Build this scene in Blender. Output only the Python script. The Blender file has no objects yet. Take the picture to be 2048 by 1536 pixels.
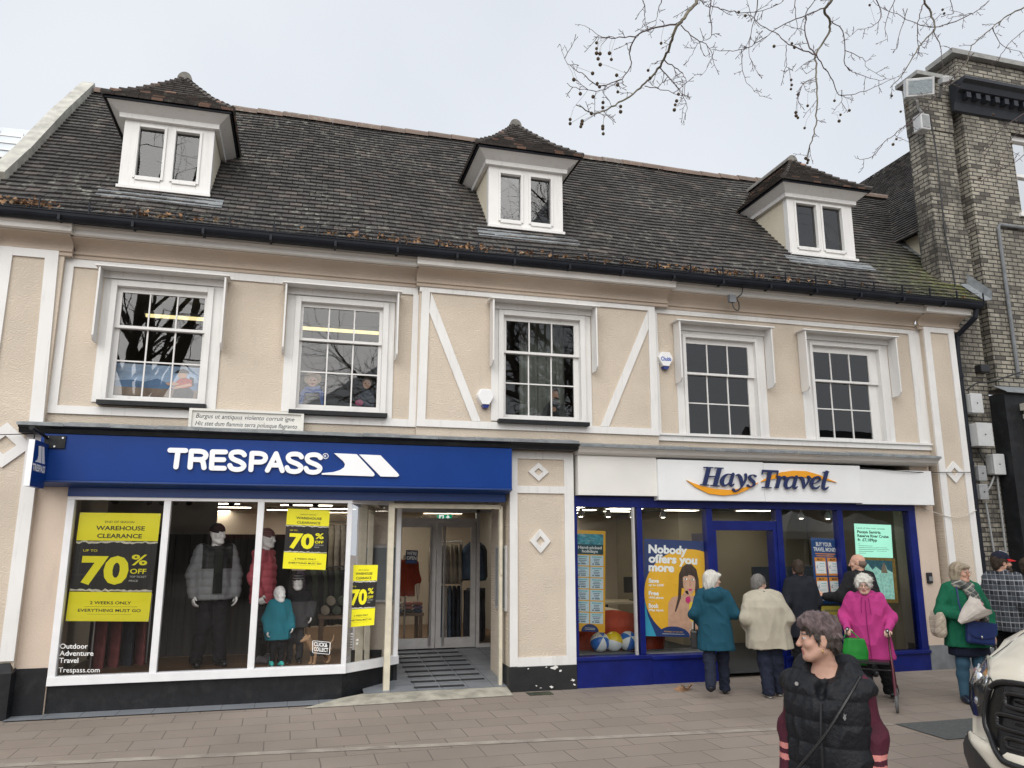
import bpy, bmesh, math, random
import numpy as np
from mathutils import Vector, Matrix, noise as mnoise
R = math.radians
random.seed(7)
scene = bpy.context.scene
COL = scene.collection

# ------------------------------------------------------------------ camera
PITCH, YAW, FOC = R(11.6), R(15.2), 1538.0 / 2048.0
CAM = Vector((0.0, -10.5, 1.95))
cd = bpy.data.cameras.new("camera"); cam = bpy.data.objects.new("camera", cd); COL.objects.link(cam)
cd.sensor_fit = 'HORIZONTAL'; cd.sensor_width = 36.0; cd.lens = 36.0 * FOC
cd.clip_start = 0.05; cd.clip_end = 2000
cam.location = CAM
FW = Vector((math.sin(YAW) * math.cos(PITCH), math.cos(YAW) * math.cos(PITCH), math.sin(PITCH)))
RT = Vector((math.cos(YAW), -math.sin(YAW), 0)); UP = RT.cross(FW)
cam.rotation_euler = Matrix((RT, UP, -FW)).transposed().to_euler()
scene.camera = cam

def at(u, v, Y=0.0):
    """point of the vertical plane Y seen at photo pixel u, v (used to take measurements)"""
    r = FW + RT * ((u - 1024) / 1538.0) - UP * ((v - 768) / 1538.0)
    return CAM + r * ((Y - CAM.y) / r.y)

# ------------------------------------------------------------------ sky, sun, exposure
SUN_EL, SUN_AZ = R(40), R(200)
world = bpy.data.worlds.new("World"); scene.world = world; world.use_nodes = True
nt = world.node_tree; nt.nodes.clear()
wo = nt.nodes.new("ShaderNodeOutputWorld"); bg = nt.nodes.new("ShaderNodeBackground")
sky = nt.nodes.new("ShaderNodeTexSky"); sky.sky_type = 'NISHITA'; sky.sun_disc = False
sky.sun_elevation = SUN_EL; sky.sun_rotation = SUN_AZ; sky.dust_density = 4.0; sky.air_density = 1.0
hs = nt.nodes.new("ShaderNodeHueSaturation"); hs.inputs['Saturation'].default_value = 0.35
mx = nt.nodes.new("ShaderNodeMix"); mx.data_type = 'RGBA'; mx.inputs[0].default_value = 0.9
tc = nt.nodes.new("ShaderNodeTexCoord"); nz = nt.nodes.new("ShaderNodeTexNoise")
nz.inputs['Scale'].default_value = 2.2; nz.inputs['Detail'].default_value = 3
cr = nt.nodes.new("ShaderNodeValToRGB")
cr.color_ramp.elements[0].position = 0.3; cr.color_ramp.elements[0].color = (3.70, 3.93, 4.27, 1)
cr.color_ramp.elements[1].position = 0.7; cr.color_ramp.elements[1].color = (4.30, 4.48, 4.76, 1)
nt.links.new(tc.outputs['Generated'], nz.inputs['Vector'])
nt.links.new(nz.outputs['Fac'], cr.inputs['Fac'])
nt.links.new(sky.outputs[0], hs.inputs['Color'])
nt.links.new(hs.outputs[0], mx.inputs[6]); nt.links.new(cr.outputs[0], mx.inputs[7])
nt.links.new(mx.outputs[2], bg.inputs['Color']); bg.inputs['Strength'].default_value = 0.1
nt.links.new(bg.outputs[0], wo.inputs['Surface'])
sl = bpy.data.lights.new("sun", 'SUN'); sl.energy = 1.5; sl.angle = R(70); sl.color = (1.0, 0.97, 0.93)
so = bpy.data.objects.new("sun", sl); COL.objects.link(so)
so.rotation_euler = Vector((math.sin(SUN_AZ) * math.cos(SUN_EL), math.cos(SUN_AZ) * math.cos(SUN_EL), math.sin(SUN_EL))).to_track_quat('Z', 'Y').to_euler()
so.location = (-6, -20, 25)
scene.view_settings.view_transform = 'Standard'; scene.view_settings.look = 'None'
scene.view_settings.exposure = 1.03; scene.view_settings.gamma = 1.0
scene.cycles.max_bounces = 8; scene.cycles.transparent_max_bounces = 16
scene.cycles.sample_clamp_indirect = 4.0

# ------------------------------------------------------------------ materials
MATS = {}
def lin(c):
    """sRGB 0-255 -> linear"""
    return tuple(((x / 255) / 12.92 if x / 255 <= .04045 else ((x / 255 + .055) / 1.055) ** 2.4) for x in c)
def mat(name, col, rough=0.6, var=0.12, scale=6.0, bump=0.0, bscale=40.0, metal=0.0, spec=0.5, emit=None, coat=0.0,
        stain=None, stain_amt=0.0, stretch=(1, 1, 1), detail=4):
    """procedural painted / plain surface: base colour with a little noise variation, optional second colour in patches, bump"""
    if name in MATS: return MATS[name]
    m = bpy.data.materials.new(name); m.use_nodes = True; MATS[name] = m
    n = m.node_tree; b = n.nodes['Principled BSDF']
    b.inputs['Roughness'].default_value = rough; b.inputs['Metallic'].default_value = metal
    b.inputs['Specular IOR Level'].default_value = spec; b.inputs['Coat Weight'].default_value = coat
    c = tuple(col)[:3]
    b.inputs['Base Color'].default_value = (*c, 1)
    if emit:
        b.inputs['Emission Color'].default_value = (*c, 1); b.inputs['Emission Strength'].default_value = emit
    t = n.nodes.new('ShaderNodeTexCoord'); mp = n.nodes.new('ShaderNodeMapping'); mp.inputs['Scale'].default_value = stretch
    n.links.new(t.outputs['Object'], mp.inputs['Vector'])
    last = None
    if var > 0:
        z = n.nodes.new('ShaderNodeTexNoise'); z.inputs['Scale'].default_value = scale; z.inputs['Detail'].default_value = detail
        n.links.new(mp.outputs[0], z.inputs['Vector'])
        r = n.nodes.new('ShaderNodeValToRGB'); e = r.color_ramp.elements
        e[0].position, e[1].position = .3, .7
        e[0].color = (*[x * (1 - var) for x in c], 1); e[1].color = (*[min(1, x * (1 + var)) for x in c], 1)
        n.links.new(z.outputs['Fac'], r.inputs['Fac']); last = r.outputs[0]
    if stain is not None:
        z2 = n.nodes.new('ShaderNodeTexNoise'); z2.inputs['Scale'].default_value = scale * .6; z2.inputs['Detail'].default_value = 8
        z2.inputs['Roughness'].default_value = .7
        n.links.new(mp.outputs[0], z2.inputs['Vector'])
        r2 = n.nodes.new('ShaderNodeValToRGB'); r2.color_ramp.elements[0].position = .52; r2.color_ramp.elements[1].position = .72
        r2.color_ramp.elements[1].color = (stain_amt,) * 3 + (1,)
        n.links.new(z2.outputs['Fac'], r2.inputs['Fac'])
        q = n.nodes.new('ShaderNodeMix'); q.data_type = 'RGBA'; n.links.new(r2.outputs[0], q.inputs[0])
        if last: n.links.new(last, q.inputs[6])
        else: q.inputs[6].default_value = (*c, 1)
        q.inputs[7].default_value = (*stain, 1); last = q.outputs[2]
    if last: n.links.new(last, b.inputs['Base Color'])
    if bump > 0:
        z3 = n.nodes.new('ShaderNodeTexNoise'); z3.inputs['Scale'].default_value = bscale; z3.inputs['Detail'].default_value = 4
        n.links.new(mp.outputs[0], z3.inputs['Vector'])
        bm_ = n.nodes.new('ShaderNodeBump'); bm_.inputs['Strength'].default_value = bump; bm_.inputs['Distance'].default_value = .02
        n.links.new(z3.outputs['Fac'], bm_.inputs['Height']); n.links.new(bm_.outputs[0], b.inputs['Normal'])
    return m
def nodes_of(name, rough=.6):
    m = bpy.data.materials.new(name); m.use_nodes = True; MATS[name] = m
    b = m.node_tree.nodes['Principled BSDF']; b.inputs['Roughness'].default_value = rough
    return m, m.node_tree, b
def nd(n, typ, **kw):
    x = n.nodes.new('ShaderNode' + typ)
    for k, v in kw.items():
        if k in x.inputs: x.inputs[k].default_value = v
        else: setattr(x, k, v)
    return x
def ramp(n, fac, stops):
    r = n.nodes.new('ShaderNodeValToRGB'); e = r.color_ramp.elements
    while len(e) < len(stops): e.new(.5)
    for k, (p, c) in enumerate(stops):
        e[k].position = p; e[k].color = (*c, 1) if len(c) == 3 else c
    n.links.new(fac, r.inputs['Fac']); return r.outputs[0]
def mixc(n, fac, a, b, mode='MIX'):
    q = n.nodes.new('ShaderNodeMix'); q.data_type = 'RGBA'; q.blend_type = mode
    for sock, v in ((q.inputs[0], fac), (q.inputs[6], a), (q.inputs[7], b)):
        if hasattr(v, 'links') or isinstance(v, bpy.types.NodeSocket): n.links.new(v, sock)
        elif isinstance(v, (int, float)): sock.default_value = v
        else: sock.default_value = (*v, 1)
    return q.outputs[2]
def glass(name, tint=(1, 1, 1), boost=1.7, rough=0.0):
    if name in MATS: return MATS[name]
    m = bpy.data.materials.new(name); m.use_nodes = True; MATS[name] = m
    n = m.node_tree; n.nodes.clear()
    o = nd(n, 'OutputMaterial'); tr = nd(n, 'BsdfTransparent'); gl = nd(n, 'BsdfGlossy'); mxs = nd(n, 'MixShader'); fr = nd(n, 'Fresnel')
    fr.inputs['IOR'].default_value = 1.5; tr.inputs[0].default_value = (*tint, 1); gl.inputs['Roughness'].default_value = rough
    ml = nd(n, 'Math'); ml.operation = 'MULTIPLY'; ml.inputs[1].default_value = boost; ml.use_clamp = True
    tcx = nd(n, 'TexCoord'); z = nd(n, 'TexNoise', Scale=1.6); bp = nd(n, 'Bump', Strength=.02, Distance=.05)   # old panes are never quite flat
    n.links.new(tcx.outputs['Object'], z.inputs['Vector']); n.links.new(z.outputs['Fac'], bp.inputs['Height']); n.links.new(bp.outputs[0], gl.inputs['Normal'])
    n.links.new(fr.outputs[0], ml.inputs[0]); n.links.new(ml.outputs[0], mxs.inputs[0]); n.links.new(tr.outputs[0], mxs.inputs[1]); n.links.new(gl.outputs[0], mxs.inputs[2])
    n.links.new(mxs.outputs[0], o.inputs[0]); return m

# ------------------------------------------------------------------ geometry helpers
def world_of(o):
    v = Vector((0, 0, 0))
    while o: v += o.location; o = o.parent
    return v
class G:
    """collects shapes (world coordinates) and links them as ONE mesh object"""
    def __init__(s): s.v, s.f, s.m = [], [], []
    def add(s, vs, fs, m=0):
        k = len(s.v); s.v += [tuple(p) for p in vs]; s.f += [tuple(i + k for i in f) for f in fs]; s.m += [m] * len(fs); return s
    def poly(s, pts, m=0): return s.add(pts, [tuple(range(len(pts)))], m)
    def box(s, x0, x1, y0, y1, z0, z1, m=0):
        return s.add([(x0, y0, z0), (x1, y0, z0), (x1, y1, z0), (x0, y1, z0), (x0, y0, z1), (x1, y0, z1), (x1, y1, z1), (x0, y1, z1)],
                     [(0, 3, 2, 1), (4, 5, 6, 7), (0, 1, 5, 4), (1, 2, 6, 5), (2, 3, 7, 6), (3, 0, 4, 7)], m)
    def prism(s, pts, d, m=0):
        """planar polygon pts (3D) pushed along vector d"""
        d = Vector(d); n = len(pts); b = [Vector(p) + d for p in pts]
        return s.add(list(pts) + b, [tuple(range(n)), tuple(range(2 * n - 1, n - 1, -1))] + [(i, i + n, (i + 1) % n + n, (i + 1) % n) for i in range(n)], m)
    def xz(s, pts, y0, y1, m=0): return s.prism([(p[0], y0, p[1]) for p in pts], (0, y1 - y0, 0), m)
    def beam(s, a, b, w, h, up=(0, 0, 1), m=0):
        a, b = Vector(a), Vector(b); d = (b - a).normalized(); up = Vector(up)
        x = d.cross(up).normalized() * (w / 2); y = x.cross(d).normalized() * (h / 2)
        q = [a - x - y, a + x - y, a + x + y, a - x + y]
        return s.prism(q, b - a, m)
    def tube(s, pts, r, n=8, m=0, cap=True):
        pts = [Vector(p) for p in pts]; rs = r if isinstance(r, (list, tuple)) else [r] * len(pts)
        k = len(s.v); ref = None; vs = []
        for i, p in enumerate(pts):
            d = (pts[min(i + 1, len(pts) - 1)] - pts[max(i - 1, 0)])
            d = d.normalized() if d.length > 1e-9 else Vector((0, 0, 1))
            if ref is None: ref = d.orthogonal().normalized()
            else:
                ref = (ref - d * ref.dot(d)); ref = ref.normalized() if ref.length > 1e-6 else d.orthogonal().normalized()
            w = d.cross(ref)
            for j in range(n):
                a = 2 * math.pi * j / n; vs.append(p + (ref * math.cos(a) + w * math.sin(a)) * rs[i])
        fs = [(i * n + j, i * n + (j + 1) % n, (i + 1) * n + (j + 1) % n, (i + 1) * n + j) for i in range(len(pts) - 1) for j in range(n)]
        if cap: fs += [tuple(range(n - 1, -1, -1)), tuple((len(pts) - 1) * n + j for j in range(n))]
        return s.add(vs, fs, m)
    def ball(s, c, r, n=10, m=0, sq=(1, 1, 1)):
        vs, fs = [(c[0], c[1], c[2] + r * sq[2])], []
        k = max(4, n // 2)
        for i in range(1, k):
            t = math.pi * i / k
            for j in range(n):
                a = 2 * math.pi * j / n; vs.append((c[0] + r * sq[0] * math.sin(t) * math.cos(a), c[1] + r * sq[1] * math.sin(t) * math.sin(a), c[2] + r * sq[2] * math.cos(t)))
        vs.append((c[0], c[1], c[2] - r * sq[2])); e = len(vs) - 1
        for j in range(n): fs.append((0, 1 + j, 1 + (j + 1) % n)); fs.append((e, e - n + (j + 1) % n, e - n + j))
        for i in range(k - 2):
            for j in range(n): a = 1 + i * n; fs.append((a + j, a + n + j, a + n + (j + 1) % n, a + (j + 1) % n))
        return s.add(vs, fs, m)
    def lathe(s, prof, c, n=16, m=0, axis='z'):
        vs = []
        for (r, h) in prof:
            for j in range(n):
                a = 2 * math.pi * j / n; x, y = r * math.cos(a), r * math.sin(a)
                vs.append({'z': (c[0] + x, c[1] + y, c[2] + h), 'x': (c[0] + h, c[1] + x, c[2] + y), 'y': (c[0] + x, c[1] + h, c[2] + y)}[axis])
        L = len(prof)
        fs = [(i * n + j, i * n + (j + 1) % n, (i + 1) * n + (j + 1) % n, (i + 1) * n + j) for i in range(L - 1) for j in range(n)]
        fs += [tuple(range(n - 1, -1, -1)), tuple((L - 1) * n + j for j in range(n))]
        return s.add(vs, fs, m)
    def xform(s, M):
        s.v = [tuple(M @ Vector(p)) for p in s.v]; return s
    def build(s, name, mats, parent=None, smooth=False, label=None, cat=None, group=None, kind=None, bevel=0, base=True, fix=True):
        me = bpy.data.meshes.new(name)
        if not isinstance(mats, (list, tuple)): mats = [mats]
        V = [Vector(p) for p in s.v]
        if parent is not None: off = world_of(parent)
        elif base and V:
            xs = [p.x for p in V]; ys = [p.y for p in V]; zs = [p.z for p in V]
            off = Vector(((min(xs) + max(xs)) / 2, (min(ys) + max(ys)) / 2, min(zs)))
        else: off = Vector((0, 0, 0))
        me.from_pydata([tuple(p - off) for p in V], [], s.f)
        for q in mats: me.materials.append(q)
        me.polygons.foreach_set('material_index', s.m)
        if fix:
            b = bmesh.new(); b.from_mesh(me); bmesh.ops.recalc_face_normals(b, faces=b.faces); b.to_mesh(me); b.free()
        if smooth: me.polygons.foreach_set('use_smooth', [True] * len(me.polygons))
        me.update()
        o = bpy.data.objects.new(name, me); COL.objects.link(o)
        if parent is not None: o.parent = parent
        else: o.location = off
        if bevel:
            bv = o.modifiers.new('bevel', 'BEVEL'); bv.width = bevel; bv.segments = 2; bv.limit_method = 'ANGLE'; bv.angle_limit = R(40)
        tag(o, label, cat, group, kind); return o
def tag(o, label=None, cat=None, group=None, kind=None):
    if label: o['label'] = label
    if cat: o['category'] = cat
    if group: o['group'] = group
    if kind: o['kind'] = kind
    return o
def thing(name, label, cat, loc=(0, 0, 0), group=None):
    o = bpy.data.objects.new(name, None); o.empty_display_size = .2; o.location = loc; COL.objects.link(o)
    return tag(o, label, cat, group)
def copy_tree(o, loc=None, rotz=None, label=None, group=None, parent=None):
    c = o.copy(); COL.objects.link(c)
    if parent is not None: c.parent = parent
    if loc is not None: c.location = loc
    if rotz is not None: c.rotation_euler = (0, 0, rotz)
    if label: c['label'] = label
    if group: c['group'] = group
    for ch in o.children: copy_tree(ch, parent=c)
    return c
def bez(p, n=8):
    """polyline through control points (Catmull-Rom)"""
    p = [Vector(q) for q in p]; out = []
    for i in range(len(p) - 1):
        a, b, c, d = p[max(i - 1, 0)], p[i], p[i + 1], p[min(i + 2, len(p) - 1)]
        for k in range(n):
            t = k / n; out.append(.5 * ((2 * b) + (c - a) * t + (2 * a - 5 * b + 4 * c - d) * t * t + (3 * b - a - 3 * c + d) * t ** 3))
    out.append(p[-1]); return out

# lettering: Blender's built-in font turned into mesh faces
def text_faces(s, size=1.0, bold=0.0, shear=0.0, spacing=1.0, align='LEFT', res=3):
    c = bpy.data.curves.new('t', 'FONT'); c.body = s; c.size = size; c.offset = bold; c.shear = shear
    c.space_character = spacing; c.align_x = align; c.resolution_u = res; c.fill_mode = 'FRONT'
    o = bpy.data.objects.new('t', c); COL.objects.link(o)
    dg = bpy.context.evaluated_depsgraph_get(); me = bpy.data.meshes.new_from_object(o.evaluated_get(dg))
    vs = [(v.co.x, v.co.y) for v in me.vertices]; fs = [tuple(p.vertices) for p in me.polygons]
    bpy.data.objects.remove(o); bpy.data.curves.remove(c); bpy.data.meshes.remove(me)
    return vs, fs
def put_text(g, s, o, ux, uz, h, width=None, m=0, lift=None, align='LEFT', d=0.0, **kw):
    """text of cap height h at point o; ux, uz unit directions; stretched to width when given"""
    vs, fs = text_faces(s, 1.0, **kw)
    if not vs: return
    x0 = min(v[0] for v in vs); x1 = max(v[0] for v in vs); cap = .72
    k = h / cap; kx = k if width is None else width / (x1 - x0)
    sh = {'LEFT': 0, 'CENTER': -(x1 - x0) / 2, 'RIGHT': -(x1 - x0)}[align]
    o, ux, uz = Vector(o), Vector(ux), Vector(uz); nrm = ux.cross(uz) if lift is None else Vector(lift)
    P = [o + ux * ((v[0] - x0 + sh) * kx) + uz * (v[1] * k) for v in vs]
    if d == 0: g.add(P, fs, m)
    else:
        n = len(P); g.add(P + [p + nrm * d for p in P], [tuple(i + n for i in f) for f in fs], m)
        edge = {}
        for f in fs:
            for i in range(len(f)):
                a, b = f[i], f[(i + 1) % len(f)]
                edge[(a, b)] = edge.get((a, b), 0) + 1
        g.add(P + [p + nrm * d for p in P], [(a, b, b + n, a + n) for (a, b) in edge if (b, a) not in edge], m)
def stroke(pts, w, cap_round=True, n=8):
    """outline polygons of a pen stroke: list of convex 2D polygons (segments and joints); w number or per-point list"""
    ws = w if isinstance(w, (list, tuple)) else [w] * len(pts)
    out = []
    for i in range(len(pts) - 1):
        a, b = Vector(pts[i]), Vector(pts[i + 1]); d = b - a
        if d.length < 1e-9: continue
        q = Vector((-d.y, d.x)).normalized()
        out.append([a + q * ws[i] / 2, a - q * ws[i] / 2, b - q * ws[i + 1] / 2, b + q * ws[i + 1] / 2])
    rng = range(len(pts)) if cap_round else range(1, len(pts) - 1)
    for i in rng:
        out.append([Vector((pts[i][0] + math.cos(2 * math.pi * k / (2 * n)) * ws[i] / 2, pts[i][1] + math.sin(2 * math.pi * k / (2 * n)) * ws[i] / 2)) for k in range(2 * n)])
    return out
def outline_strip(pts, w):
    """one ribbon outline (left side + right side) for a pen stroke, no caps"""
    ws = w if isinstance(w, (list, tuple)) else [w] * len(pts)
    L, Rr = [], []
    for i, p in enumerate(pts):
        a = Vector(pts[max(i - 1, 0)]); b = Vector(pts[min(i + 1, len(pts) - 1)]); d = (b - a).normalized(); q = Vector((-d.y, d.x))
        L.append(Vector(p) + q * ws[i] / 2); Rr.append(Vector(p) - q * ws[i] / 2)
    return L, Rr
# ------------------------------------------------------------------ surfaces
CREAM = (0.575, 0.496, 0.402)
def plaster(name, fan, col=CREAM):
    """painted render; fan > 0 adds combed pargeting fans in relief"""
    m, n, b = nodes_of(name, .75)
    t = nd(n, 'TexCoord'); z = nd(n, 'TexNoise', Scale=1.3, Detail=6.0); n.links.new(t.outputs['Object'], z.inputs['Vector'])
    c = ramp(n, z.outputs['Fac'], [(.3, [x * .90 for x in col]), (.7, [min(1, x * 1.06) for x in col])])
    mp = nd(n, 'Mapping'); mp.inputs['Scale'].default_value = (3.0, 3.0, .5); n.links.new(t.outputs['Object'], mp.inputs['Vector'])
    z2 = nd(n, 'TexNoise', Scale=2.0, Detail=8.0, Roughness=.7); n.links.new(mp.outputs[0], z2.inputs['Vector'])
    f = ramp(n, z2.outputs['Fac'], [(.58, (0, 0, 0)), (.8, (.35, .35, .35))])
    c = mixc(n, f, c, [x * .62 for x in col])
    n.links.new(c, b.inputs['Base Color'])
    bp = nd(n, 'Bump', Strength=.55, Distance=.012)
    z3 = nd(n, 'TexNoise', Scale=55.0, Detail=3.0); n.links.new(t.outputs['Object'], z3.inputs['Vector'])
    if fan:
        mp2 = nd(n, 'Mapping'); mp2.inputs['Scale'].default_value = (1, .05, 2.1); n.links.new(t.outputs['Object'], mp2.inputs['Vector'])
        zz = nd(n, 'TexNoise', Scale=9.0, Detail=2.0); n.links.new(mp2.outputs[0], zz.inputs['Vector'])
        add = mixc(n, .07, mp2.outputs[0], zz.outputs['Color'], 'ADD')
        vo = nd(n, 'TexVoronoi', Scale=9.0, Randomness=.9); n.links.new(add, vo.inputs['Vector'])
        w = nd(n, 'Math'); w.operation = 'MULTIPLY'; w.inputs[1].default_value = 24.0; n.links.new(vo.outputs['Distance'], w.inputs[0])
        sn = nd(n, 'Math'); sn.operation = 'SINE'; n.links.new(w.outputs[0], sn.inputs[0])
        hgt = mixc(n, .4, sn.outputs[0], z3.outputs['Fac']); n.links.new(hgt, bp.inputs['Height']); bp.inputs['Strength'].default_value = fan
    else: n.links.new(z3.outputs['Fac'], bp.inputs['Height'])
    n.links.new(bp.outputs[0], b.inputs['Normal']); return m
M_plaster = plaster('cream_plaster', 0)
M_parget = plaster('cream_pargeting', .30)
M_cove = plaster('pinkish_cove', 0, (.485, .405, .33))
def white_wood(name, col=(.74, .73, .71), dirt=.35, grain=(14, 14, 1.2)):
    m, n, b = nodes_of(name, .5)
    t = nd(n, 'TexCoord'); mp = nd(n, 'Mapping'); mp.inputs['Scale'].default_value = grain; n.links.new(t.outputs['Object'], mp.inputs['Vector'])
    z = nd(n, 'TexNoise', Scale=1.0, Detail=8.0, Roughness=.68); n.links.new(mp.outputs[0], z.inputs['Vector'])
    z1 = nd(n, 'TexNoise', Scale=2.5, Detail=5.0); n.links.new(t.outputs['Object'], z1.inputs['Vector'])
    c = ramp(n, z1.outputs['Fac'], [(.3, [x * .93 for x in col]), (.7, col)])
    f = ramp(n, z.outputs['Fac'], [(.54, (0, 0, 0)), (.78, (dirt, dirt, dirt))])
    c = mixc(n, f, c, (.27, .24, .20)); n.links.new(c, b.inputs['Base Color'])
    bp = nd(n, 'Bump', Strength=.25, Distance=.006); n.links.new(z.outputs['Fac'], bp.inputs['Height']); n.links.new(bp.outputs[0], b.inputs['Normal'])
    return m
M_white = white_wood('white_paint', dirt=.32)
M_whitex = white_wood('weathered_white_paint', (.64, .62, .585), .6, (1.2, 14, 14))
M_whitew = white_wood('white_window_paint', (.72, .71, .69), .30)
M_frame = mat('white_shop_frame', (.76, .76, .77), .35, .04)
M_black = mat('black_gloss_paint', (.010, .011, .013), .5, .3, 9, bump=.05, stain=(.07, .07, .07), stain_amt=.25, spec=.3)
M_chip = mat('chipped_black_paint', (.014, .015, .016), .45, .3, 5, bump=.1, stain=(.55, .55, .53), stain_amt=0.0)
M_gutter = mat('black_gutter', (.008, .010, .016), .55, .3, 4, spec=.25)
M_lead = mat('lead_flashing', (.19, .205, .215), .55, .25, 7, bump=.25, bscale=9, stain=(.38, .40, .40), stain_amt=.6)
M_blue = mat('sign_blue', (.003, .036, .20), .35, .05, 3, spec=.25)
M_bluedk = mat('sign_blue_shaded', (.005, .035, .16), .4, .05, 3)  # darker copy of sign blue: shade on the recessed band put into the colour
M_hblue = mat('shopfront_blue', (.004, .011, .125), .35, .2, 4, stain=(.02, .035, .2), stain_amt=.3, spec=.35)
M_hboard = mat('white_sign_panel', (.76, .77, .77), .35, .03, 2)
M_hboard2 = mat('offwhite_sign_panel', (.72, .71, .67), .45, .04, 2)
M_letter = mat('white_letter', (.86, .86, .87), .35, .02)
M_glass = glass('window_glass', boost=.9); M_glass_up = glass('old_window_glass', (.84, .86, .86), 2.1)
M_glass_h = glass('shop_glass', (.92, .94, .94), .9)
M_creampost = mat('cream_metal', (.62, .57, .45), .45, .12, 8)
M_alu = mat('satin_aluminium', (.55, .54, .53), .38, .08, 8, metal=.35)
M_steel = mat('brushed_steel', (.6, .6, .6), .3, .05, 8, metal=.9)
M_dark = mat('dark_metal', (.015, .015, .016), .45, .2)
M_greyplinth = mat('grey_plinth', (.17, .18, .19), .7, .2, 6)
def tiles_mat(name, a, b_, c_, lich=.5, moss=False):
    m, n, b = nodes_of(name, .85)
    g = nd(n, 'NewGeometry'); t = nd(n, 'TexCoord')
    c = ramp(n, g.outputs['Random Per Island'], [(0, a), (.45, b_), (.86, b_), (.9, c_), (1, c_)])
    z = nd(n, 'TexNoise', Scale=1.1, Detail=7.0, Roughness=.7); n.links.new(t.outputs['Object'], z.inputs['Vector'])
    c = mixc(n, ramp(n, z.outputs['Fac'], [(.35, (.55, .55, .55)), (.65, (0, 0, 0))]), c, [x * .45 for x in b_])
    z2 = nd(n, 'TexNoise', Scale=9.0, Detail=6.0, Roughness=.75); n.links.new(t.outputs['Object'], z2.inputs['Vector'])
    mpx = nd(n, 'TexNoise', Scale=.55, Detail=3.0); n.links.new(t.outputs['Object'], mpx.inputs['Vector'])
    f = mixc(n, 1.0, ramp(n, z2.outputs['Fac'], [(.54, (0, 0, 0)), (.64, (lich,) * 3)]), ramp(n, mpx.outputs['Fac'], [(.40, (.08,) * 3), (.62, (1, 1, 1))]), 'MULTIPLY')
    c = mixc(n, f, c, (.36, .37, .31))
    if moss:
        sp = nd(n, 'SeparateXYZ'); n.links.new(t.outputs['Object'], sp.inputs[0])
        # damp corner by the valley where moss has taken hold
        q = nd(n, 'MapRange'); q.inputs[1].default_value = 9.2; q.inputs[2].default_value = 11.0; n.links.new(sp.outputs[0], q.inputs[0])
        h = nd(n, 'MapRange'); h.inputs[1].default_value = 7.6; h.inputs[2].default_value = 6.4; n.links.new(sp.outputs[2], h.inputs[0])
        mm = nd(n, 'Math'); mm.operation = 'MULTIPLY'; n.links.new(q.outputs[0], mm.inputs[0]); n.links.new(h.outputs[0], mm.inputs[1])
        m2 = nd(n, 'Math'); m2.operation = 'MULTIPLY'; n.links.new(mm.outputs[0], m2.inputs[0])
        n.links.new(ramp(n, z2.outputs['Fac'], [(.38, (0, 0, 0)), (.6, (1, 1, 1))]), m2.inputs[1])
        c = mixc(n, m2.outputs[0], c, (.13, .14, .03))
    n.links.new(c, b.inputs['Base Color'])
    bp = nd(n, 'Bump', Strength=.3, Distance=.01); n.links.new(z2.outputs['Fac'], bp.inputs['Height']); n.links.new(bp.outputs[0], b.inputs['Normal'])
    return m
M_tile = tiles_mat('old_clay_tiles', (.042, .039, .037), (.070, .064, .060), (.12, .10, .088), .6, True)
M_tiled = tiles_mat('dormer_clay_tiles', (.055, .048, .044), (.085, .073, .066), (.32, .20, .15), .3)
M_ridge = tiles_mat('terracotta_ridge', (.155, .115, .092), (.20, .145, .115), (.16, .13, .11), .6)
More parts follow.
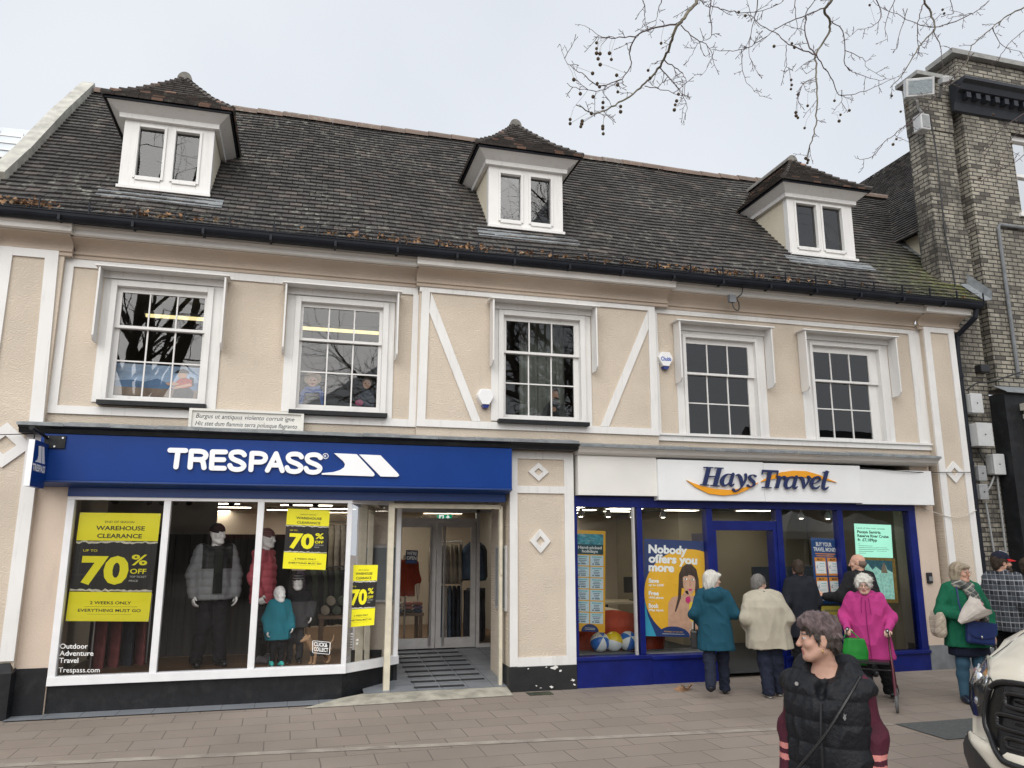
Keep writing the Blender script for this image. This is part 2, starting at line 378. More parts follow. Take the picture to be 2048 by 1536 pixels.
def brick_mat(name, soot=1.0):
    m, n, b = nodes_of(name, .88)
    t = nd(n, 'TexCoord'); mp = nd(n, 'Mapping'); mp.inputs['Rotation'].default_value = (R(90), 0, 0); n.links.new(t.outputs['Object'], mp.inputs['Vector'])
    # brick courses run horizontally: map (x + y, z)
    sp = nd(n, 'SeparateXYZ'); n.links.new(t.outputs['Object'], sp.inputs[0])
    ad = nd(n, 'Math'); ad.operation = 'ADD'; n.links.new(sp.outputs[0], ad.inputs[0]); n.links.new(sp.outputs[1], ad.inputs[1])
    cb = nd(n, 'CombineXYZ'); n.links.new(ad.outputs[0], cb.inputs[0]); n.links.new(sp.outputs[2], cb.inputs[1])
    br = nd(n, 'TexBrick', Scale=1.0); br.inputs['Brick Width'].default_value = .225; br.inputs['Row Height'].default_value = .078
    br.inputs['Mortar Size'].default_value = .011; br.inputs['Mortar Smooth'].default_value = .3; br.inputs['Bias'].default_value = -.1
    br.inputs['Color1'].default_value = (.37, .345, .285, 1); br.inputs['Color2'].default_value = (.27, .245, .195, 1); br.inputs['Mortar'].default_value = (.035, .031, .027, 1)
    n.links.new(cb.outputs[0], br.inputs['Vector'])
    mq = nd(n, 'Mapping'); mq.inputs['Scale'].default_value = (2.2, 2.2, .8); n.links.new(t.outputs['Object'], mq.inputs['Vector'])
    z = nd(n, 'TexNoise', Scale=1.1, Detail=9.0, Roughness=.8); n.links.new(mq.outputs[0], z.inputs['Vector'])
    f = ramp(n, z.outputs['Fac'], [(.40, (0, 0, 0)), (.62, (.85 * soot,) * 3)])
    # single burnt bricks
    br2 = nd(n, 'TexBrick', Scale=1.0); br2.inputs['Brick Width'].default_value = .225; br2.inputs['Row Height'].default_value = .078; br2.inputs['Mortar Size'].default_value = .0
    br2.inputs['Color1'].default_value = (0, 0, 0, 1); br2.inputs['Color2'].default_value = (1, 1, 1, 1); n.links.new(cb.outputs[0], br2.inputs['Vector'])
    c = mixc(n, ramp(n, br2.outputs['Color'], [(.80, (0, 0, 0)), (.96, (.75,) * 3)]), br.outputs['Color'], (.05, .044, .038))
    c = mixc(n, f, c, (.040, .037, .033)); n.links.new(c, b.inputs['Base Color'])
    bp = nd(n, 'Bump', Strength=.7, Distance=.015); iv = nd(n, 'Math'); iv.operation = 'SUBTRACT'; iv.inputs[0].default_value = 1; n.links.new(br.outputs['Fac'], iv.inputs[1])
    n.links.new(iv.outputs[0], bp.inputs['Height']); n.links.new(bp.outputs[0], b.inputs['Normal']); return m
M_brick = brick_mat('sooty_stock_brick', .75); M_brickd = brick_mat('blackened_stock_brick', 1.1)
# ------------------------------------------------------------------ ground
def paving_mat():
    m, n, b = nodes_of('paving', .8)
    t = nd(n, 'TexCoord'); mp = nd(n, 'Mapping'); mp.inputs['Rotation'].default_value = (0, 0, R(-1)); n.links.new(t.outputs['Object'], mp.inputs['Vector'])
    def br(w, h, off=.5, ms=.006):
        q = nd(n, 'TexBrick', Scale=1.0); q.inputs['Brick Width'].default_value = w; q.inputs['Row Height'].default_value = h
        q.inputs['Mortar Size'].default_value = ms; q.inputs['Mortar Smooth'].default_value = .2; q.offset = off
        q.inputs['Color1'].default_value = (0, 0, 0, 1); q.inputs['Color2'].default_value = (1, 1, 1, 1); q.inputs['Mortar'].default_value = (.5, .5, .5, 1)
        n.links.new(vec, q.inputs['Vector']); return q
    zw = nd(n, 'TexNoise', Scale=1.7, Detail=3.0); n.links.new(t.outputs['Object'], zw.inputs['Vector']); vec = mixc(n, .022, mp.outputs[0], zw.outputs['Color'], 'ADD')
    q = br(.50, .38)
    z = nd(n, 'TexNoise', Scale=.6, Detail=6.0, Roughness=.65); n.links.new(t.outputs['Object'], z.inputs['Vector'])
    z2 = nd(n, 'TexNoise', Scale=90.0, Detail=2.0); n.links.new(t.outputs['Object'], z2.inputs['Vector'])
    c = ramp(n, q.outputs['Color'], [(0, (.238, .198, .165)), (.4, (.262, .216, .180)), (.75, (.280, .232, .193)), (1, (.255, .218, .187))])
    c = mixc(n, ramp(n, z.outputs['Fac'], [(.32, (.75,) * 3), (.62, (0, 0, 0))]), c, (.20, .168, .142))
    c = mixc(n, ramp(n, z2.outputs['Fac'], [(.55, (0, 0, 0)), (.75, (.35,) * 3)]), c, (.27, .23, .20))
    c = mixc(n, q.outputs['Fac'], c, (.135, .113, .097))
    # chewing-gum spots
    vo = nd(n, 'TexVoronoi', Scale=2.3); n.links.new(t.outputs['Object'], vo.inputs['Vector'])
    c = mixc(n, ramp(n, vo.outputs['Distance'], [(.035, (.55,) * 3), (.05, (0, 0, 0))]), c, (.33, .30, .27))
    n.links.new(c, b.inputs['Base Color'])
    bp = nd(n, 'Bump', Strength=.5, Distance=.01); iv = nd(n, 'Math'); iv.operation = 'SUBTRACT'; iv.inputs[0].default_value = 1; n.links.new(q.outputs['Fac'], iv.inputs[1])
    hh = mixc(n, .2, iv.outputs[0], z2.outputs['Fac']); n.links.new(hh, bp.inputs['Height']); n.links.new(bp.outputs[0], b.inputs['Normal'])
    n.links.new(ramp(n, z.outputs['Fac'], [(.3, (.55,) * 3), (.7, (.9,) * 3)]), b.inputs['Roughness'])
    return m
g = G(); NX, NY = 40, 30
g.poly([(-120, -140, 0), (120, -140, 0), (120, 120, 0), (-120, 120, 0)]); g.build('pavement', paving_mat(), kind='structure', base=False)
g = G(); g.poly([(-6, -1.95, .004), (6.36, -2.98, .004), (6.36, -2.86, .004), (-6, -1.83, .004)])
M_gran = mat('pale_granite_channel', (.30, .265, .225), .8, .25, 5, bump=.2)
g.build('drain_channel', M_gran, kind='structure', base=False)
g = G(); g.poly([(6.38, -3.66, .008), (10.5, -3.66, .008), (10.5, -2.97, .008), (6.38, -2.95, .008)]); g.build('tarmac_patch', mat('grey_tarmac', (.085, .09, .088), .9, .2, 30, bump=.3, bscale=200), kind='structure', base=False)
def grid_floor(name, x0, x1, y0, y1, z, nx, ny, m, mj, gap=.006, kind=None, parent=None, z1=None):
    g = G(); z1 = z if z1 is None else z1
    zz = lambda y: z + (z1 - z) * (y - y0) / (y1 - y0)
    g.poly([(x0, y0, zz(y0) - .004), (x1, y0, zz(y0) - .004), (x1, y1, zz(y1) - .004), (x0, y1, zz(y1) - .004)], 1)
    dx, dy = (x1 - x0) / nx, (y1 - y0) / ny
    for i in range(nx):
        for j in range(ny):
            a, b, c, d = x0 + i * dx + gap / 2, x0 + (i + 1) * dx - gap / 2, y0 + j * dy + gap / 2, y0 + (j + 1) * dy - gap / 2
            g.poly([(a, c, zz(c)), (b, c, zz(c)), (b, d, zz(d)), (a, d, zz(d))], 0)
    return g.build(name, [m, mj], parent=parent, kind=kind, base=False)
M_tilegrey = mat('grey_floor_tile', (.20, .215, .235), .4, .12, 3, stain=(.13, .13, .13), stain_amt=.4)
M_joint = mat('tile_joint', (.10, .10, .10), .9, .1)
# grey tiles along the shop front, cream concrete threshold and the tiled lobby that climbs to the doors
grid_floor('tiled_edging', -3.05, 1.1, -.30, .16, .012, 11, 1, M_tilegrey, M_joint, kind='structure')
g = G(); g.add([(.9, -.42, .006), (2.78, -.32, .006), (2.78, -.02, .058), (.9, .02, .058), (2.78, .03, .058), (.9, .03, .058)], [(0, 1, 2, 3), (3, 2, 4, 5)]); g.poly([(.15, -.44, .008), (.9, -.42, .006), (.9, .02, .058), (.6, -.05, .03)])
g.build('concrete_threshold', mat('pale_concrete', (.36, .34, .28), .85, .3, 5, bump=.3, stain=(.20, .19, .15), stain_amt=.7), kind='structure', base=False)
grid_floor('lobby_floor', .9, 3.3, .0, 2.7, .06, 7, 8, M_tilegrey, M_joint, kind='structure', z1=.24)
g = G()
M_mat = mat('charcoal_rubber_strip', (.022, .022, .024), .8, .2)
for j in range(9):
    y = .12 + j * .30
    for i in range(3):
        if j == 0 and i > 1: continue
        x = 1.56 + i * .345; z = .06 + .18 * y / 2.7 + .005; z2 = .06 + .18 * (y + .085) / 2.7 + .005
        g.poly([(x, y, z), (x + .33, y, z), (x + .33, y + .085, z2), (x, y + .085, z2)])
g.build('ribbed_floor_strips', M_mat, kind='structure', base=False)

# ------------------------------------------------------------------ the old house
house = thing('shop_building', 'cream plastered old house with white timber strips, tiled roof and three dormers', 'building')
def wall_holes(g, x0, x1, z0, z1, y, holes, rev=.12, m=0):
    xs = sorted({x0, x1, *[h[0] for h in holes], *[h[1] for h in holes]}); zs = sorted({z0, z1, *[h[2] for h in holes], *[h[3] for h in holes]})
    for i in range(len(xs) - 1):
        for j in range(len(zs) - 1):
            cx, cz = (xs[i] + xs[i + 1]) / 2, (zs[j] + zs[j + 1]) / 2
            if any(h[0] < cx < h[1] and h[2] < cz < h[3] for h in holes): continue
            g.poly([(xs[i], y, zs[j]), (xs[i + 1], y, zs[j]), (xs[i + 1], y, zs[j + 1]), (xs[i], y, zs[j + 1])], m)
    for (a, b, c, d) in holes:
        for q in ([(a, y, c), (a, y + rev, c), (a, y + rev, d), (a, y, d)], [(b, y, c), (b, y, d), (b, y + rev, d), (b, y + rev, c)],
                  [(a, y, c), (b, y, c), (b, y + rev, c), (a, y + rev, c)], [(a, y, d), (a, y + rev, d), (b, y + rev, d), (b, y, d)]):
            g.poly(q, m)
# window geometry: architrave x0,x1,z0,z1 ; glass ; hood x0,x1,ztop,zbottom ; wall plane
WIN = [dict(a=(-2.50, -1.26, 3.68, 5.26), g=(-2.37, -1.37, 3.77, 5.12), h=(-2.62, -1.10, 5.39, 4.44), w=0, black=1),
       dict(a=(-.21, 1.05, 3.66, 5.24), g=(-.10, .93, 3.76, 5.11), h=(-.35, 1.17, 5.37, 4.44), w=0, black=1),
       dict(a=(2.62, 3.94, 3.64, 5.25), g=(2.75, 3.79, 3.73, 5.11), h=(2.49, 4.07, 5.37, 4.42), w=-.08, black=1),
       dict(a=(5.58, 6.90, 3.52, 5.12), g=(5.67, 6.75, 3.58, 4.99), h=(5.44, 7.06, 5.29, 4.35), w=0, black=0),
       dict(a=(7.86, 9.24, 3.53, 5.15), g=(7.92, 9.02, 3.60, 5.00), h=(7.66, 9.42, 5.30, 4.33), w=0, black=0)]
def hole(k): a = WIN[k]['a']; return (a[0] + .04, a[1] - .04, a[2] + .03, a[3] - .03)
for (x0, x1, y, ks) in ((-3.1, 1.47, 0, (0, 1)), (1.47, 5.10, -.08, (2,)), (5.10, 10.08, 0, (3, 4))):
    g = G(); wall_holes(g, x0, x1, 3.20, 5.62, y, [hole(k) for k in ks], .2)
    if y < 0: g.poly([(x0, y, 3.2), (x0, 0, 3.2), (x0, 0, 5.62), (x0, y, 5.62)]); g.poly([(x1, y, 3.2), (x1, 0, 3.2), (x1, 0, 5.62), (x1, y, 5.62)])
    g.build('wall_panel', M_parget if y < 0 else M_parget, house)
# body behind the front: side, rear and storey floor (dark rooms show through the panes)
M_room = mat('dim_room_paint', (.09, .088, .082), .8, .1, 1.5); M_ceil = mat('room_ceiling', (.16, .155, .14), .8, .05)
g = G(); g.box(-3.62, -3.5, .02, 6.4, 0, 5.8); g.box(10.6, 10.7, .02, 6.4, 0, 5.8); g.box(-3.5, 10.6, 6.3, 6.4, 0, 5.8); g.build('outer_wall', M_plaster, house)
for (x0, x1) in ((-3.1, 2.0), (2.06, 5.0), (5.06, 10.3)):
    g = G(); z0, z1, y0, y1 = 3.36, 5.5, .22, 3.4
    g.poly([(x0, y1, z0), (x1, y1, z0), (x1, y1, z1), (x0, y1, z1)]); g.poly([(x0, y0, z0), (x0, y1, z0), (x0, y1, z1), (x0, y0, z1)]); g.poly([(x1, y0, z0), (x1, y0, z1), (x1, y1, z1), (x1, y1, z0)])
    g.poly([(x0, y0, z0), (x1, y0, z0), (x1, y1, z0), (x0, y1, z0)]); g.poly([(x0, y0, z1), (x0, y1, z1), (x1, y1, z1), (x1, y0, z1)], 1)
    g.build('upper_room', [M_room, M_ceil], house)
# pilasters and timber strips
def strip(pts, y, d=.028, m=M_white, name='timber_strip'):
    g = G(); g.xz(pts, y - d, y + .002); g.build(name, m, house)
def vstrip(xb, xt, w, z0, z1, y, **k): strip([(xb, z0), (xb + w, z0), (xt + w, z1), (xt, z1)], y, **k)
def hstrip(x0, x1, z0, z1, y, **k): strip([(x0, z0), (x1, z0), (x1, z1), (x0, z1)], y, **k)
PY = -.10
g = G(); g.box(-3.80, -3.06, PY, .3, .0, 5.62); g.build('pilaster', M_parget, house)
g = G(); g.box(10.08, 10.72, PY, .3, .0, 5.62); g.build('pilaster', M_parget, house)
vstrip(-3.78, -3.78, .15, .6, 5.56, PY); vstrip(-3.21, -3.27, .15, 3.30, 5.50, PY); vstrip(-3.21, -3.21, .15, .62, 3.22, PY)
hstrip(-3.63, -3.27, 5.45, 5.56, PY, d=.026); strip([(-3.27, 5.50), (-3.12, 5.50), (-3.12, 5.56), (-3.27, 5.56)], PY, d=.026)
vstrip(10.09, 10.09, .13, .30, 5.55, PY); vstrip(10.60, 10.60, .12, .30, 5.55, PY); hstrip(10.22, 10.60, 5.46, 5.55, PY, d=.026)
hstrip(-3.06, 1.46, 5.40, 5.52, 0); vstrip(-3.06, -3.06, .10, 3.52, 5.40, 0); vstrip(1.37, 1.39, .10, 3.60, 5.40, 0); hstrip(-3.06, 1.47, 3.50, 3.60, 0, d=.030)
hstrip(1.47, 5.10, 5.43, 5.55, -.08); vstrip(1.475, 1.50, .115, 3.60, 5.43, -.08); vstrip(4.975, 4.99, .115, 3.60, 5.43, -.08); hstrip(1.47, 5.10, 3.50, 3.60, -.08, d=.030)
strip([(2.245, 3.605), (2.37, 3.605), (1.635, 5.425), (1.61, 5.14)], -.08, d=.024); strip([(4.17, 3.605), (4.295, 3.605), (4.985, 5.14), (4.985, 5.425)], -.08, d=.024)
hstrip(5.105, 10.08, 5.43, 5.56, 0); vstrip(5.105, 5.105, .07, 3.55, 5.43, 0); vstrip(9.86, 9.86, .22, 3.545, 5.43, 0); hstrip(5.105, 10.085, 3.44, 3.545, 0, d=.034)
hstrip(5.105, 10.11, 3.52, 3.55, -.034, d=.03, name='sill_rail')
def diamond(cx, cz, w, h, y):
    g = G(); o = [(cx - w, cz), (cx, cz - h), (cx + w, cz), (cx, cz + h)]; i_ = [(cx - w * .42, cz), (cx, cz - h * .42), (cx + w * .42, cz), (cx, cz + h * .42)]
    for k in range(4): g.xz([o[k], o[(k + 1) % 4], i_[(k + 1) % 4], i_[k]], y - .03, y)
    g.build('diamond_ornament', M_white, house)
diamond(10.40, 3.08, .19, .18, PY); diamond(-3.44, 3.08, .30, .27, PY)
# windows
M_curt = mat('pale_green_curtain', (.34, .36, .32), .9, .1, 3, stretch=(8, 8, .3))
def window(k, cords):
    w = WIN[k]; y = w['w']; a, gl, h = w['a'], w['g'], w['h']
    f = G(); fy = y - .03
    f.box(h[0] + .03, a[0] + .002, fy + .006, y + .002, a[2] - .02, h[2] - .03); f.box(a[1] - .002, h[1] - .03, fy + .006, y + .002, a[2] - .06, h[2] - .03); f.box(a[0], a[1], fy + .008, y + .002, a[3] - .002, h[2] - .03)
    t = .075 if k < 3 else .05
    f.box(a[0], a[0] + t, fy - .03, y + .16, a[2], a[3]); f.box(a[1] - t, a[1], fy - .03, y + .16, a[2], a[3]); f.box(a[0] + t, a[1] - t, fy - .03, y + .16, a[3] - t, a[3]); f.box(a[0] + t, a[1] - t, fy - .028, y + .16, a[2], a[2] + .03)
    fr = f.build('window', M_whitew, house, bevel=.004)
    s = G(); x0, x1, z0, z1 = gl; rows = [z0, z0 + (z1 - z0) * .335, z0 + (z1 - z0) * .66, z1]; zm = rows[2]
    # upper sash stands proud of the lower one
    yu, yl = y + .015, y + .055
    bt = .018
    def sash(za, zb, yy, bars, top, bot):
        s.box(a[0] + t, x0, yy, yy + .04, za - bot, zb + top); s.box(x1, a[1] - t, yy, yy + .04, za - bot, zb + top)
        s.box(x0, x1, yy, yy + .04, zb, zb + top); s.box(x0, x1, yy, yy + .04, za - bot, za)
        for i in (1, 2):
            xx = x0 + (x1 - x0) * i / 3; s.box(xx - bt / 2, xx + bt / 2, yy + .004, yy + .03, za, zb)
        for zz in bars: s.box(x0, x1, yy + .006, yy + .028, zz - bt / 2, zz + bt / 2)
    sash(zm + .02, z1, yu, (), a[3] - t - z1, .035); sash(z0, zm - .015, yl, (rows[1],), .03, z0 - a[2] - .03)
    s.build('sash', M_whitew, fr)
    p = G(); p.poly([(x0, yu + .02, zm), (x1, yu + .02, zm), (x1, yu + .02, z1), (x0, yu + .02, z1)]); p.poly([(x0, yl + .02, z0), (x1, yl + .02, z0), (x1, yl + .02, zm), (x0, yl + .02, zm)])
    p.build('pane', M_glass_up, fr)
    if w['black']:
        q = G(); q.box(a[0] - .01, a[1] + .02, y - .13, y - .001, a[2] - .055, a[2] - .002); q.build('sill', M_black, fr)
    # box hood with side cheeks (an old blind box)
    q = G(); hy = y - .23
    q.box(h[0] - .04, h[1] + .04, hy - .02, y - .03, h[2] - .018, h[2])
    for xa in (h[0], h[1] - .022):
        ln = [(hy, h[2] - .02), (y - .03, h[2] - .02), (y - .03, h[3] - .03), (hy + .05, h[3] - .03), (hy + .02, h[3]), (hy, h[3] + .03)]
        q.prism([(xa, p_[0], p_[1]) for p_ in ln], (.022, 0, 0))
    q.box(h[0] + .022, h[1] - .022, y - .055, y - .028, h[2] - .11, h[2] - .02)
    q.build('hood', M_whitew, fr)
for k in range(5): window(k, None)
g = G(); vs = []
for i in range(25): x = 3.12 + .03 * i; vs += [(x, .55 + .03 * math.sin(i * 1.3), 3.4), (x, .55 + .03 * math.sin(i * 1.3), 5.4)]
g.add(vs, [(2 * i, 2 * i + 2, 2 * i + 3, 2 * i + 1) for i in range(24)]); g.build('curtain', M_curt, house)
# cornice: bead, hollow cove and white fascia, breaking forward over the pilasters and the middle bay
def cornice(x0, x1, dy):
    a0 = [(0.004, 5.50), (-.045, 5.505), (-.05, 5.535), (-.03, 5.55), (-.055, 5.56), (-.06, 5.59), (-.035, 5.60)]
    c = [(-.035 - .20 * (1 - math.cos(t)), 5.60 + .115 * math.sin(t)) for t in [R(a) for a in range(0, 91, 15)]]
    prof = a0 + c[1:] + [(-.24, 5.73), (.004, 5.73)]
    g = G(); g.prism([(x0, p[0] + dy, p[1]) for p in prof], (x1 - x0, 0, 0)); cc = g.build('cornice', M_cove, house, smooth=False)
    g = G(); pf = [(.0, 5.732), (-.27, 5.732), (-.29, 5.745), (-.29, 5.80), (-.315, 5.825), (-.315, 5.86), (.0, 5.86)]
    g.prism([(x0 - .03, p[0] + dy, p[1]) for p in pf], (x1 - x0 + .06, 0, 0)); g.build('cornice_fascia', M_whitex, house)
cornice(-3.80, -2.97, -.075); cornice(-2.97, 1.42, 0); cornice(1.42, 5.31, -.085); cornice(5.31, 10.0, 0); cornice(10.0, 10.86, -.075)
# gutter
g = G(); prof = [(-.30 - .0, 5.955)] + [(-.385 + .085 * math.cos(R(a)), 5.945 + .095 * math.sin(R(a))) for a in range(0, -181, -20)] + [(-.478, 5.955), (-.478, 5.965), (-.46, 5.965)] + [(-.385 + .07 * math.cos(R(a)), 5.945 + .08 * math.sin(R(a))) for a in range(-170, 1, 20)]
g.prism([(-4.1, p[0] - .04, p[1] - .02) for p in prof], (15.12, 0, 0))
for i in range(18): g.box(-3.9 + i * .83, -3.87 + i * .83, -.522, -.34, 5.828, 5.90)
gutter = g.build('gutter', M_gutter, house)
g = G(); g.box(-3.95, 11.0, -.36, .0, 5.862, 5.97); g.build('eaves_board', M_gutter, house)
# roof
RS = 1.066
def rz(y): return 6.0 + (y + .35) * RS
def tiles(g, L, Rr, gauge=.135, tw=.175, th=.032, nrm=None, jit=.006, m=0, lap=1.0):
    """rows of plain tiles on the patch between polylines L and Rr (bottom to top), as thick overlapping slabs"""
    L = [Vector(p) for p in L]; Rr = [Vector(p) for p in Rr]
    def walk(P):
        d = [0]
        for i in range(len(P) - 1): d.append(d[-1] + (P[i + 1] - P[i]).length)
        return d
    dl = walk(L); dr = walk(Rr); tot = max(dl[-1], dr[-1]); n = max(1, round(tot / gauge))
    def ev(P, d, t):
        s = t * d[-1]
        for i in range(len(P) - 1):
            if s <= d[i + 1] or i == len(P) - 2:
                k = (s - d[i]) / max(1e-9, d[i + 1] - d[i]); return P[i].lerp(P[i + 1], k)
    for r in range(n):
        a, b = ev(L, dl, r / n), ev(Rr, dr, r / n); c, d = ev(L, dl, min(1.06, (r + 1.25) / n)), ev(Rr, dr, min(1.06, (r + 1.25) / n))
        w = (b - a).length
        if w < .02: continue
        k = max(1, round(w / tw)); off = (.5 if r % 2 else 0)
        up = nrm if nrm is not None else (b - a).cross(c - a).normalized()
        i = -off
        while i < k:
            s0, s1 = max(0, i) / k, min(k, i + 1) / k; i += 1
            if (s1 - s0) * w < .02: continue
            j = random.uniform(0, jit); dz = up * (th + j); e = .004 / max(w, .1)
            p0, p1 = a.lerp(b, s0 + e), a.lerp(b, s1 - e); q0, q1 = c.lerp(d, s0 + e), c.lerp(d, s1 - e)
            tl = up * random.uniform(-.003, .003)
            dd = (a - c).normalized() * random.uniform(-.004, .006)
            g.add([p0 + dd, p1 + dd, p1 + dz + tl + dd, p0 + dz - tl + dd, q0 + up * .004, q1 + up * .004], [(0, 1, 2, 3), (3, 2, 5, 4), (0, 3, 4), (1, 5, 2)], m)
g = G(); N = 24
for i in range(1): pass
YE, YR = -.40, 3.0
def sag(x, y): return .022 * math.sin(x * .55 + 1.0) * max(0, min(1, (y + .4) / 1.5)) + .012 * math.sin(x * 1.9 + y)
xs = [-3.98 + i * (15.10 / 10) for i in range(11)]
ys = [YE + (YR - YE) * t for t in (0, .05, .3, .6, 1)]; pl = lambda x: [(x, y, rz(y) + (.03 if y < -.35 else 0)) for y in ys]
tiles(g, pl(xs[0]), pl(xs[-1]), nrm=Vector((0, -RS, 1)).normalized(), jit=.008)
g.v = [(p[0], p[1], p[2] + sag(p[0], p[1])) for p in g.v]
roof = g.build('roof', M_tile, house, fix=False)
g = G()
for i in range(10):
    g.poly([(xs[i], YE + .02, rz(YE)), (xs[i + 1], YE + .02, rz(YE)), (xs[i + 1], YR, rz(YR) - .03), (xs[i], YR, rz(YR) - .03)])
g.poly([(-3.98, YR, rz(YR) - .03), (11.12, YR, rz(YR) - .03), (11.12, 6.5, 5.9), (-3.98, 6.5, 5.9)])
g.poly([(-3.9, -.3, 5.85), (-3.9, 6.4, 5.85), (-3.9, YR, rz(YR) - .05)])
g.build('roof_deck', mat('dark_roof_felt', (.02, .019, .018), .9, .1), house)
g = G(); x = -3.8; k = 0
while x < 11.0:
    zz = rz(YR) + sag(x, YR) - .02
    vs = []
    for e in (0, .44):
        for a in range(0, 181, 30): vs.append((x + e, YR + .13 * math.cos(R(a)) * (1.05 if e == 0 else 1), zz - .03 + .14 * math.sin(R(a)) * (1.06 if e == 0 else 1)))
    g.add(vs, [(j, j + 1, j + 8, j + 7) for j in range(6)] + [tuple(range(6, -1, -1))]); x += .445
g.build('ridge_tiles', M_ridge, house, fix=False)
# left verge coping (mortared parapet that kicks out to the eaves)
g = G(); pts = [(-3.93, YR + .05, rz(YR) + .12), (-3.96, 1.9, rz(1.9) + .10), (-3.98, .75, rz(.75) + .06), (-4.02, .15, rz(.15) + .05)]
for i in range(3): g.beam(pts[i], pts[i + 1], .20, .16)
g.build('verge_coping', mat('lime_mortar', (.46, .45, .40), .85, .25, 5, bump=.4, stain=(.2, .2, .17), stain_amt=.6), house)
# lead valley strip at the right-hand verge
g = G()
a = [(10.92, 1.18, rz(1.18) + .05), (11.08, .6, rz(.6) + .05), (11.12, .1, rz(.1) + .05), (11.2, -.38, rz(-.38) + .06)]
for i in range(3):
    p, q = Vector(a[i]), Vector(a[i + 1]); g.add([p, q, q + Vector((.16, 0, .03)), p + Vector((.16, 0, .03)), p + Vector((.18, 0, .22)), q + Vector((.18, 0, .20))], [(0, 1, 2, 3), (3, 2, 5, 4)])
g.build('lead_valley', M_lead, house)
# snow guard over the gutter
g = G()
for z in (.03, .09, .15): g.tube([(-3.95, -.47, 5.95 + z), (3, -.47, 5.95 + z + .01), (10.98, -.47, 5.95 + z)], .0045, 4)
for i in range(28): x = -3.85 + i * .553; g.box(x - .008, x + .008, -.475, -.455, 5.9, 6.12); g.beam((x, -.46, 5.98), (x, -.28, 6.12), .014, .006)
for i in range(300): x = -3.95 + i * .05; g.tube([(x, -.47, 5.96), (x, -.47, 6.10)], .0013, 3, cap=False)
g.build('snow_guard', M_gutter, roof)
# dead leaves caught along the gutter
M_leaf = tiles_mat('dead_leaves', (.22, .11, .055), (.36, .21, .11), (.46, .34, .22), .1)
def leaf(g, c, s, rnd):
    M = Matrix.Rotation(rnd.uniform(0, 6.28), 3, 'Z') @ Matrix.Rotation(rnd.uniform(-1.3, 1.3), 3, 'X') @ Matrix.Rotation(rnd.uniform(-1, 1), 3, 'Y')
    pts = []
    for k in range(10):
        a = 2 * math.pi * k / 10; r = s * (1 if k % 2 == 0 else .5) * rnd.uniform(.8, 1.15); pts.append(Vector((r * math.cos(a), r * math.sin(a), s * .3 * math.cos(2 * a))))
    k0 = [Vector(c) + M @ p for p in pts] + [Vector(c)]
    g.add(k0, [(10, i, (i + 1) % 10) for i in range(10)])
rl = random.Random(3); g = G()
for i in range(240):
    x = rl.choice((rl.uniform(-3.9, 10.9), rl.gauss(-1.9, .35), rl.gauss(-3.5, .2), rl.gauss(.8, .5), rl.gauss(4.4, .8), rl.gauss(6.2, .8), rl.gauss(2, .6)))
    if not -3.9 < x < 10.9: continue
    y = rl.uniform(-.47, -.30); leaf(g, (x, y, max(6.0, rz(y) + .04) + rl.uniform(0, .07)), rl.uniform(.032, .062), rl)
g.build('leaf_litter', M_leaf, kind='stuff', label='dry brown leaves caught along the gutter and snow guard', fix=False, base=False)
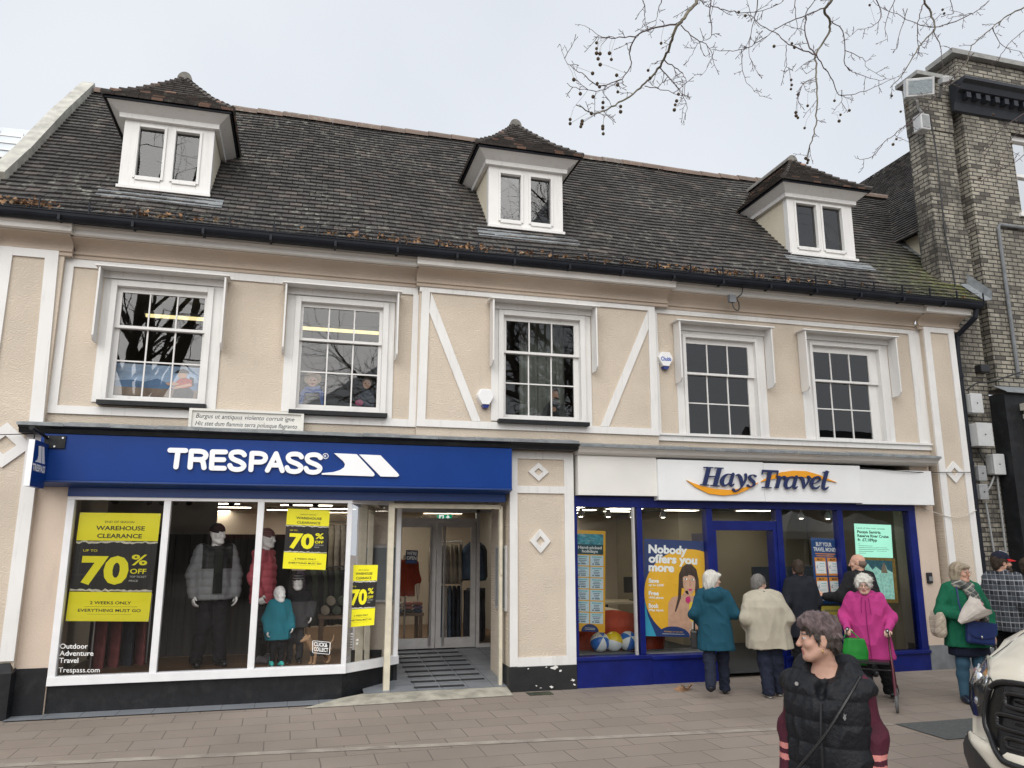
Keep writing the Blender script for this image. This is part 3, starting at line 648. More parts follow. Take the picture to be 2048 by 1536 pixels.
# dormers
M_cheek = plaster('dormer_cheek_cream', 0, (.66, .60, .47))
M_dglass = glass('dormer_glass', (.55, .58, .60), 2.2)
def dormer(x0, x1, y, z0, z1, panes, apex, ex0, ex1, ez, d3=0):
    yb = lambda z: (z - 6.0) / RS - .35
    f = G()
    # front timber frame with two casements
    gz0, gz1 = panes[0][2], panes[0][3]
    xs_ = [x0, panes[0][0], panes[0][1], panes[1][0], panes[1][1], x1]
    f.box(xs_[0], xs_[1], y, y + .12, z0, z1); f.box(xs_[2], xs_[3], y, y + .12, z0, z1); f.box(xs_[4], xs_[5], y, y + .12, z0, z1)
    for (a, b) in ((xs_[1], xs_[2]), (xs_[3], xs_[4])): f.box(a, b, y, y + .12, gz1, z1); f.box(a, b, y, y + .12, z0, gz0)
    for (a, b, c, d) in panes:   # casement bead
        e = .035
        f.box(a - e, a, y - .022, y - .001, c - e, d + e); f.box(b, b + e, y - .022, y - .001, c - e, d + e); f.box(a, b, y - .022, y - .001, d, d + e); f.box(a, b, y - .022, y - .001, c - .06, c)
    f.box(x0 - .015, x1 + .015, y - .06, y + .1, z0 - .045, z0)
    dm = f.build('dormer', M_white, house, bevel=.004)
    for (a, b, c, d) in panes:
        p = G(); p.poly([(a, y + .05, c), (b, y + .05, c), (b, y + .05, d), (a, y + .05, d)]); p.build('pane', M_dglass, dm)
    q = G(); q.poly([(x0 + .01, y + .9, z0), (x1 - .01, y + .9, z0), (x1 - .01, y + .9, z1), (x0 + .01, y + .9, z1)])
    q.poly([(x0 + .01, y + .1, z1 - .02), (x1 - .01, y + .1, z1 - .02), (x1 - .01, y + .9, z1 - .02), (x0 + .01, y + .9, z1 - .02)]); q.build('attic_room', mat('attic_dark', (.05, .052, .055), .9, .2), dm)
    for xx, s in ((x0, 1), (x1, -1)):
        c = G(); c.prism([(xx + .004 * s, y + .122, z0 - .1), (xx + .004 * s, y + .122, z1 + .1), (xx + .004 * s, yb(z1 + .1) + .1, z1 + .1)], (.04 * s, 0, 0)); c.build('cheek', M_cheek, dm)
    # flared eaves board
    e = G(); yf = y - .26; mid = z1 - .03
    A = [(x0 - .03, y - .02, mid), (x1 + .03, y - .02, mid), (x1 + .05, y - .05, mid + .06), (x0 - .05, y - .05, mid + .06)]
    def ring(dx, dy, z): return [(x0 - dx, yb(z) + .15, z), (x0 - dx, y - dy, z), (x1 + dx, y - dy, z), (x1 + dx, yb(z) + .15, z)]
    r = [ring(.0, .0, mid - .01), ring(.06, .06, mid - .01), ring(.065, .065, mid + .055), ring(.20, .22, ez - .03), ring(.225, .25, ez - .03), ring(.225, .25, ez)]
    for i in range(len(r) - 1):
        for k in range(3): e.add([r[i][k], r[i][k + 1], r[i + 1][k + 1], r[i + 1][k]], [(0, 1, 2, 3)], 0 if i < 3 else 1)
    e.build('eaves_board', [M_white, M_gutter], dm, fix=False)
    # hipped tiled roof, slightly bell-cast
    X0, X1, Y0 = x0 - .25, x1 + .25, y - .28; ap = Vector(apex)
    def bell(p, q): p, q = Vector(p), Vector(q); return [p, p.lerp(q, .4) - Vector((0, 0, .055)), p.lerp(q, .75) - Vector((0, 0, .03)), q]
    rb = ap + Vector((0, yb(ap.z) - ap.y + .1, 0)); Lb = Vector((X0, yb(ez) + .12, ez)); Rb_ = Vector((X1, yb(ez) + .12, ez))
    t = G()
    tiles(t, bell((X0, Y0, ez), ap - Vector((.05, 0, 0))), bell((X1, Y0, ez), ap + Vector((.05, 0, 0))), gauge=.112, tw=.155, jit=.010, th=.028)
    tiles(t, bell(Lb, rb), bell((X0, Y0, ez), ap), gauge=.112, tw=.155, jit=.010, th=.028, nrm=Vector((-.75, 0, .66)))
    tiles(t, bell((X1, Y0, ez), ap), bell(Rb_, rb), gauge=.112, tw=.155, jit=.010, th=.028, nrm=Vector((.75, 0, .66)))
    # bonnet tiles over the hips
    for cx in (X0, X1):
        P = bell((cx, Y0, ez), ap); d = [P[0].lerp(P[1], s / 4) for s in range(4)] + [P[1].lerp(P[2], s / 4) for s in range(4)] + [P[2].lerp(P[3], s / 4) for s in range(4)] + [P[3]]
        for i in range(12): t.tube([d[i] + Vector((0, 0, .03)), d[i].lerp(d[i + 1], 1.1) + Vector((0, 0, .012))], [.042, .03], 6)
    rf = t.build('dormer_roof', M_tiled, dm, fix=False)
    u = G(); u.poly([(X0, Y0 + .01, ez), (X1, Y0 + .01, ez), tuple(ap - Vector((0, 0, .08)))]); u.poly([(X0, Y0, ez), tuple(Lb), tuple(rb - Vector((0, 0, .08))), tuple(ap - Vector((0, 0, .08)))]); u.poly([(X1, Y0, ez), tuple(Rb_), tuple(rb - Vector((0, 0, .08))), tuple(ap - Vector((0, 0, .08)))])
    u.build('roof_felt', MATS['dark_roof_felt'], dm)
    k = G(); vs = []
    for yy in (ap.y - .06, rb.y):
        for a_ in range(0, 181, 20): vs.append((ap.x + .105 * math.cos(R(a_)), yy, ap.z - .02 + .125 * math.sin(R(a_))))
    k.add(vs, [(j, j + 1, j + 11, j + 10) for j in range(9)] + [tuple(range(10))]); k.build('ridge_cap', mat('weathered_ridge_cap', (.16, .15, .135), .85, .3, 12, bump=.3, stain=(.3, .3, .28), stain_amt=.6), dm, fix=True)
    w = G(); w.poly([(x0 - .2, y - .07, rz(y - .07) + .035), (x1 + .2, y - .07, rz(y - .07) + .035), (x1 + .2, y - .25, rz(y - .25) + .035), (x0 - .2, y - .25, rz(y - .25) + .035)])
    w.build('lead_apron', M_lead, dm)
dormer(-2.63, -1.46, .27, 6.70, 7.73, [(-2.43, -2.11, 6.87, 7.60), (-1.96, -1.65, 6.87, 7.60)], (-2.04, .98, 8.84), 0, 0, 7.88)
dormer(2.55, 3.76, .27, 6.71, 7.74, [(2.74, 3.07, 6.83, 7.59), (3.23, 3.56, 6.83, 7.59)], (3.17, .98, 8.86), 0, 0, 7.90)
dormer(8.00, 9.34, .44, 6.88, 7.95, [(8.17, 8.58, 7.02, 7.83), (8.71, 9.11, 7.02, 7.83)], (8.68, 1.15, 9.06), 0, 0, 8.12)
# ------------------------------------------------------------------ ledge over the shops
g = G()
for (x0, x1, yd) in ((-3.27, 3.74, -.36), (3.76, 9.97, -.33)):
    zz = 3.30 if x0 < 0 else 3.27; n = 14
    for i in range(n):
        a, b = x0 + (x1 - x0) * i / n, x0 + (x1 - x0) * (i + 1) / n - .004; w = random.uniform(-.006, .006)
        g.add([(a, .0 - .085, zz + .085 + w), (b, -.085, zz + .085 + w), (b, yd, zz + .035 + w), (a, yd, zz + .035), (a, yd, zz + .0), (b, yd, zz - .0 + w)], [(0, 1, 2, 3), (3, 2, 5, 4)])
g.build('lead_flashing', M_lead, house, fix=False)
g = G(); prof = [(-.0, 3.33), (-.34, 3.325), (-.34, 3.29), (-.30, 3.27), (-.28, 3.22), (0, 3.215)]; g.prism([(-3.26, p[0], p[1]) for p in prof], (7.0, 0, 0)); g.build('shop_cornice', M_black, house)
g = G(); prof = [(0, 3.29), (-.31, 3.285), (-.31, 3.26), (-.27, 3.235), (-.25, 3.20), (-.20, 3.17), (0, 3.165)]; g.prism([(3.76, p[0], p[1]) for p in prof], (6.2, 0, 0)); g.build('shop_cornice', M_whitex, house)
# ------------------------------------------------------------------ piers between and beside the shops
g = G(); g.box(-3.06, -2.72, -.02, .6, .0, 2.68); g.build('side_pier', plaster('smooth_cream', 0, (.58, .475, .385)), house)
g = G(); g.box(2.80, 3.74, -.06, .35, .0, 3.22); g.box(2.80, 2.98, .35, 1.0, 0, 3.0); g.build('middle_pier', M_parget, house)
vstrip(2.80, 2.80, .11, .32, 3.20, -.06); vstrip(3.60, 3.60, .14, .30, 3.20, -.06); hstrip(2.91, 3.60, 3.10, 3.20, -.06, d=.026); hstrip(2.91, 3.60, 2.62, 2.72, -.06, d=.026); hstrip(2.91, 3.60, .31, .43, -.06, d=.026)
diamond(3.22, 2.92, .15, .13, -.06); diamond(3.24, 1.96, .15, .165, -.06)
g = G(); g.box(2.785, 3.742, -.105, .36, -.01, .315); g.build('pier_plinth', M_chip, house, bevel=.006)
# flaked paint showing white on the plinth
g = G(); rp = random.Random(5)
for (cx, cz, s) in ((3.42, .285, .055), (3.50, .25, .03), (3.3, .30, .02), (3.16, .07, .02), (3.37, .045, .03), (3.68, .12, .035), (3.70, .06, .025), (3.22, .04, .014), (3.05, .29, .015)):
    n = 9; g.poly([(cx + s * rp.uniform(.4, 1.2) * math.cos(6.28 * k / n), -.1075, cz + .6 * s * rp.uniform(.3, 1.1) * math.sin(6.28 * k / n)) for k in range(n)])
g.build('flaked_paint', M_white, house)
g = G(); g.box(9.60, 9.98, -.02, .45, .0, 3.2); g.build('side_pier', MATS['smooth_cream'], house)
g = G(); g.box(9.60, 10.12, -.06, .4, -.01, .36); g.box(10.06, 10.76, -.135, .4, -.01, .30); g.build('pier_plinth', M_greyplinth, house)
g = G(); g.prism([(-3.78, -.22, -.01), (-3.04, -.22, -.01), (-3.05, -.16, -.01), (-3.05, -.16, .50), (-3.12, -.22, .50), (-3.78, -.22, .50)][0:2] + [(-3.04, -.22, .50), (-3.78, -.22, .50)], (0, .3, 0))
g.add([(-3.78, -.22, .5), (-3.04, -.22, .5), (-3.10, -.12, .60), (-3.78, -.12, .60), (-3.04, .08, .5), (-3.10, .08, .6)], [(0, 1, 2, 3), (1, 4, 5, 2)])
g.box(-3.10, -2.73, -.05, .1, -.01, .52); g.build('pier_plinth', M_black, house)
# ------------------------------------------------------------------ outdoor shop: blue fascia and white window
g = G(); g.box(-3.02, 2.78, -.27, .0, 2.665, 3.215, 0); g.prism([(-3.02, -.27, 2.665), (-3.02, -.29, 2.66), (-3.02, -.29, 2.64), (-3.02, -.10, 2.60), (-3.02, 0, 2.60), (-3.02, 0, 2.665)], (5.8, 0, 0), 1)
g.box(-2.72, 2.74, -.07, .05, 2.49, 2.60, 1)
fascia = thing('fascia_sign', 'long blue shop fascia with raised white TRESPASS lettering and arrow logo', 'shop sign', (0, -.1, 2.49))
g.build('sign_board', [M_blue, M_bluedk], fascia, bevel=.003)
def zp(ox, oy, s, pts, Y): return [(lambda q: (q.x, q.z))(at(ox + p[0] / s, oy + p[1] / s, Y)) for p in pts]
def pen(g, pts, w, y, d, m=0, caps=True, smooth=0):
    """raised stroke lying in the plane y (front face y - d)"""
    ws = list(w) if isinstance(w, (list, tuple)) else [w] * len(pts)
    if smooth:
        q = bez([(p[0], p[1], ww) for p, ww in zip(pts, ws)], smooth); pts = [(p.x, p.y) for p in q]; ws = [p.z for p in q]
    L, Rr = outline_strip(pts, ws); k = len(pts)
    F = lambda p, yy: (p[0], yy, p[1])
    vs = [F(p, y - d) for p in L] + [F(p, y - d) for p in Rr] + [F(p, y) for p in L] + [F(p, y) for p in Rr]
    fs = []
    for i in range(k - 1): fs += [(i, i + 1, k + i + 1, k + i), (i, 2 * k + i, 2 * k + i + 1, i + 1), (k + i, k + i + 1, 3 * k + i + 1, 3 * k + i)]
    fs += [(0, k, 3 * k, 2 * k), (k - 1, 3 * k - 1, 4 * k - 1, 2 * k - 1)]
    g.add(vs, fs, m)
    if caps:
        for c, r in ((pts[0], ws[0] / 2), (pts[-1], ws[-1] / 2)):
            g.xz([(c[0] + r * math.cos(6.2832 * i / 14), c[1] + r * math.sin(6.2832 * i / 14)) for i in range(14)], y - d + .0006, y, m)
FY = -.272
def bend(p): return p
T1 = [[(85, 85), (212, 88)], [(150, 92), (133, 222)], [(260, 92), (248, 225)], ('c', [(262, 92), (335, 95), (368, 107), (378, 130), (362, 153), (335, 162), (255, 160)]), ('c', [(325, 162), (352, 178), (362, 228)]),
      [(432, 98), (423, 230)], [(432, 98), (538, 100)], [(428, 162), (523, 163)], [(423, 231), (527, 233)],
      ('c', [(692, 124), (675, 106), (640, 99), (600, 105), (583, 126), (594, 152), (625, 168), (660, 182), (687, 205), (682, 226), (660, 240), (625, 243), (590, 234), (573, 210)]),
      [(755, 110), (745, 245)], ('c', [(757, 110), (825, 113), (857, 127), (865, 150), (850, 174), (815, 183), (750, 181)]),
      [(952, 113), (880, 250)], [(952, 113), (1002, 253)], [(905, 206), (985, 208)]]
S2 = T1[9][1]
for dx, dy in ((467, 17), (622, 23)): T1.append(('c', [(p[0] + dx, p[1] + dy) for p in S2]))
groups = [[0, 1], [2, 3, 4], [5, 6, 7, 8], [9], [10, 11], [12, 13, 14], [15], [16]]
for gr in groups:
    g = G()
    for n, k in enumerate(gr):
        e = T1[k]; sm = 5 if e[0] == 'c' else 0; pts = e[1] if sm else e
        pen(g, zp(320, 880, 4.096, pts, FY), .060, FY, .030 - n * .0009, smooth=sm)
    g.build('letter', M_letter, fascia)
g = G(); g.xz(zp(320, 880, 4.096, [(1425, 110), (1610, 118), (1752, 272), (1757, 288), (1745, 299), (1325, 285), (1325, 273), (1420, 264), (1475, 247), (1507, 225), (1515, 200), (1500, 175)], FY), FY - .03, FY); g.build('logo_mark', M_letter, fascia)
g = G(); g.xz(zp(320, 880, 4.096, [(1630, 120), (1805, 127), (1950, 278), (1957, 292), (1943, 303), (1806, 300)], FY), FY - .03, FY); g.build('logo_mark', M_letter, fascia)
g = G(); c = zp(320, 880, 4.096, [(1356, 132)], FY)[0]
pen(g, [(c[0] + .034 * math.cos(6.2832 * i / 20), c[1] + .034 * math.sin(6.2832 * i / 20)) for i in range(21)], .007, FY, .006, caps=False)
put_text(g, 'R', (c[0] - .015, FY - .004, c[1] - .018), (1, 0, 0), (0, 0, 1), .036, bold=.015); g.build('registered_mark', M_letter, fascia)
# hanging sign on its bracket
hs_ = thing('hanging_sign', 'small blue projecting TRESPASS sign hanging from a black bracket at the left end', 'shop sign', (-2.95, -.45, 2.56))
g = G(); g.box(-2.98, -2.92, -.80, -.30, 2.56, 3.08, 0); g.poly([(-2.981, -.802, 2.56), (-2.919, -.802, 2.56), (-2.919, -.802, 3.08), (-2.981, -.802, 3.08)], 1); g.build('panel', [M_blue, M_letter], hs_)  # front edge in white: the light on it is put into the colour
g = G()
def sx(y, z): return (-2.9185, y, z)
def hp(pts): return [sx(-.76 + p[0] * .40, 2.70 + p[1] * .33) for p in pts]
g.poly(hp([(.08, .42), (.28, .50), (.33, .66), (.25, .98), (.52, 1), (.66, .42)])); g.poly(hp([(.56, 1), (.76, 1), (.98, .42), (.70, .42)]))
put_text(g, 'TRESPASS', sx(-.775, 2.74), (0, 1, 0), (0, 0, 1), .075, width=.44, bold=.045); g.build('lettering', M_letter, hs_)
g = G(); g.tube([(-2.95, -.27, 3.16), (-2.95, -.86, 3.20)], .018, 8); g.tube([(-2.95, -.88, 3.2), (-2.95, -.84, 3.2)], .026, 8); g.box(-2.97, -2.75, -.295, -.272, 3.04, 3.19)
for y in (-.74, -.36): g.tube([(-2.95, y, 3.18), (-2.95, y, 3.07)], .008, 6)
g.build('bracket', M_black, hs_)
g = G()
for (x, z) in ((-2.94, 3.165), (-2.78, 3.165), (-2.86, 3.06)): g.lathe([(.012, -.302), (.012, -.296)], (x, 0, z), 8, axis='y')
g.build('bolt', M_steel, hs_)
# window frame, panes, stall riser
sw = bpy.data.objects.new('shop_window', None); COL.objects.link(sw); sw.parent = house
Z0, Z1 = .37, 2.48
g = G(); g.box(-2.72, .66, -.06, .07, Z0 - .05, Z0 + .05); g.box(-2.72, .66, -.05, .07, Z1 - .03, Z1 + .03); g.box(-2.72, -2.64, -.05, .07, Z0 + .05, Z1 - .03)
for x in (-1.60, -.49): g.box(x - .04, x + .04, -.045, .07, Z0 + .05, Z1 - .03)
g.box(.60, .66, -.05, .07, Z0 + .05, Z1 - .03); g.build('window_frame', M_frame, sw, bevel=.004)
AE = (1.36, .62)
g = G(); g.beam((.63, .02, Z0 - .0), (AE[0], AE[1], Z0), .12, .10); g.beam((AE[0], AE[1], Z0), (AE[0] + .05, 2.6, Z0), .10, .10); g.beam((.63, .02, Z1), (AE[0], AE[1], Z1), .10, .06); g.beam((AE[0], AE[1], Z1), (AE[0] + .05, 2.6, Z1), .10, .06)
g.box(AE[0] - .03, AE[0] + .03, AE[1] - .03, AE[1] + .03, Z0 + .05, Z1 - .03); g.build('window_frame', M_frame, sw)
for (a, b) in ((-2.64, -1.64), (-1.56, -.53), (-.45, .60)): g = G(); g.poly([(a, .02, Z0 + .05), (b, .02, Z0 + .05), (b, .02, Z1 - .03), (a, .02, Z1 - .03)]); g.build('pane', M_glass, sw)
g = G(); g.poly([(.66, .03, Z0 + .05), (AE[0] - .03, AE[1] - .02, Z0 + .05), (AE[0] - .03, AE[1] - .02, Z1 - .03), (.66, .03, Z1 - .03)]); g.build('pane', M_glass, sw)
g = G(); g.poly([(AE[0], AE[1] + .04, Z0 + .05), (AE[0] + .05, 2.58, Z0 + .05), (AE[0] + .05, 2.58, Z1 - .03), (AE[0], AE[1] + .04, Z1 - .03)]); g.build('pane', M_glass, sw)
g = G(); g.box(-2.72, .62, .0, .12, -.01, Z0 - .05); g.prism([(.62, .0, -.01), (AE[0] - .02, AE[1], -.01), (AE[0] - .02, AE[1], Z0 - .05), (.62, 0, Z0 - .05)], (-.03, .1, 0)); g.box(AE[0] - .06, AE[0] + .03, AE[1], 2.6, 0, Z0 - .05); g.build('stall_riser', M_black, house)
g = G(); g.box(-2.72, AE[0] + .1, .0, .12, 2.505, 2.60); g.box(.9, 2.8, .12, 2.6, 2.52, 2.6); g.build('lobby_ceiling', M_bluedk, house)
# shutter guides and head rail of the lobby
g = G(); g.box(1.155, 1.235, .10, .20, .05, 2.47); g.box(2.70, 2.745, .10, .18, .06, 2.44); g.box(2.71, 2.74, .08, .10, 1.5, 1.56); g.box(1.235, 2.72, .10, .2, 2.40, 2.46); g.box(1.235, 2.72, .20, .3, 2.47, 2.52); g.build('shutter_guide', M_creampost, house, bevel=.004)
# doors
ent = bpy.data.objects.new('entrance', None); COL.objects.link(ent); ent.parent = house
DY = 2.6; zf = .235
g = G(); g.box(1.48, 1.56, DY - .05, DY + .05, zf, 2.50); g.box(2.92, 2.98, DY - .05, DY + .05, zf, 2.50); g.box(1.56, 3.28, DY - .05, DY + .05, 2.44, 2.50); g.box(1.56, 2.92, DY - .05, DY + .05, 2.28, 2.34); g.box(3.24, 3.30, DY - .05, DY + .05, zf, 2.5); g.box(2.98, 3.24, DY - .05, DY + .05, zf, zf + .06); g.build('door_frame', M_alu, ent)
for (a, b) in ((1.56, 2.92), (2.98, 3.24)):
    g = G(); z0, z1 = (2.34, 2.44) if a < 2 else (zf + .06, 2.44); g.poly([(a, DY, z0), (b, DY, z0), (b, DY, z1), (a, DY, z1)]); g.build('pane', M_glass, ent)
for (a, b, hx) in ((1.565, 2.235, 2.14), (2.245, 2.915, 2.36)):
    g = G(); s = .085; g.box(a, a + s, DY - .03, DY + .02, zf + .01, 2.275); g.box(b - s, b, DY - .03, DY + .02, zf + .01, 2.275); g.box(a + s, b - s, DY - .03, DY + .02, 2.19, 2.275); g.box(a + s, b - s, DY - .03, DY + .02, zf + .01, zf + .17)
    if a > 2: g.box(a + s + .07, b - s - .1, DY - .036, DY - .03, zf + .05, zf + .12)
    g.poly([(a + s, DY, zf + .17), (b - s, DY, zf + .17), (b - s, DY, 2.19), (a + s, DY, 2.19)], 1); g.build('door', [M_alu, M_glass], ent)
    g = G(); g.tube([(hx, DY - .09, zf + .06), (hx, DY - .09, 2.2)], .02, 10); 
    for z in (zf + .2, 1.2, 2.1): g.tube([(hx, DY - .09, z), (hx, DY - .03, z)], .012, 6)
    g.build('pull_handle', M_steel, ent)
nb = thing('notice_case', 'slim glazed notice case in a metal frame on the lobby wall beside the doors', 'notice case', (2.79, .3, 1.0))
g = G(); g.box(2.765, 2.797, .02, .62, 1.02, 1.90); g.build('case_frame', M_alu, nb, bevel=.004); g = G(); g.poly([(2.763, .06, 1.06), (2.763, .58, 1.06), (2.763, .58, 1.86), (2.763, .06, 1.86)]); g.build('case_glass', mat('case_glass', (.25, .27, .28), .1, .1, 2), nb)
g = G(); g.ball((2.62, .16, 2.43), .05, 12, sq=(1, 1, .8)); g.build('dome_camera', M_dark, smooth=True, label='small dark dome camera under the lobby ceiling beside the middle pier', cat='camera')
# ------------------------------------------------------------------ travel shop front
tf = bpy.data.objects.new('travel_shopfront', None); COL.objects.link(tf); tf.parent = house
HB = .10
g = G(); zb, zt = .40, 2.50
g.box(3.75, 9.60, -.05, .10, zt - .06, zt + .09)
for (a, b) in ((3.75, 3.80), (4.72, 4.80), (5.84, 5.94), (7.03, 7.13), (8.13, 8.22), (9.47, 9.60)): g.box(a, b, -.045, .10, zb if b < 5.9 and a > 3.9 and a < 5 else .0, zt - .06)
g.box(5.94, 7.03, -.03, .08, 2.12, 2.26); g.box(5.94, 6.0, -.03, .16, .05, 2.12); g.box(6.97, 7.03, -.03, .16, .05, 2.12)
g.build('shopfront_frame', M_hblue, tf, bevel=.005)
g = G(); g.box(4.64, 4.68, -.05, -.01, zb, zt - .06); g.tube([(4.66, -.06, .45), (4.66, -.06, 2.4)], .012, 6); g.build('glazing_bar', M_alu, tf)
for k, (a, b) in enumerate(((3.74, 4.86), (4.86, 5.90), (7.03, 9.60))):
    top = (.40, .38, .30)[k]
    g = G(); g.box(a, b, -.06 if k else -.075, .12, -.01, top - .05); g.box(a, b, -.09 if k else -.10, .12, top - .05, top + .0); g.build('stall_riser', M_hblue, tf, bevel=.006)
for (a, b) in ((3.80, 4.72), (4.80, 5.84), (7.13, 8.13), (8.22, 9.47)): g = G(); z0 = .40 if b < 6 else .30; g.poly([(a, .02, z0), (b, .02, z0), (b, .02, zt - .06), (a, .02, zt - .06)]); g.build('pane', M_glass_h, tf)
g = G(); g.poly([(5.94, .02, 2.26), (7.03, .02, 2.26), (7.03, .02, zt - .06), (5.94, .02, zt - .06)]); g.build('pane', M_glass_h, tf)
# the door leaf stands open into the shop
g = G(); dx = Vector((.16, .98, 0)).normalized(); o = Vector((6.02, .10, .06))
def leafbox(s0, s1, z0, z1, m): g.beam(o + dx * s0 + Vector((0, 0, (z0 + z1) / 2)), o + dx * s1 + Vector((0, 0, (z0 + z1) / 2)), .045, z1 - z0, m=m)
leafbox(0, .10, 0, 2.02, 0); leafbox(.82, .92, 0, 2.02, 0); leafbox(.10, .82, 0, .25, 0); leafbox(.10, .82, 1.9, 2.02, 0); g.build('open_door', M_hblue, tf)
g = G(); g.poly([tuple(o + dx * .1 + Vector((0, 0, .25))), tuple(o + dx * .82 + Vector((0, 0, .25))), tuple(o + dx * .82 + Vector((0, 0, 1.9))), tuple(o + dx * .1 + Vector((0, 0, 1.9)))]); g.build('door_pane', M_glass_h, tf)
hsn = thing('fascia_sign', 'white shop fascia with navy Hays Travel lettering over an orange swoosh', 'shop sign', (6.8, -.1, 2.52))
g = G(); g.box(3.78, 5.0, -.17, .0, 2.60, 3.165); g.build('side_panel', M_hboard2, hsn, bevel=.003)
g = G(); g.box(5.0, 6.745, -.215, -.0, 2.545, 3.135); g.box(6.749, 8.48, -.215, -.0, 2.545, 3.125); g.build('sign_board', M_hboard, hsn, bevel=.003)
g = G(); g.box(8.48, 9.86, -.19, .0, 2.53, 3.075); g.build('side_panel', M_hboard, hsn, bevel=.003)
M_navy = mat('navy_letter', (.010, .020, .085), .4, .05); M_orange = mat('orange_swoosh', (.78, .33, .012), .4, .04)
HY = -.218; Zh = (1360, 920, 6.206)
g = G(); g.xz(zp(*Zh, [(75, 250), (180, 335), (350, 420), (540, 442), (700, 425), (830, 370), (965, 287), (965, 278), (860, 325), (760, 350), (600, 372), (430, 360), (270, 325), (150, 285)], HY), HY - .02, HY); g.build('swoosh', M_orange, hsn)
g = G(); g.xz(zp(*Zh, [(1000, 272), (1000, 264), (1130, 190), (1260, 150), (1400, 133), (1560, 140), (1720, 185), (1940, 280), (1800, 250), (1650, 225), (1480, 210), (1330, 210), (1150, 235)], HY), HY - .02, HY); g.build('swoosh', M_orange, hsn)
A_ = [([(632, 188), (580, 178), (530, 212), (507, 268), (522, 312), (562, 312), (602, 275), (632, 215)], [14, 14, 34, 46, 34, 16, 12, 12]), ([(645, 178), (625, 240), (612, 295), (628, 320), (658, 298)], [36, 40, 38, 24, 8])]
HL = {'H': [([(345, 95), (290, 312)], 50), ([(478, 103), (420, 320)], 50), ([(280, 94), (400, 98)], 13), ([(415, 100), (527, 105)], 13), ([(238, 307), (350, 314)], 13), ([(365, 318), (480, 325)], 13), ([(320, 207), (450, 207)], 15)],
      'a': A_, 'y': [([(680, 192), (715, 190), (742, 240), (752, 312)], [10, 30, 42, 30]), ([(800, 185), (803, 230), (768, 308), (718, 368), (668, 388), (650, 372)], [34, 28, 17, 13, 20, 36])],
      's': [([(922, 203), (888, 187), (848, 207), (862, 242), (900, 275), (902, 310), (866, 334), (826, 318)], [26, 12, 28, 38, 38, 28, 12, 28])],
      'T': [([(1005, 136), (1205, 145)], 26), ([(1012, 130), (1004, 182)], 13), ([(1200, 138), (1190, 195)], 13), ([(1102, 145), (1064, 340)], 50), ([(1003, 340), (1122, 346)], 13)],
      'r': [([(1222, 205), (1186, 345)], 44), ([(1175, 208), (1228, 204)], 13), ([(1218, 262), (1245, 220), (1280, 212), (1288, 228)], [12, 18, 28, 38]), ([(1158, 343), (1208, 347)], 12)],
      'A': [([(p[0] + 785, p[1] + 33) for p in q[0]], q[1]) for q in A_],
      'v': [([(1462, 215), (1500, 232), (1516, 290), (1520, 350)], [12, 38, 40, 20]), ([(1520, 352), (1560, 295), (1592, 230), (1576, 212)], [10, 16, 28, 32])],
      'e': [([(1612, 300), (1680, 280), (1722, 242), (1702, 212), (1652, 228), (1616, 288), (1632, 344), (1682, 350), (1718, 322)], [10, 12, 24, 22, 28, 42, 32, 20, 8])],
      'l': [([(1803, 155), (1760, 325), (1785, 362), (1825, 335)], [44, 42, 28, 8]), ([(1755, 155), (1832, 150)], 13)]}
for ch, sts in HL.items():
    g = G(); k = 1 / 6.206 * .0080
    for n, (pts, w) in enumerate(sts):
        ws = [x * k for x in (w if isinstance(w, list) else [w] * len(pts))]
        pen(g, zp(*Zh, pts, HY), ws, HY - .021, .022 - n * .0012, caps=isinstance(w, list), smooth=5 if len(pts) > 2 else 0)
    g.build('letter', M_navy, hsn)

g = G(); gx, gy = 3.15, -.30; g.box(gx - .16, gx + .16, gy - .09, gy + .09, .001, .012)
for i in range(7): g.box(gx - .14 + i * .042, gx - .118 + i * .042, gy - .07, gy + .07, .012, .017)
g.build('drain_grate', mat('mossy_iron', (.045, .05, .035), .8, .4, 14, stain=(.10, .12, .04), stain_amt=.7), label='small mossy iron drain grate in the paving at the foot of the middle pier', cat='drain')
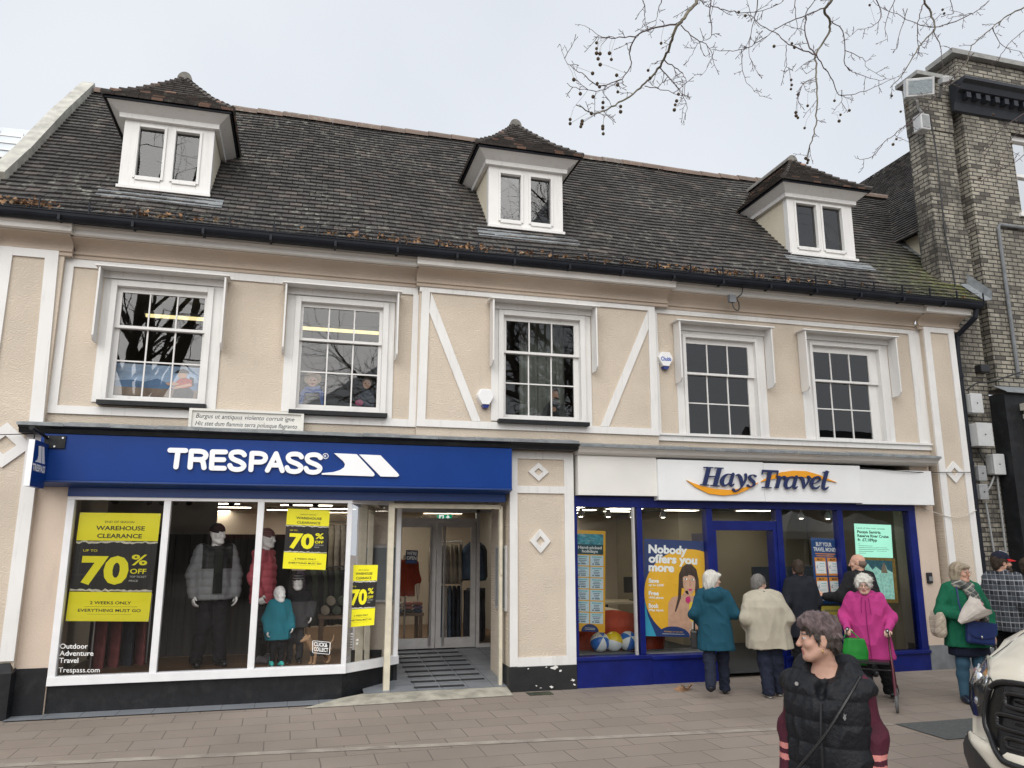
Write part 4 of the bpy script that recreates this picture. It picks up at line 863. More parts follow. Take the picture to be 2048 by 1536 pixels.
# ------------------------------------------------------------------ posters and notices in the windows (flat sheets)
class Sheet:
    """flat sheet with corners TL, TR, BR, BL measured in the photo on plane Y; layers are stacked 0.8 mm apart"""
    def __init__(s, c, Y, ox=0, oy=0, sc=1.0):
        s.c = [at(ox + p[0] / sc, oy + p[1] / sc, Y) for p in c]; s.W = ((s.c[1] - s.c[0]).length + (s.c[2] - s.c[3]).length) / 2; s.H = ((s.c[3] - s.c[0]).length + (s.c[2] - s.c[1]).length) / 2; s.g = G(); s.Y = Y; s.mats = []
    def P(s, u, v, L=0):
        a = s.c[0].lerp(s.c[1], u); b = s.c[3].lerp(s.c[2], u); p = a.lerp(b, v); return Vector((p.x, p.y - .0008 * L, p.z))
    def mi(s, m):
        if m not in s.mats: s.mats.append(m)
        return s.mats.index(m)
    def rect(s, u0, v0, u1, v1, m, L=1): s.g.poly([s.P(u0, v1, L), s.P(u1, v1, L), s.P(u1, v0, L), s.P(u0, v0, L)], s.mi(m))
    def poly(s, pts, m, L=1): s.g.poly([s.P(p[0], p[1], L) for p in pts], s.mi(m))
    def ell(s, cu, cv, ru, rv, m, L=1, n=20, a0=0, a1=360): s.poly([(cu + ru * math.cos(R(a0 + (a1 - a0) * k / n)), cv + rv * math.sin(R(a0 + (a1 - a0) * k / n))) for k in range(n + (0 if a1 - a0 >= 360 else 1))], m, L)
    def text(s, t, u, v, h, m, width=None, align='LEFT', L=3, **k):
        """baseline at (u, v), cap height h (fraction of sheet height), width as fraction of sheet width"""
        vs, fs = text_faces(t, 1.0, **k)
        if not vs: return
        x0 = min(q[0] for q in vs); x1 = max(q[0] for q in vs); kv = h / .72; ku = (kv * s.H / s.W) if width is None else width / (x1 - x0)
        sh = {'LEFT': 0, 'CENTER': -(x1 - x0) / 2, 'RIGHT': -(x1 - x0)}[align]
        s.g.add([s.P(u + (q[0] - x0 + sh) * ku, v - q[1] * kv, L) for q in vs], fs, s.mi(m))
    def torn(s, v, sgn, m, L=2):
        r = random.Random(int(v * 999)); n = 26; a = [(k / n, v + sgn * r.uniform(0, .012)) for k in range(n + 1)]; b = [(p[0], p[1] + sgn * (.008 + r.uniform(0, .014))) for p in a]
        for k in range(n): s.g.poly([s.P(*a[k], L), s.P(*a[k + 1], L), s.P(*b[k + 1], L), s.P(*b[k], L)], s.mi(m))
    def done(s, name, label, cat, group=None): return s.g.build(name, s.mats, label=label, cat=cat, group=group, fix=False)
M_yel = mat('poster_yellow', (.90, .83, .012), .45, .03, 2); M_pblk = mat('poster_black', (.012, .011, .010), .45, .5, 3, stretch=(8, 1, .3)); M_ink = mat('black_ink', (.02, .018, .015), .5, 0)
M_torn = mat('torn_paper', (.62, .60, .52), .8, .2, 20); M_pwhite = mat('poster_white', (.82, .82, .80), .5, .03); M_pale = mat('pale_grey_print', (.6, .6, .56), .5, 0)
def sale(c, t1, t2, label, small=True, dims=None):
    s = Sheet(c, .075); s.rect(0, 0, 1, 1, M_pblk, 0)
    s.rect(0, 0, 1, t1, M_yel, 1); s.rect(0, t2, 1, 1, M_yel, 1); s.torn(t1, 1, M_torn); s.torn(t2, -1, M_torn)
    s.text('END OF SEASON', .5, t1 * .36, .020, M_ink, .36, 'CENTER'); s.text('WAREHOUSE', .52, t1 * .62, .040, M_ink, .60, 'CENTER', bold=.022); s.text('CLEARANCE', .52, t1 * .90, .040, M_ink, .55, 'CENTER', bold=.022)
    h = t2 - t1
    s.text('UP TO', .10, t1 + h * .22, .022, M_yel, .17); s.text('70', .10, t1 + h * .82, .245 * h / .48, M_yel, .58, bold=.045)
    s.text('%', .70, t1 + h * .47, .098 * h / .48, M_yel, .20, bold=.02); s.text('OFF', .70, t1 + h * .64, .045, M_yel, .20, bold=.02)
    s.text('TOP TICKET', .70, t1 + h * .72, .018, M_pale, .21); s.text('PRICE', .70, t1 + h * .80, .018, M_pale, .11)
    b = 1 - t2
    s.text('2 WEEKS ONLY', .51, t2 + b * .42, .027, M_ink, .50, 'CENTER', bold=.018); s.rect(.2, t2 + b * .50, .84, t2 + b * .508, M_ink, 2); s.text('EVERYTHING MUST GO', .51, t2 + b * .68, .027, M_ink, .76, 'CENTER', bold=.018); s.rect(.24, t2 + b * .76, .78, t2 + b * .766, M_ink, 2)
    for (u, v) in ((.02, .012), (.98, .012), (.02, .988), (.98, .988)): s.ell(u, v, .008, .008 * s.W / s.H, M_pale, 3, 8)
    return s.done('sale_poster', label, 'poster', 'yellow and black sale posters')
sale([(160, 1025), (322, 1027), (297, 1243), (131, 1242)], .262, .735, 'largest yellow and black 70% off poster, in the window at the far left')
sale([(575, 1017), (660, 1021), (651, 1140), (565, 1137)], .27, .73, 'smaller yellow and black 70% off poster hanging high above the child mannequins')
sale([(700, 1130), (756, 1130), (748, 1250), (692, 1255)], .26, .72, 'narrow yellow and black 70% off poster beside the shop entrance')
s = Sheet([(118, 1284), (202, 1284), (200, 1350), (114, 1350)], .015)
for k, (t, w) in enumerate((('Outdoor', .66), ('Adventure', .80), ('Travel', .45))): s.text(t, .03, .20 + k * .215, .155, M_pwhite, w, bold=.012)
s.text('Trespass.com', .03, .92, .155, M_pwhite, .96); s.done('window_lettering', 'white Outdoor Adventure Travel lettering stuck low on the left window', 'window lettering')
s = Sheet([(622, 1280), (664, 1284), (662, 1310), (622, 1306)], .015)
for (a, b, c, d) in ((.1, .02, .9, .06), (.1, .94, .9, .98), (.06, .06, .1, .94), (.9, .06, .94, .94)): s.rect(a, b, c, d, M_pwhite)
s.text('CLICK&', .14, .42, .30, M_pwhite, .66, bold=.03); s.text('COLLECT', .14, .80, .30, M_pwhite, .70, bold=.03); s.done('window_sticker', 'white CLICK & COLLECT sticker low on the window by the dog', 'sticker')
s = Sheet([(686, 1303), (702, 1302), (700, 1336), (684, 1337)], .085)
s.rect(0, 0, 1, 1, mat('sticker_green', (.03, .30, .17), .5, .05), 0); s.ell(.5, .38, .36, .2, mat('sticker_blue', (.02, .12, .42), .5, .05), 1); s.ell(.5, .44, .14, .07, M_pwhite, 2)
for (u, v) in ((.3, .34), (.43, .28), (.57, .28), (.7, .34)): s.ell(u, v, .06, .045, M_pwhite, 2, 8)
s.rect(.1, .8, .9, .95, M_pale, 1); s.done('window_sticker', 'small green sticker with a white paw print beside the entrance', 'sticker')
s = Sheet([(690, 1265), (722, 1265), (718, 1300), (688, 1302)], .075)
for k in range(6): s.rect(.05, .05 + k * .15, .5, .10 + k * .15, M_pale if k else M_pwhite)
s.ell(.82, .42, .08, .07, M_pale, 1, 10); s.ell(.82, .62, .08, .07, M_pale, 1, 10); s.done('opening_hours', 'small white printed list of opening hours low on the angled pane', 'sticker')
s = Sheet([(812, 1100), (836, 1101), (834, 1128), (811, 1127)], 2.57); s.rect(0, 0, 1, 1, mat('notice_navy', (.02, .03, .08), .5, .05), 0)
s.text("WE'RE", .08, .36, .26, M_pwhite, .84, bold=.03); s.text('OPEN', .08, .70, .26, M_pwhite, .84, bold=.03); s.rect(.1, .8, .8, .9, mat('notice_blue', (.02, .09, .4), .5, .05), 1); s.done('door_notice', "navy WE'RE OPEN notice on the left glass door", 'notice')
# travel agency
M_pyel = mat('poster_amber', (.78, .42, .025), .5, .04, 2); M_pnavy = mat('poster_navy', (.018, .040, .145), .5, .04); M_sea = mat('printed_sea', (.05, .30, .38), .5, .6, 14, stain=(.55, .62, .60), stain_amt=.8, stretch=(1, 1, 2.5)); M_card = mat('pale_blue_card', (.60, .74, .82), .6, .03); M_tx = mat('grey_print', (.14, .20, .24), .6, 0); M_txc = mat('teal_print', (.20, .52, .58), .6, 0)
s = Sheet([(1147, 1060), (1211, 1062), (1210, 1265), (1147, 1262)], .075); s.rect(0, 0, 1, 1, M_pyel, 0); s.rect(.09, .035, .93, .14, M_sea, 1); s.rect(.09, .14, .93, .24, mat('printed_deep_sea', (.012, .075, .10), .5, .3, 8), 1)
s.text('Hand-picked', .51, .185, .028, M_pwhite, .74, 'CENTER', bold=.03); s.text('holidays', .51, .222, .028, M_pwhite, .50, 'CENTER', bold=.03)
rr = random.Random(2)
for i in range(2):
    for j in range(6):
        u0, v0 = .08 + i * .445, .250 + j * .1135; s.rect(u0, v0, u0 + .41, v0 + .102, M_card, 1); s.rect(u0 + .05, v0 + .010, u0 + .36, v0 + .022, M_txc, 2)
        for k in range(3): w = rr.uniform(.14, .26); s.rect(u0 + .20 - w / 2, v0 + .033 + k * .016, u0 + .20 + w / 2, v0 + .040 + k * .016, M_tx, 2)
        s.rect(u0 + .06, v0 + .080, u0 + .12, v0 + .092, M_tx, 2); s.rect(u0 + .15, v0 + .080, u0 + .30, v0 + .092, M_tx, 2)
s.ell(.52, 1.0, .28, .075, M_pnavy, 1, 20, 180, 360); s.rect(.36, .962, .68, .966, M_pale, 2); s.rect(.36, .975, .68, .979, M_pale, 2)
s.done('holiday_poster', 'tall amber Hand-picked holidays poster covered in pale blue cards', 'poster')
s = Sheet([(1288, 1077), (1411, 1083), (1405, 1275), (1289, 1272)], .075); s.rect(0, 0, 1, 1, M_pnavy, 0)
def clipc(cu, cv, ru, rv, n=60): return [(min(1, max(0, cu + ru * math.cos(6.2832 * k / n))), min(1, max(0, cv + rv * math.sin(6.2832 * k / n)))) for k in range(n)]
s.poly([(0, .62), (0, 1), (.2, 1), (.06, .8)], mat('poster_teal', (.04, .33, .50), .5, .05), 1); s.poly(clipc(.76, .56, .76, .47), M_pyel, 2)
s.text('Nobody', .07, .145, .085, M_pwhite, .63, bold=.045, L=4); s.text('offers you', .07, .245, .085, M_pwhite, .80, bold=.045, L=4); s.text('more', .07, .335, .085, M_pwhite, .42, bold=.045, L=4)
for k, (a, b) in enumerate((('Save', 'up to £200'), ('Free', 'child places'), ('Book', '£49pp deposit'))):
    v = .455 + k * .128; s.text(a, .07, v, .042, M_pwhite, .17, bold=.045, L=4); s.text(b, .07, v + .034, .022, M_pwhite, .25, bold=.03, L=4)
    if k < 2: s.rect(.07, v + .062, .17, v + .065, M_pale, 3)
Msk = mat('printed_skin', (.58, .34, .23), .5, .12, 12); Mhr = mat('printed_brown_hair', (.055, .032, .024), .5, .5, 10, stretch=(4, 1, .5)); Mlip = mat('printed_pink', (.55, .03, .16), .5, .1); Mdrk = mat('printed_drink', (.80, .58, .06), .5, .15, 10)
s.poly([(.40, .99), (.40, .66), (.46, .60), (.60, .575), (.93, .575), (.99, .64), (.99, .99)], Msk, 3)                      # shoulders
s.poly([(.56, .60), (.57, .36), (.62, .28), (.70, .245), (.78, .25), (.86, .30), (.90, .40), (.92, .52), (.94, .60), (.86, .62), (.84, .5), (.62, .5), (.60, .70), (.56, .76), (.51, .74)], Mhr, 4)  # hair
s.poly([(.63, .36), (.70, .345), (.82, .365), (.85, .42), (.845, .50), (.80, .555), (.75, .575), (.69, .55), (.645, .48)], Msk, 5)   # face
s.poly([(.62, .40), (.64, .33), (.72, .30), (.82, .33), (.86, .42), (.84, .385), (.78, .365), (.73, .36), (.72, .375), (.66, .375)], Mhr, 6)   # fringe
for u in (.685, .80): s.ell(u, .405 + (u - .685) * .02, .026, .010, M_pwhite, 6, 10); s.ell(u - .008, .405 + (u - .685) * .02, .010, .010, M_ink, 7, 8)
s.poly([(.745, .41), (.765, .41), (.775, .48), (.74, .485)], mat('printed_nose', (.50, .27, .18), .5, .1), 6); s.ell(.765, .515, .032, .012, Mlip, 6, 10)
s.poly([(.44, .99), (.50, .80), (.60, .62), (.67, .53), (.72, .525), (.74, .56), (.70, .62), (.68, .70), (.62, .84), (.60, .99)], Msk, 5)   # raised forearm
s.poly([(.75, .64), (.90, .64), (.885, .78), (.845, .84), (.79, .84), (.755, .78)], Mdrk, 6); s.rect(.81, .84, .83, .92, M_pale, 6); s.rect(.77, .92, .87, .93, M_pale, 6); s.rect(.74, .58, .755, .66, Mlip, 7); s.ell(.73, .62, .045, .035, Mlip, 6, 9)
s.poly([(.70, .90), (.78, .74), (.90, .72), (.98, .78), (.99, .99), (.74, .99)], Msk, 5); 
for u, v in ((.81, .72), (.82, .745), (.825, .77), (.815, .795)): s.ell(u, v, .016, .008, Mhr, 7, 8)
s.ell(.49, 1.0, .29, .105, M_pnavy, 7, 24, 180, 360); s.text('Holidays to suit you', .49, .955, .016, M_pyel, .32, 'CENTER', L=9); s.rect(.30, .97, .68, .974, M_pale, 8)
s.done('advert_poster', 'navy and amber Nobody offers you more poster with a woman sipping a drink', 'poster')
M_scr = mat('printed_blue_panel', (.012, .06, .20), .5, .1); M_corg = mat('card_orange', (.70, .26, .04), .5, .04)
s = Sheet([(1621, 1075), (1674, 1078), (1690, 1206), (1632, 1208)], .075); s.rect(0, 0, 1, 1, M_scr, 0); s.text('BUY YOUR', .47, .125, .062, M_pwhite, .58, 'CENTER', bold=.02); s.text('TRAVEL MONEY', .5, .205, .062, M_pwhite, .86, 'CENTER', bold=.02)
s.rect(.12, .235, .86, .25, M_corg, 2); s.rect(.16, .268, .80, .28, M_corg, 2)
for i in range(2):
    for j in range(2):
        u0, v0 = .08 + i * .46, .30 + j * .30; s.rect(u0, v0, u0 + .40, v0 + .275, M_corg, 1); s.rect(u0 + .02, v0 + .06, u0 + .38, v0 + .245, M_pwhite, 2); s.text('BUY', u0 + .2, v0 + .045, .03, M_ink, .2, 'CENTER', bold=.03)
        s.text('£', u0 + .05, v0 + .165, .05, M_pnavy); s.rect(u0 + .16, v0 + .09, u0 + .34, v0 + .10, M_txc, 3); s.rect(u0 + .16, v0 + .13, u0 + .34, v0 + .137, M_txc, 3); s.rect(u0 + .1, v0 + .19, u0 + .3, v0 + .197, M_txc, 3)
s.rect(.15, .94, .85, .95, M_pwhite, 2); s.done('money_poster', 'dark blue BUY YOUR TRAVEL MONEY panel with four white and orange cards', 'poster')
s = Sheet([(1643, 1212), (1681, 1212), (1684, 1290), (1640, 1290)], .072); s.rect(0, 0, 1, 1, mat('board_yellow', (.78, .62, .10), .5, .04), 0); s.text('TRAVEL MONEY', .5, .15, .058, M_tx, .70, 'CENTER', bold=.02)
for k, t in enumerate(('5313', '1806', '1443', '2')):
    for i, ch in enumerate(t):
        u, v = .24 + i * .185, .24 + k * .185; s.rect(u, v, u + .15, v + .125, M_pwhite, 1); s.text(ch, u + .075, v + .105, .085, M_ink, align='CENTER', bold=.02)
    s.rect(.06, .27 + k * .185, .20, .33 + k * .185, mat('tiny_flag', (.35, .10, .14), .5, .8, 60), 1)
s.done('rates_board', 'yellow TRAVEL MONEY rates board with white number tiles', 'notice board')
# two lit screens hanging in the right-hand window
def screen_mat(name, col, e, **k): return mat(name, col, .3, emit=e, **k)
M_s1 = screen_mat('lit_green_screen', (.30, .62, .48), .55, var=.1, scale=2); M_sh = mat('screen_dark_text', (.01, .05, .035), .4, 0)
s = Sheet([(1708, 1047), (1782, 1050), (1786, 1116), (1712, 1114)], .12); s.rect(0, 0, 1, 1, M_s1, 0); s.text('Land of the river cruises', .06, .15, .05, M_sh, .76); s.text('Pacaya Samiria', .07, .28, .085, M_sh, .63, bold=.03); s.text('Reserve River Cruise', .07, .40, .085, M_sh, .84, bold=.03); s.text('fr. £7,189pp', .07, .52, .085, M_sh, .52, bold=.03)
for k, w in enumerate((.04, .38, .5, .46, .4, .2)): s.rect(.08, .60 + k * .055, .08 + w, .61 + k * .055, M_sh, 1)
for k, w in enumerate((.3, .34, .28)): s.rect(.56, .70 + k * .05, .56 + w, .708 + k * .05, M_sh, 1)
s.done('lit_screen', 'pale green lit screen advertising a river cruise from £7,189pp', 'screen')
s = Sheet([(1722, 1114), (1790, 1117), (1797, 1206), (1730, 1204)], .12); Mgold = mat('gilt_frame', (.36, .22, .06), .45, .3, 20)
s.rect(0, 0, 1, 1, Mgold, 0); s.rect(.08, .06, .9, .92, screen_mat('lit_waterfall', (.22, .42, .36), .35, var=.6, scale=18, stain=(.70, .80, .76), stain_amt=.9), 1)
Mpk = screen_mat('lit_dark_peak', (.03, .08, .10), .3, var=.5, scale=20)
s.poly([(.08, .06), (.9, .06), (.9, .32), (.74, .26), (.68, .12), (.62, .16), (.58, .30), (.4, .20), (.3, .28), (.18, .14), (.08, .24)], Mpk, 2); s.poly([(.55, .34), (.62, .13), (.68, .12), (.75, .34)], screen_mat('lit_brown_rock', (.16, .12, .09), .3, var=.5, scale=30), 3)
s.done('lit_picture', 'gilt framed lit picture of a mountain river below the green screen', 'picture')
# upper windows: photo boards behind the lower panes
M_skyp = mat('printed_cloudy_sky', (.30, .40, .55), .6, .35, 3, stretch=(1, 1, 3), stain=(.6, .63, .68), stain_amt=.8); M_hill = mat('printed_blue_hills', (.09, .17, .30), .6, .4, 5); M_sand = mat('printed_sand', (.22, .16, .12), .6, .3, 9)
Mred = mat('printed_red_shirt', (.42, .07, .06), .6, .3, 14); Mdk = mat('printed_dark_cloth', (.03, .032, .036), .6, .4, 14)
s = Sheet([(760, 965), (1305, 1000), (1285, 1200), (738, 1172)], .16, 0, 430, 3.267); s.rect(0, 0, 1, 1, M_skyp, 0); s.poly([(0, .55), (.2, .50), (.35, .55), (.5, .42), (.62, .55), (1, .50), (1, .8), (0, .8)], M_hill, 1); s.rect(0, .74, 1, 1, M_sand, 2)
s.poly([(.70, 1), (.72, .70), (.80, .62), (.9, .66), (.96, .8), (.95, 1)], Mdk, 3); s.poly([(.70, .60), (.76, .40), (.84, .34), (.92, .42), (.93, .62), (.82, .70), (.76, .68)], Mred, 4); s.poly([(.885, .30), (.94, .34), (.95, .6), (.91, .6)], Mdk, 3)
s.poly([(.60, .56), (.70, .50), (.78, .56), (.72, .62), (.64, .62)], Msk, 5); s.poly([(.68, .68), (.90, .52), (.93, .58), (.72, .74)], Msk, 5); s.ell(.80, .26, .055, .13, Msk, 4); s.poly([(.70, .22), (.73, .12), (.80, .06), (.87, .12), (.88, .2), (.80, .2)], Mdk, 5)
s.done('photo_board', 'photo board of a hiker in a red shirt seated by the sea, first upper window', 'poster')
s = Sheet([(460, 950), (1040, 975), (1028, 1210), (445, 1188)], .15, 480, 500, 3.84); Mb = mat('printed_blue_coat', (.03, .12, .45), .6, .3, 14); Mbl = mat('printed_fair_hair', (.38, .27, .16), .6, .4, 14)
s.ell(.17, .14, .115, .22, Mbl, 1); s.ell(.17, .24, .065, .16, Msk, 2); s.poly([(.01, .98), (.02, .62), (.09, .40), (.17, .42), (.26, .36), (.32, .58), (.33, .98)], Mb, 3); s.poly([(.06, .98), (.08, .62), (.26, .58), (.30, .98)], Mdk, 4)
for u in (.145, .195): s.ell(u, .20, .010, .018, M_ink, 3, 8)
s.ell(.17, .33, .018, .014, Mlip, 3, 8)
s.done('cutout_board', 'cut-out of a fair haired child in a blue coat behind the second upper window', 'poster')
s = Sheet([(460, 950), (1040, 975), (1028, 1210), (445, 1188)], .15, 480, 500, 3.84)
s.ell(.89, .18, .07, .17, mat('printed_brown_cap', (.12, .085, .07), .6, .4, 14), 1); s.ell(.89, .25, .052, .15, Msk, 2); s.poly([(.76, .98), (.80, .60), (.86, .42), (.94, .42), (1, .52), (1, .98)], mat('printed_navy_coat', (.03, .045, .07), .6, .3, 14), 3); s.ell(.80, .86, .055, .10, mat('printed_pink_glove', (.6, .12, .25), .6, .2), 4)
for u in (.87, .915): s.ell(u, .22, .009, .016, M_ink, 3, 8)
s.done('cutout_board', 'cut-out of a smiling child in navy coat and pink gloves, second upper window', 'poster')
s = Sheet([(190, 905), (720, 930), (720, 1165), (190, 1140)], .10, 960, 540, 3.938); Mh = mat('printed_dark_hair', (.05, .03, .02), .6, .4, 14)
s.ell(.745, .20, .065, .20, Mh, 1); s.ell(.755, .28, .05, .17, Msk, 2); s.ell(.765, .40, .042, .07, Mh, 3); s.poly([(.55, 1), (.58, .72), (.68, .46), (.76, .48), (.86, .56), (.95, .7), (.96, 1)], mat('printed_grey_coat', (.09, .095, .10), .6, .3, 14), 3); s.poly([(.62, 1), (.66, .55), (.80, .52), (.82, 1)], Mdk, 4); s.ell(.73, .74, .04, .08, Msk, 5)
s.done('cutout_board', 'cut-out of a bearded man in a dark coat behind the middle upper window', 'poster')
# carved plaque with the Latin couplet
M_plq = white_wood('plaque_paint', (.70, .69, .64), .5, (1.5, 14, 14)); pq = thing('inscribed_plaque', 'narrow white wooden plaque with a two-line Latin inscription under the first windows', 'plaque', (-.73, 0, 3.35))
g = G(); g.box(-1.42, -.03, -.10, .0, 3.35, 3.61); g.build('board', M_plq, pq); g = G()
for (a, b, c, d) in ((-1.43, -.02, 3.34, 3.37), (-1.43, -.02, 3.59, 3.62), (-1.43, -1.395, 3.37, 3.59), (-.055, -.02, 3.37, 3.59)): g.box(a, b, -.125, -.101, c, d)
g.build('moulding', M_plq, pq)
g = G(); Mpi = mat('worn_inscription', (.06, .06, .07), .7, .3, 20)
put_text(g, 'Burgus ut antiquus violento corruit igne', (-1.35, -.1015, 3.50), (1, 0, 0), (0, 0, 1), .058, width=1.21, shear=.25, bold=.004); put_text(g, 'Hic stet dum flammis terra polusque flagranto', (-1.35, -.1015, 3.405), (1, 0, 0), (0, 0, 1), .058, width=1.25, shear=.25, bold=.004); g.build('inscription', Mpi, pq)
# alarm boxes
def alarm(cx, cz, y, label, txt):
    a = thing('alarm_box', label, 'alarm box', (cx, y, cz - .15), None); w, h, d = .13, .14, .085
    pts = [(-.55, 1), (.55, 1), (.95, .35), (.92, .05), (.42, -.72), (-.42, -.72), (-.92, .05), (-.95, .35)]
    g = G(); P0 = [(cx + p[0] * w, y, cz + p[1] * h) for p in pts]; P1 = [(cx + p[0] * w * .9, y - d, cz + p[1] * h * .9) for p in pts]
    g.add(P0 + P1, [tuple(range(8, 16))] + [(i, (i + 1) % 8, 8 + (i + 1) % 8, 8 + i) for i in range(8)]); g.build('cover', mat('alarm_white', (.78, .78, .78), .3, .03), a, bevel=.006)
    g = G(); p2 = [(-.42, -.70), (.42, -.70), (.28, -1.02), (-.28, -1.02)]; P0 = [(cx + p[0] * w, y, cz + p[1] * h) for p in p2]; P1 = [(cx + p[0] * w * .9, y - d * .9, cz + p[1] * h * .98) for p in p2]
    g.add(P0 + P1, [(0, 1, 2, 3), (4, 5, 6, 7), (0, 1, 5, 4), (1, 2, 6, 5), (2, 3, 7, 6), (3, 0, 4, 7)]); g.build('strobe_lens', mat('blue_lens', (.008, .02, .16), .12, .05, coat=.5), a)
    if txt: g = G(); put_text(g, txt, (cx - .085, y - d - .002, cz - .01), (1, 0, 0), (0, 0, 1), .062, width=.17, bold=.03); g.build('lettering', mat('alarm_blue_print', (.01, .08, .40), .5, 0), a)
alarm(2.43, 3.93, -.08, 'plain white alarm box with a blue lens, left of the middle window', None); alarm(5.27, 4.67, 0, 'white alarm box lettered Chubb right of the sloping timber', 'Chubb')
fl = thing('cable_box', 'small grey box with a looped black cable under the gutter', 'junction box', (6.33, -.30, 5.56)); g = G(); g.box(6.26, 6.37, -.36, -.292, 5.60, 5.72); g.build('box', MATS['grey_plinth'], fl)
g = G(); g.tube(bez([(6.31, -.33, 5.60), (6.34, -.34, 5.50), (6.41, -.34, 5.48), (6.42, -.35, 5.58), (6.38, -.37, 5.66), (6.46, -.38, 5.74), (6.47, -.40, 5.84)]), .009, 6); g.build('cable', M_dark, fl)
g = G(); g.tube(bez([(-4.1, -.24, 3.20), (-3.6, -.22, 3.185), (-3.1, -.22, 3.215)]), .006, 5); g.build('cable', M_dark, label='thin black cable strung across the left pilaster above the hanging sign', cat='cable')
g = G(); g.tube(bez([(8.45, -.20, 3.10), (9.4, -.22, 3.055), (9.9, -.16, 3.06), (10.3, -.16, 3.07), (10.72, -.16, 3.08)]), .006, 5); g.build('cable', M_dark, label='thin dark cable running over the right diamond ornament', cat='cable')
g = G(); g.tube(bez([(9.75, -.03, 2.50), (10.1, -.14, 2.36), (10.4, -.15, 2.34), (10.72, -.15, 2.46)]), .006, 5); g.build('cable', mat('cream_cable', (.45, .42, .36), .6, .1), label='thin cream cable drooping across the right pilaster', cat='cable')
ks = thing('key_safe', 'small black and grey key safe on the pier right of the blue window frame', 'key safe', (9.76, -.02, 1.30)); g = G(); g.box(9.70, 9.80, -.06, -.021, 1.30, 1.47); g.build('case', M_dark, ks, bevel=.012); g = G(); g.box(9.72, 9.78, -.068, -.061, 1.34, 1.41); g.build('keypad', MATS['grey_plinth'], ks)
# ------------------------------------------------------------------ rooms behind the glass
M_wood = mat('shop_wood_floor', (.17, .10, .055), .45, .35, 3, stretch=(.6, 6, 1)); M_swall = mat('shop_wall', (.30, .28, .25), .8, .1, 1); M_plank = mat('dark_planks', (.035, .032, .029), .7, .4, 3, stretch=(6, 6, .4))
M_lamp = mat('lit_panel', (1.0, .93, .78), .5, 0, emit=5.0)
def room(nm, x0, x1, y0, y1, z0, z1, mw, mf, mc, hole=None):
    g = G(); g.poly([(x0, y1, z0), (x1, y1, z0), (x1, y1, z1), (x0, y1, z1)], 0); g.poly([(x0, y0, z0), (x0, y1, z0), (x0, y1, z1), (x0, y0, z1)], 0); g.poly([(x1, y0, z0), (x1, y0, z1), (x1, y1, z1), (x1, y1, z0)], 0)
    g.poly([(x0, y0, z0), (x1, y0, z0), (x1, y1, z0), (x0, y1, z0)], 1); g.poly([(x0, y0, z1), (x0, y1, z1), (x1, y1, z1), (x1, y0, z1)], 2); return g.build(nm, [mw, mf, mc], house)
Mcl = mat('shop_ceiling', (.34, .33, .31), .8, .05)
room('shop_room', -2.9, 3.72, 2.66, 9.0, .25, 2.60, M_swall, M_wood, Mcl)
g = G(); g.poly([(-2.9, .13, .25), (.58, .13, .25), (1.28, .68, .25), (1.30, 2.66, .25), (-2.9, 2.66, .25)], 1); g.poly([(-2.9, .13, 2.60), (-2.9, 2.66, 2.60), (1.42, 2.66, 2.60), (1.42, .13, 2.60)], 2); g.poly([(-2.9, .13, .25), (-2.9, 2.66, .25), (-2.9, 2.66, 2.60), (-2.9, .13, 2.60)], 0)
g.build('window_bay', [M_swall, M_wood, Mcl], house)
g = G(); g.prism([(2.98, 1.0, 0), (3.30, 2.55, 0), (3.30, 2.55, 2.6), (2.98, 1.0, 2.6)], (.1, 0, 0)); g.build('lobby_wall', MATS['smooth_cream'], house)
room('agency_room', 3.76, 9.95,   .13, 8.2, .06, 2.56, mat('agency_wall', (.30, .26, .19), .8, .05, 1), mat('charcoal_carpet', (.03, .032, .035), .95, .3, 60), mat('agency_ceiling', (.17, .20, .185), .8, .05))
g = G(); g.prism([(-2.74, .13, .25), (.58, .13, .25), (1.28, .68, .25), (1.30, 1.75, .25), (-2.74, 1.75, .25)], (0, 0, .11)); g.build('display_plinth', M_wood, house)
g = G(); n = 13
for i in range(n): x = -2.72 + i * .20; g.box(x, x + .192, 1.78, 1.81, .36, 2.05)
g.box(-2.74, -.10, 1.812, 1.83, .36, 2.06); g.build('plank_screen', M_plank, house)
g = G(); g.box(-2.70, -1.2, 1.95, 1.99, 1.95, 2.59); g.build('bulkhead', M_swall, house)
def ceiling_lamp(x, y, z, lx, ly, label, group):
    t = thing('ceiling_lamp', label, 'ceiling light', (x, y, z - .05), group); g = G(); g.box(x - lx / 2 - .02, x + lx / 2 + .02, y - ly / 2 - .02, y + ly / 2 + .02, z - .03, z - .002); g.build('housing', M_frame, t)
    g = G(); g.poly([(x - lx / 2, y - ly / 2, z - .034), (x + lx / 2, y - ly / 2, z - .034), (x + lx / 2, y + ly / 2, z - .034), (x - lx / 2, y + ly / 2, z - .034)]); g.build('diffuser', M_lamp, t)
for k, (x, y) in enumerate(((-1.4, 3.0), (-1.3, 4.4), (-.2, 5.4), (.1, 3.2), (.6, 4.6), (.6, 6.4), (1.9, 3.8), (1.9, 5.4), (1.7, 7.2), (3.1, 4.4), (3.0, 6.4), (-1.8, 6.2))):
    ceiling_lamp(x, y, 2.59, .85, .22, 'long lit ceiling panel inside the outdoor clothing shop', 'ceiling lights of the clothing shop')
for k, (x, y) in enumerate(((4.3, 1.9), (4.9, 2.9), (5.5, 2.2), (4.1, 3.6), (5.9, 3.3), (5.2, 4.4), (6.8, 2.6), (4.6, 5.4), (5.6, 6.2), (8.2, 2.4))):
    ceiling_lamp(x, y, 2.55, .62, .26, 'short lit ceiling panel inside the travel agency', 'ceiling lights of the travel agency')
M_tube = mat('lit_tube', (1.0, .84, .42), .5, 0, emit=.62)
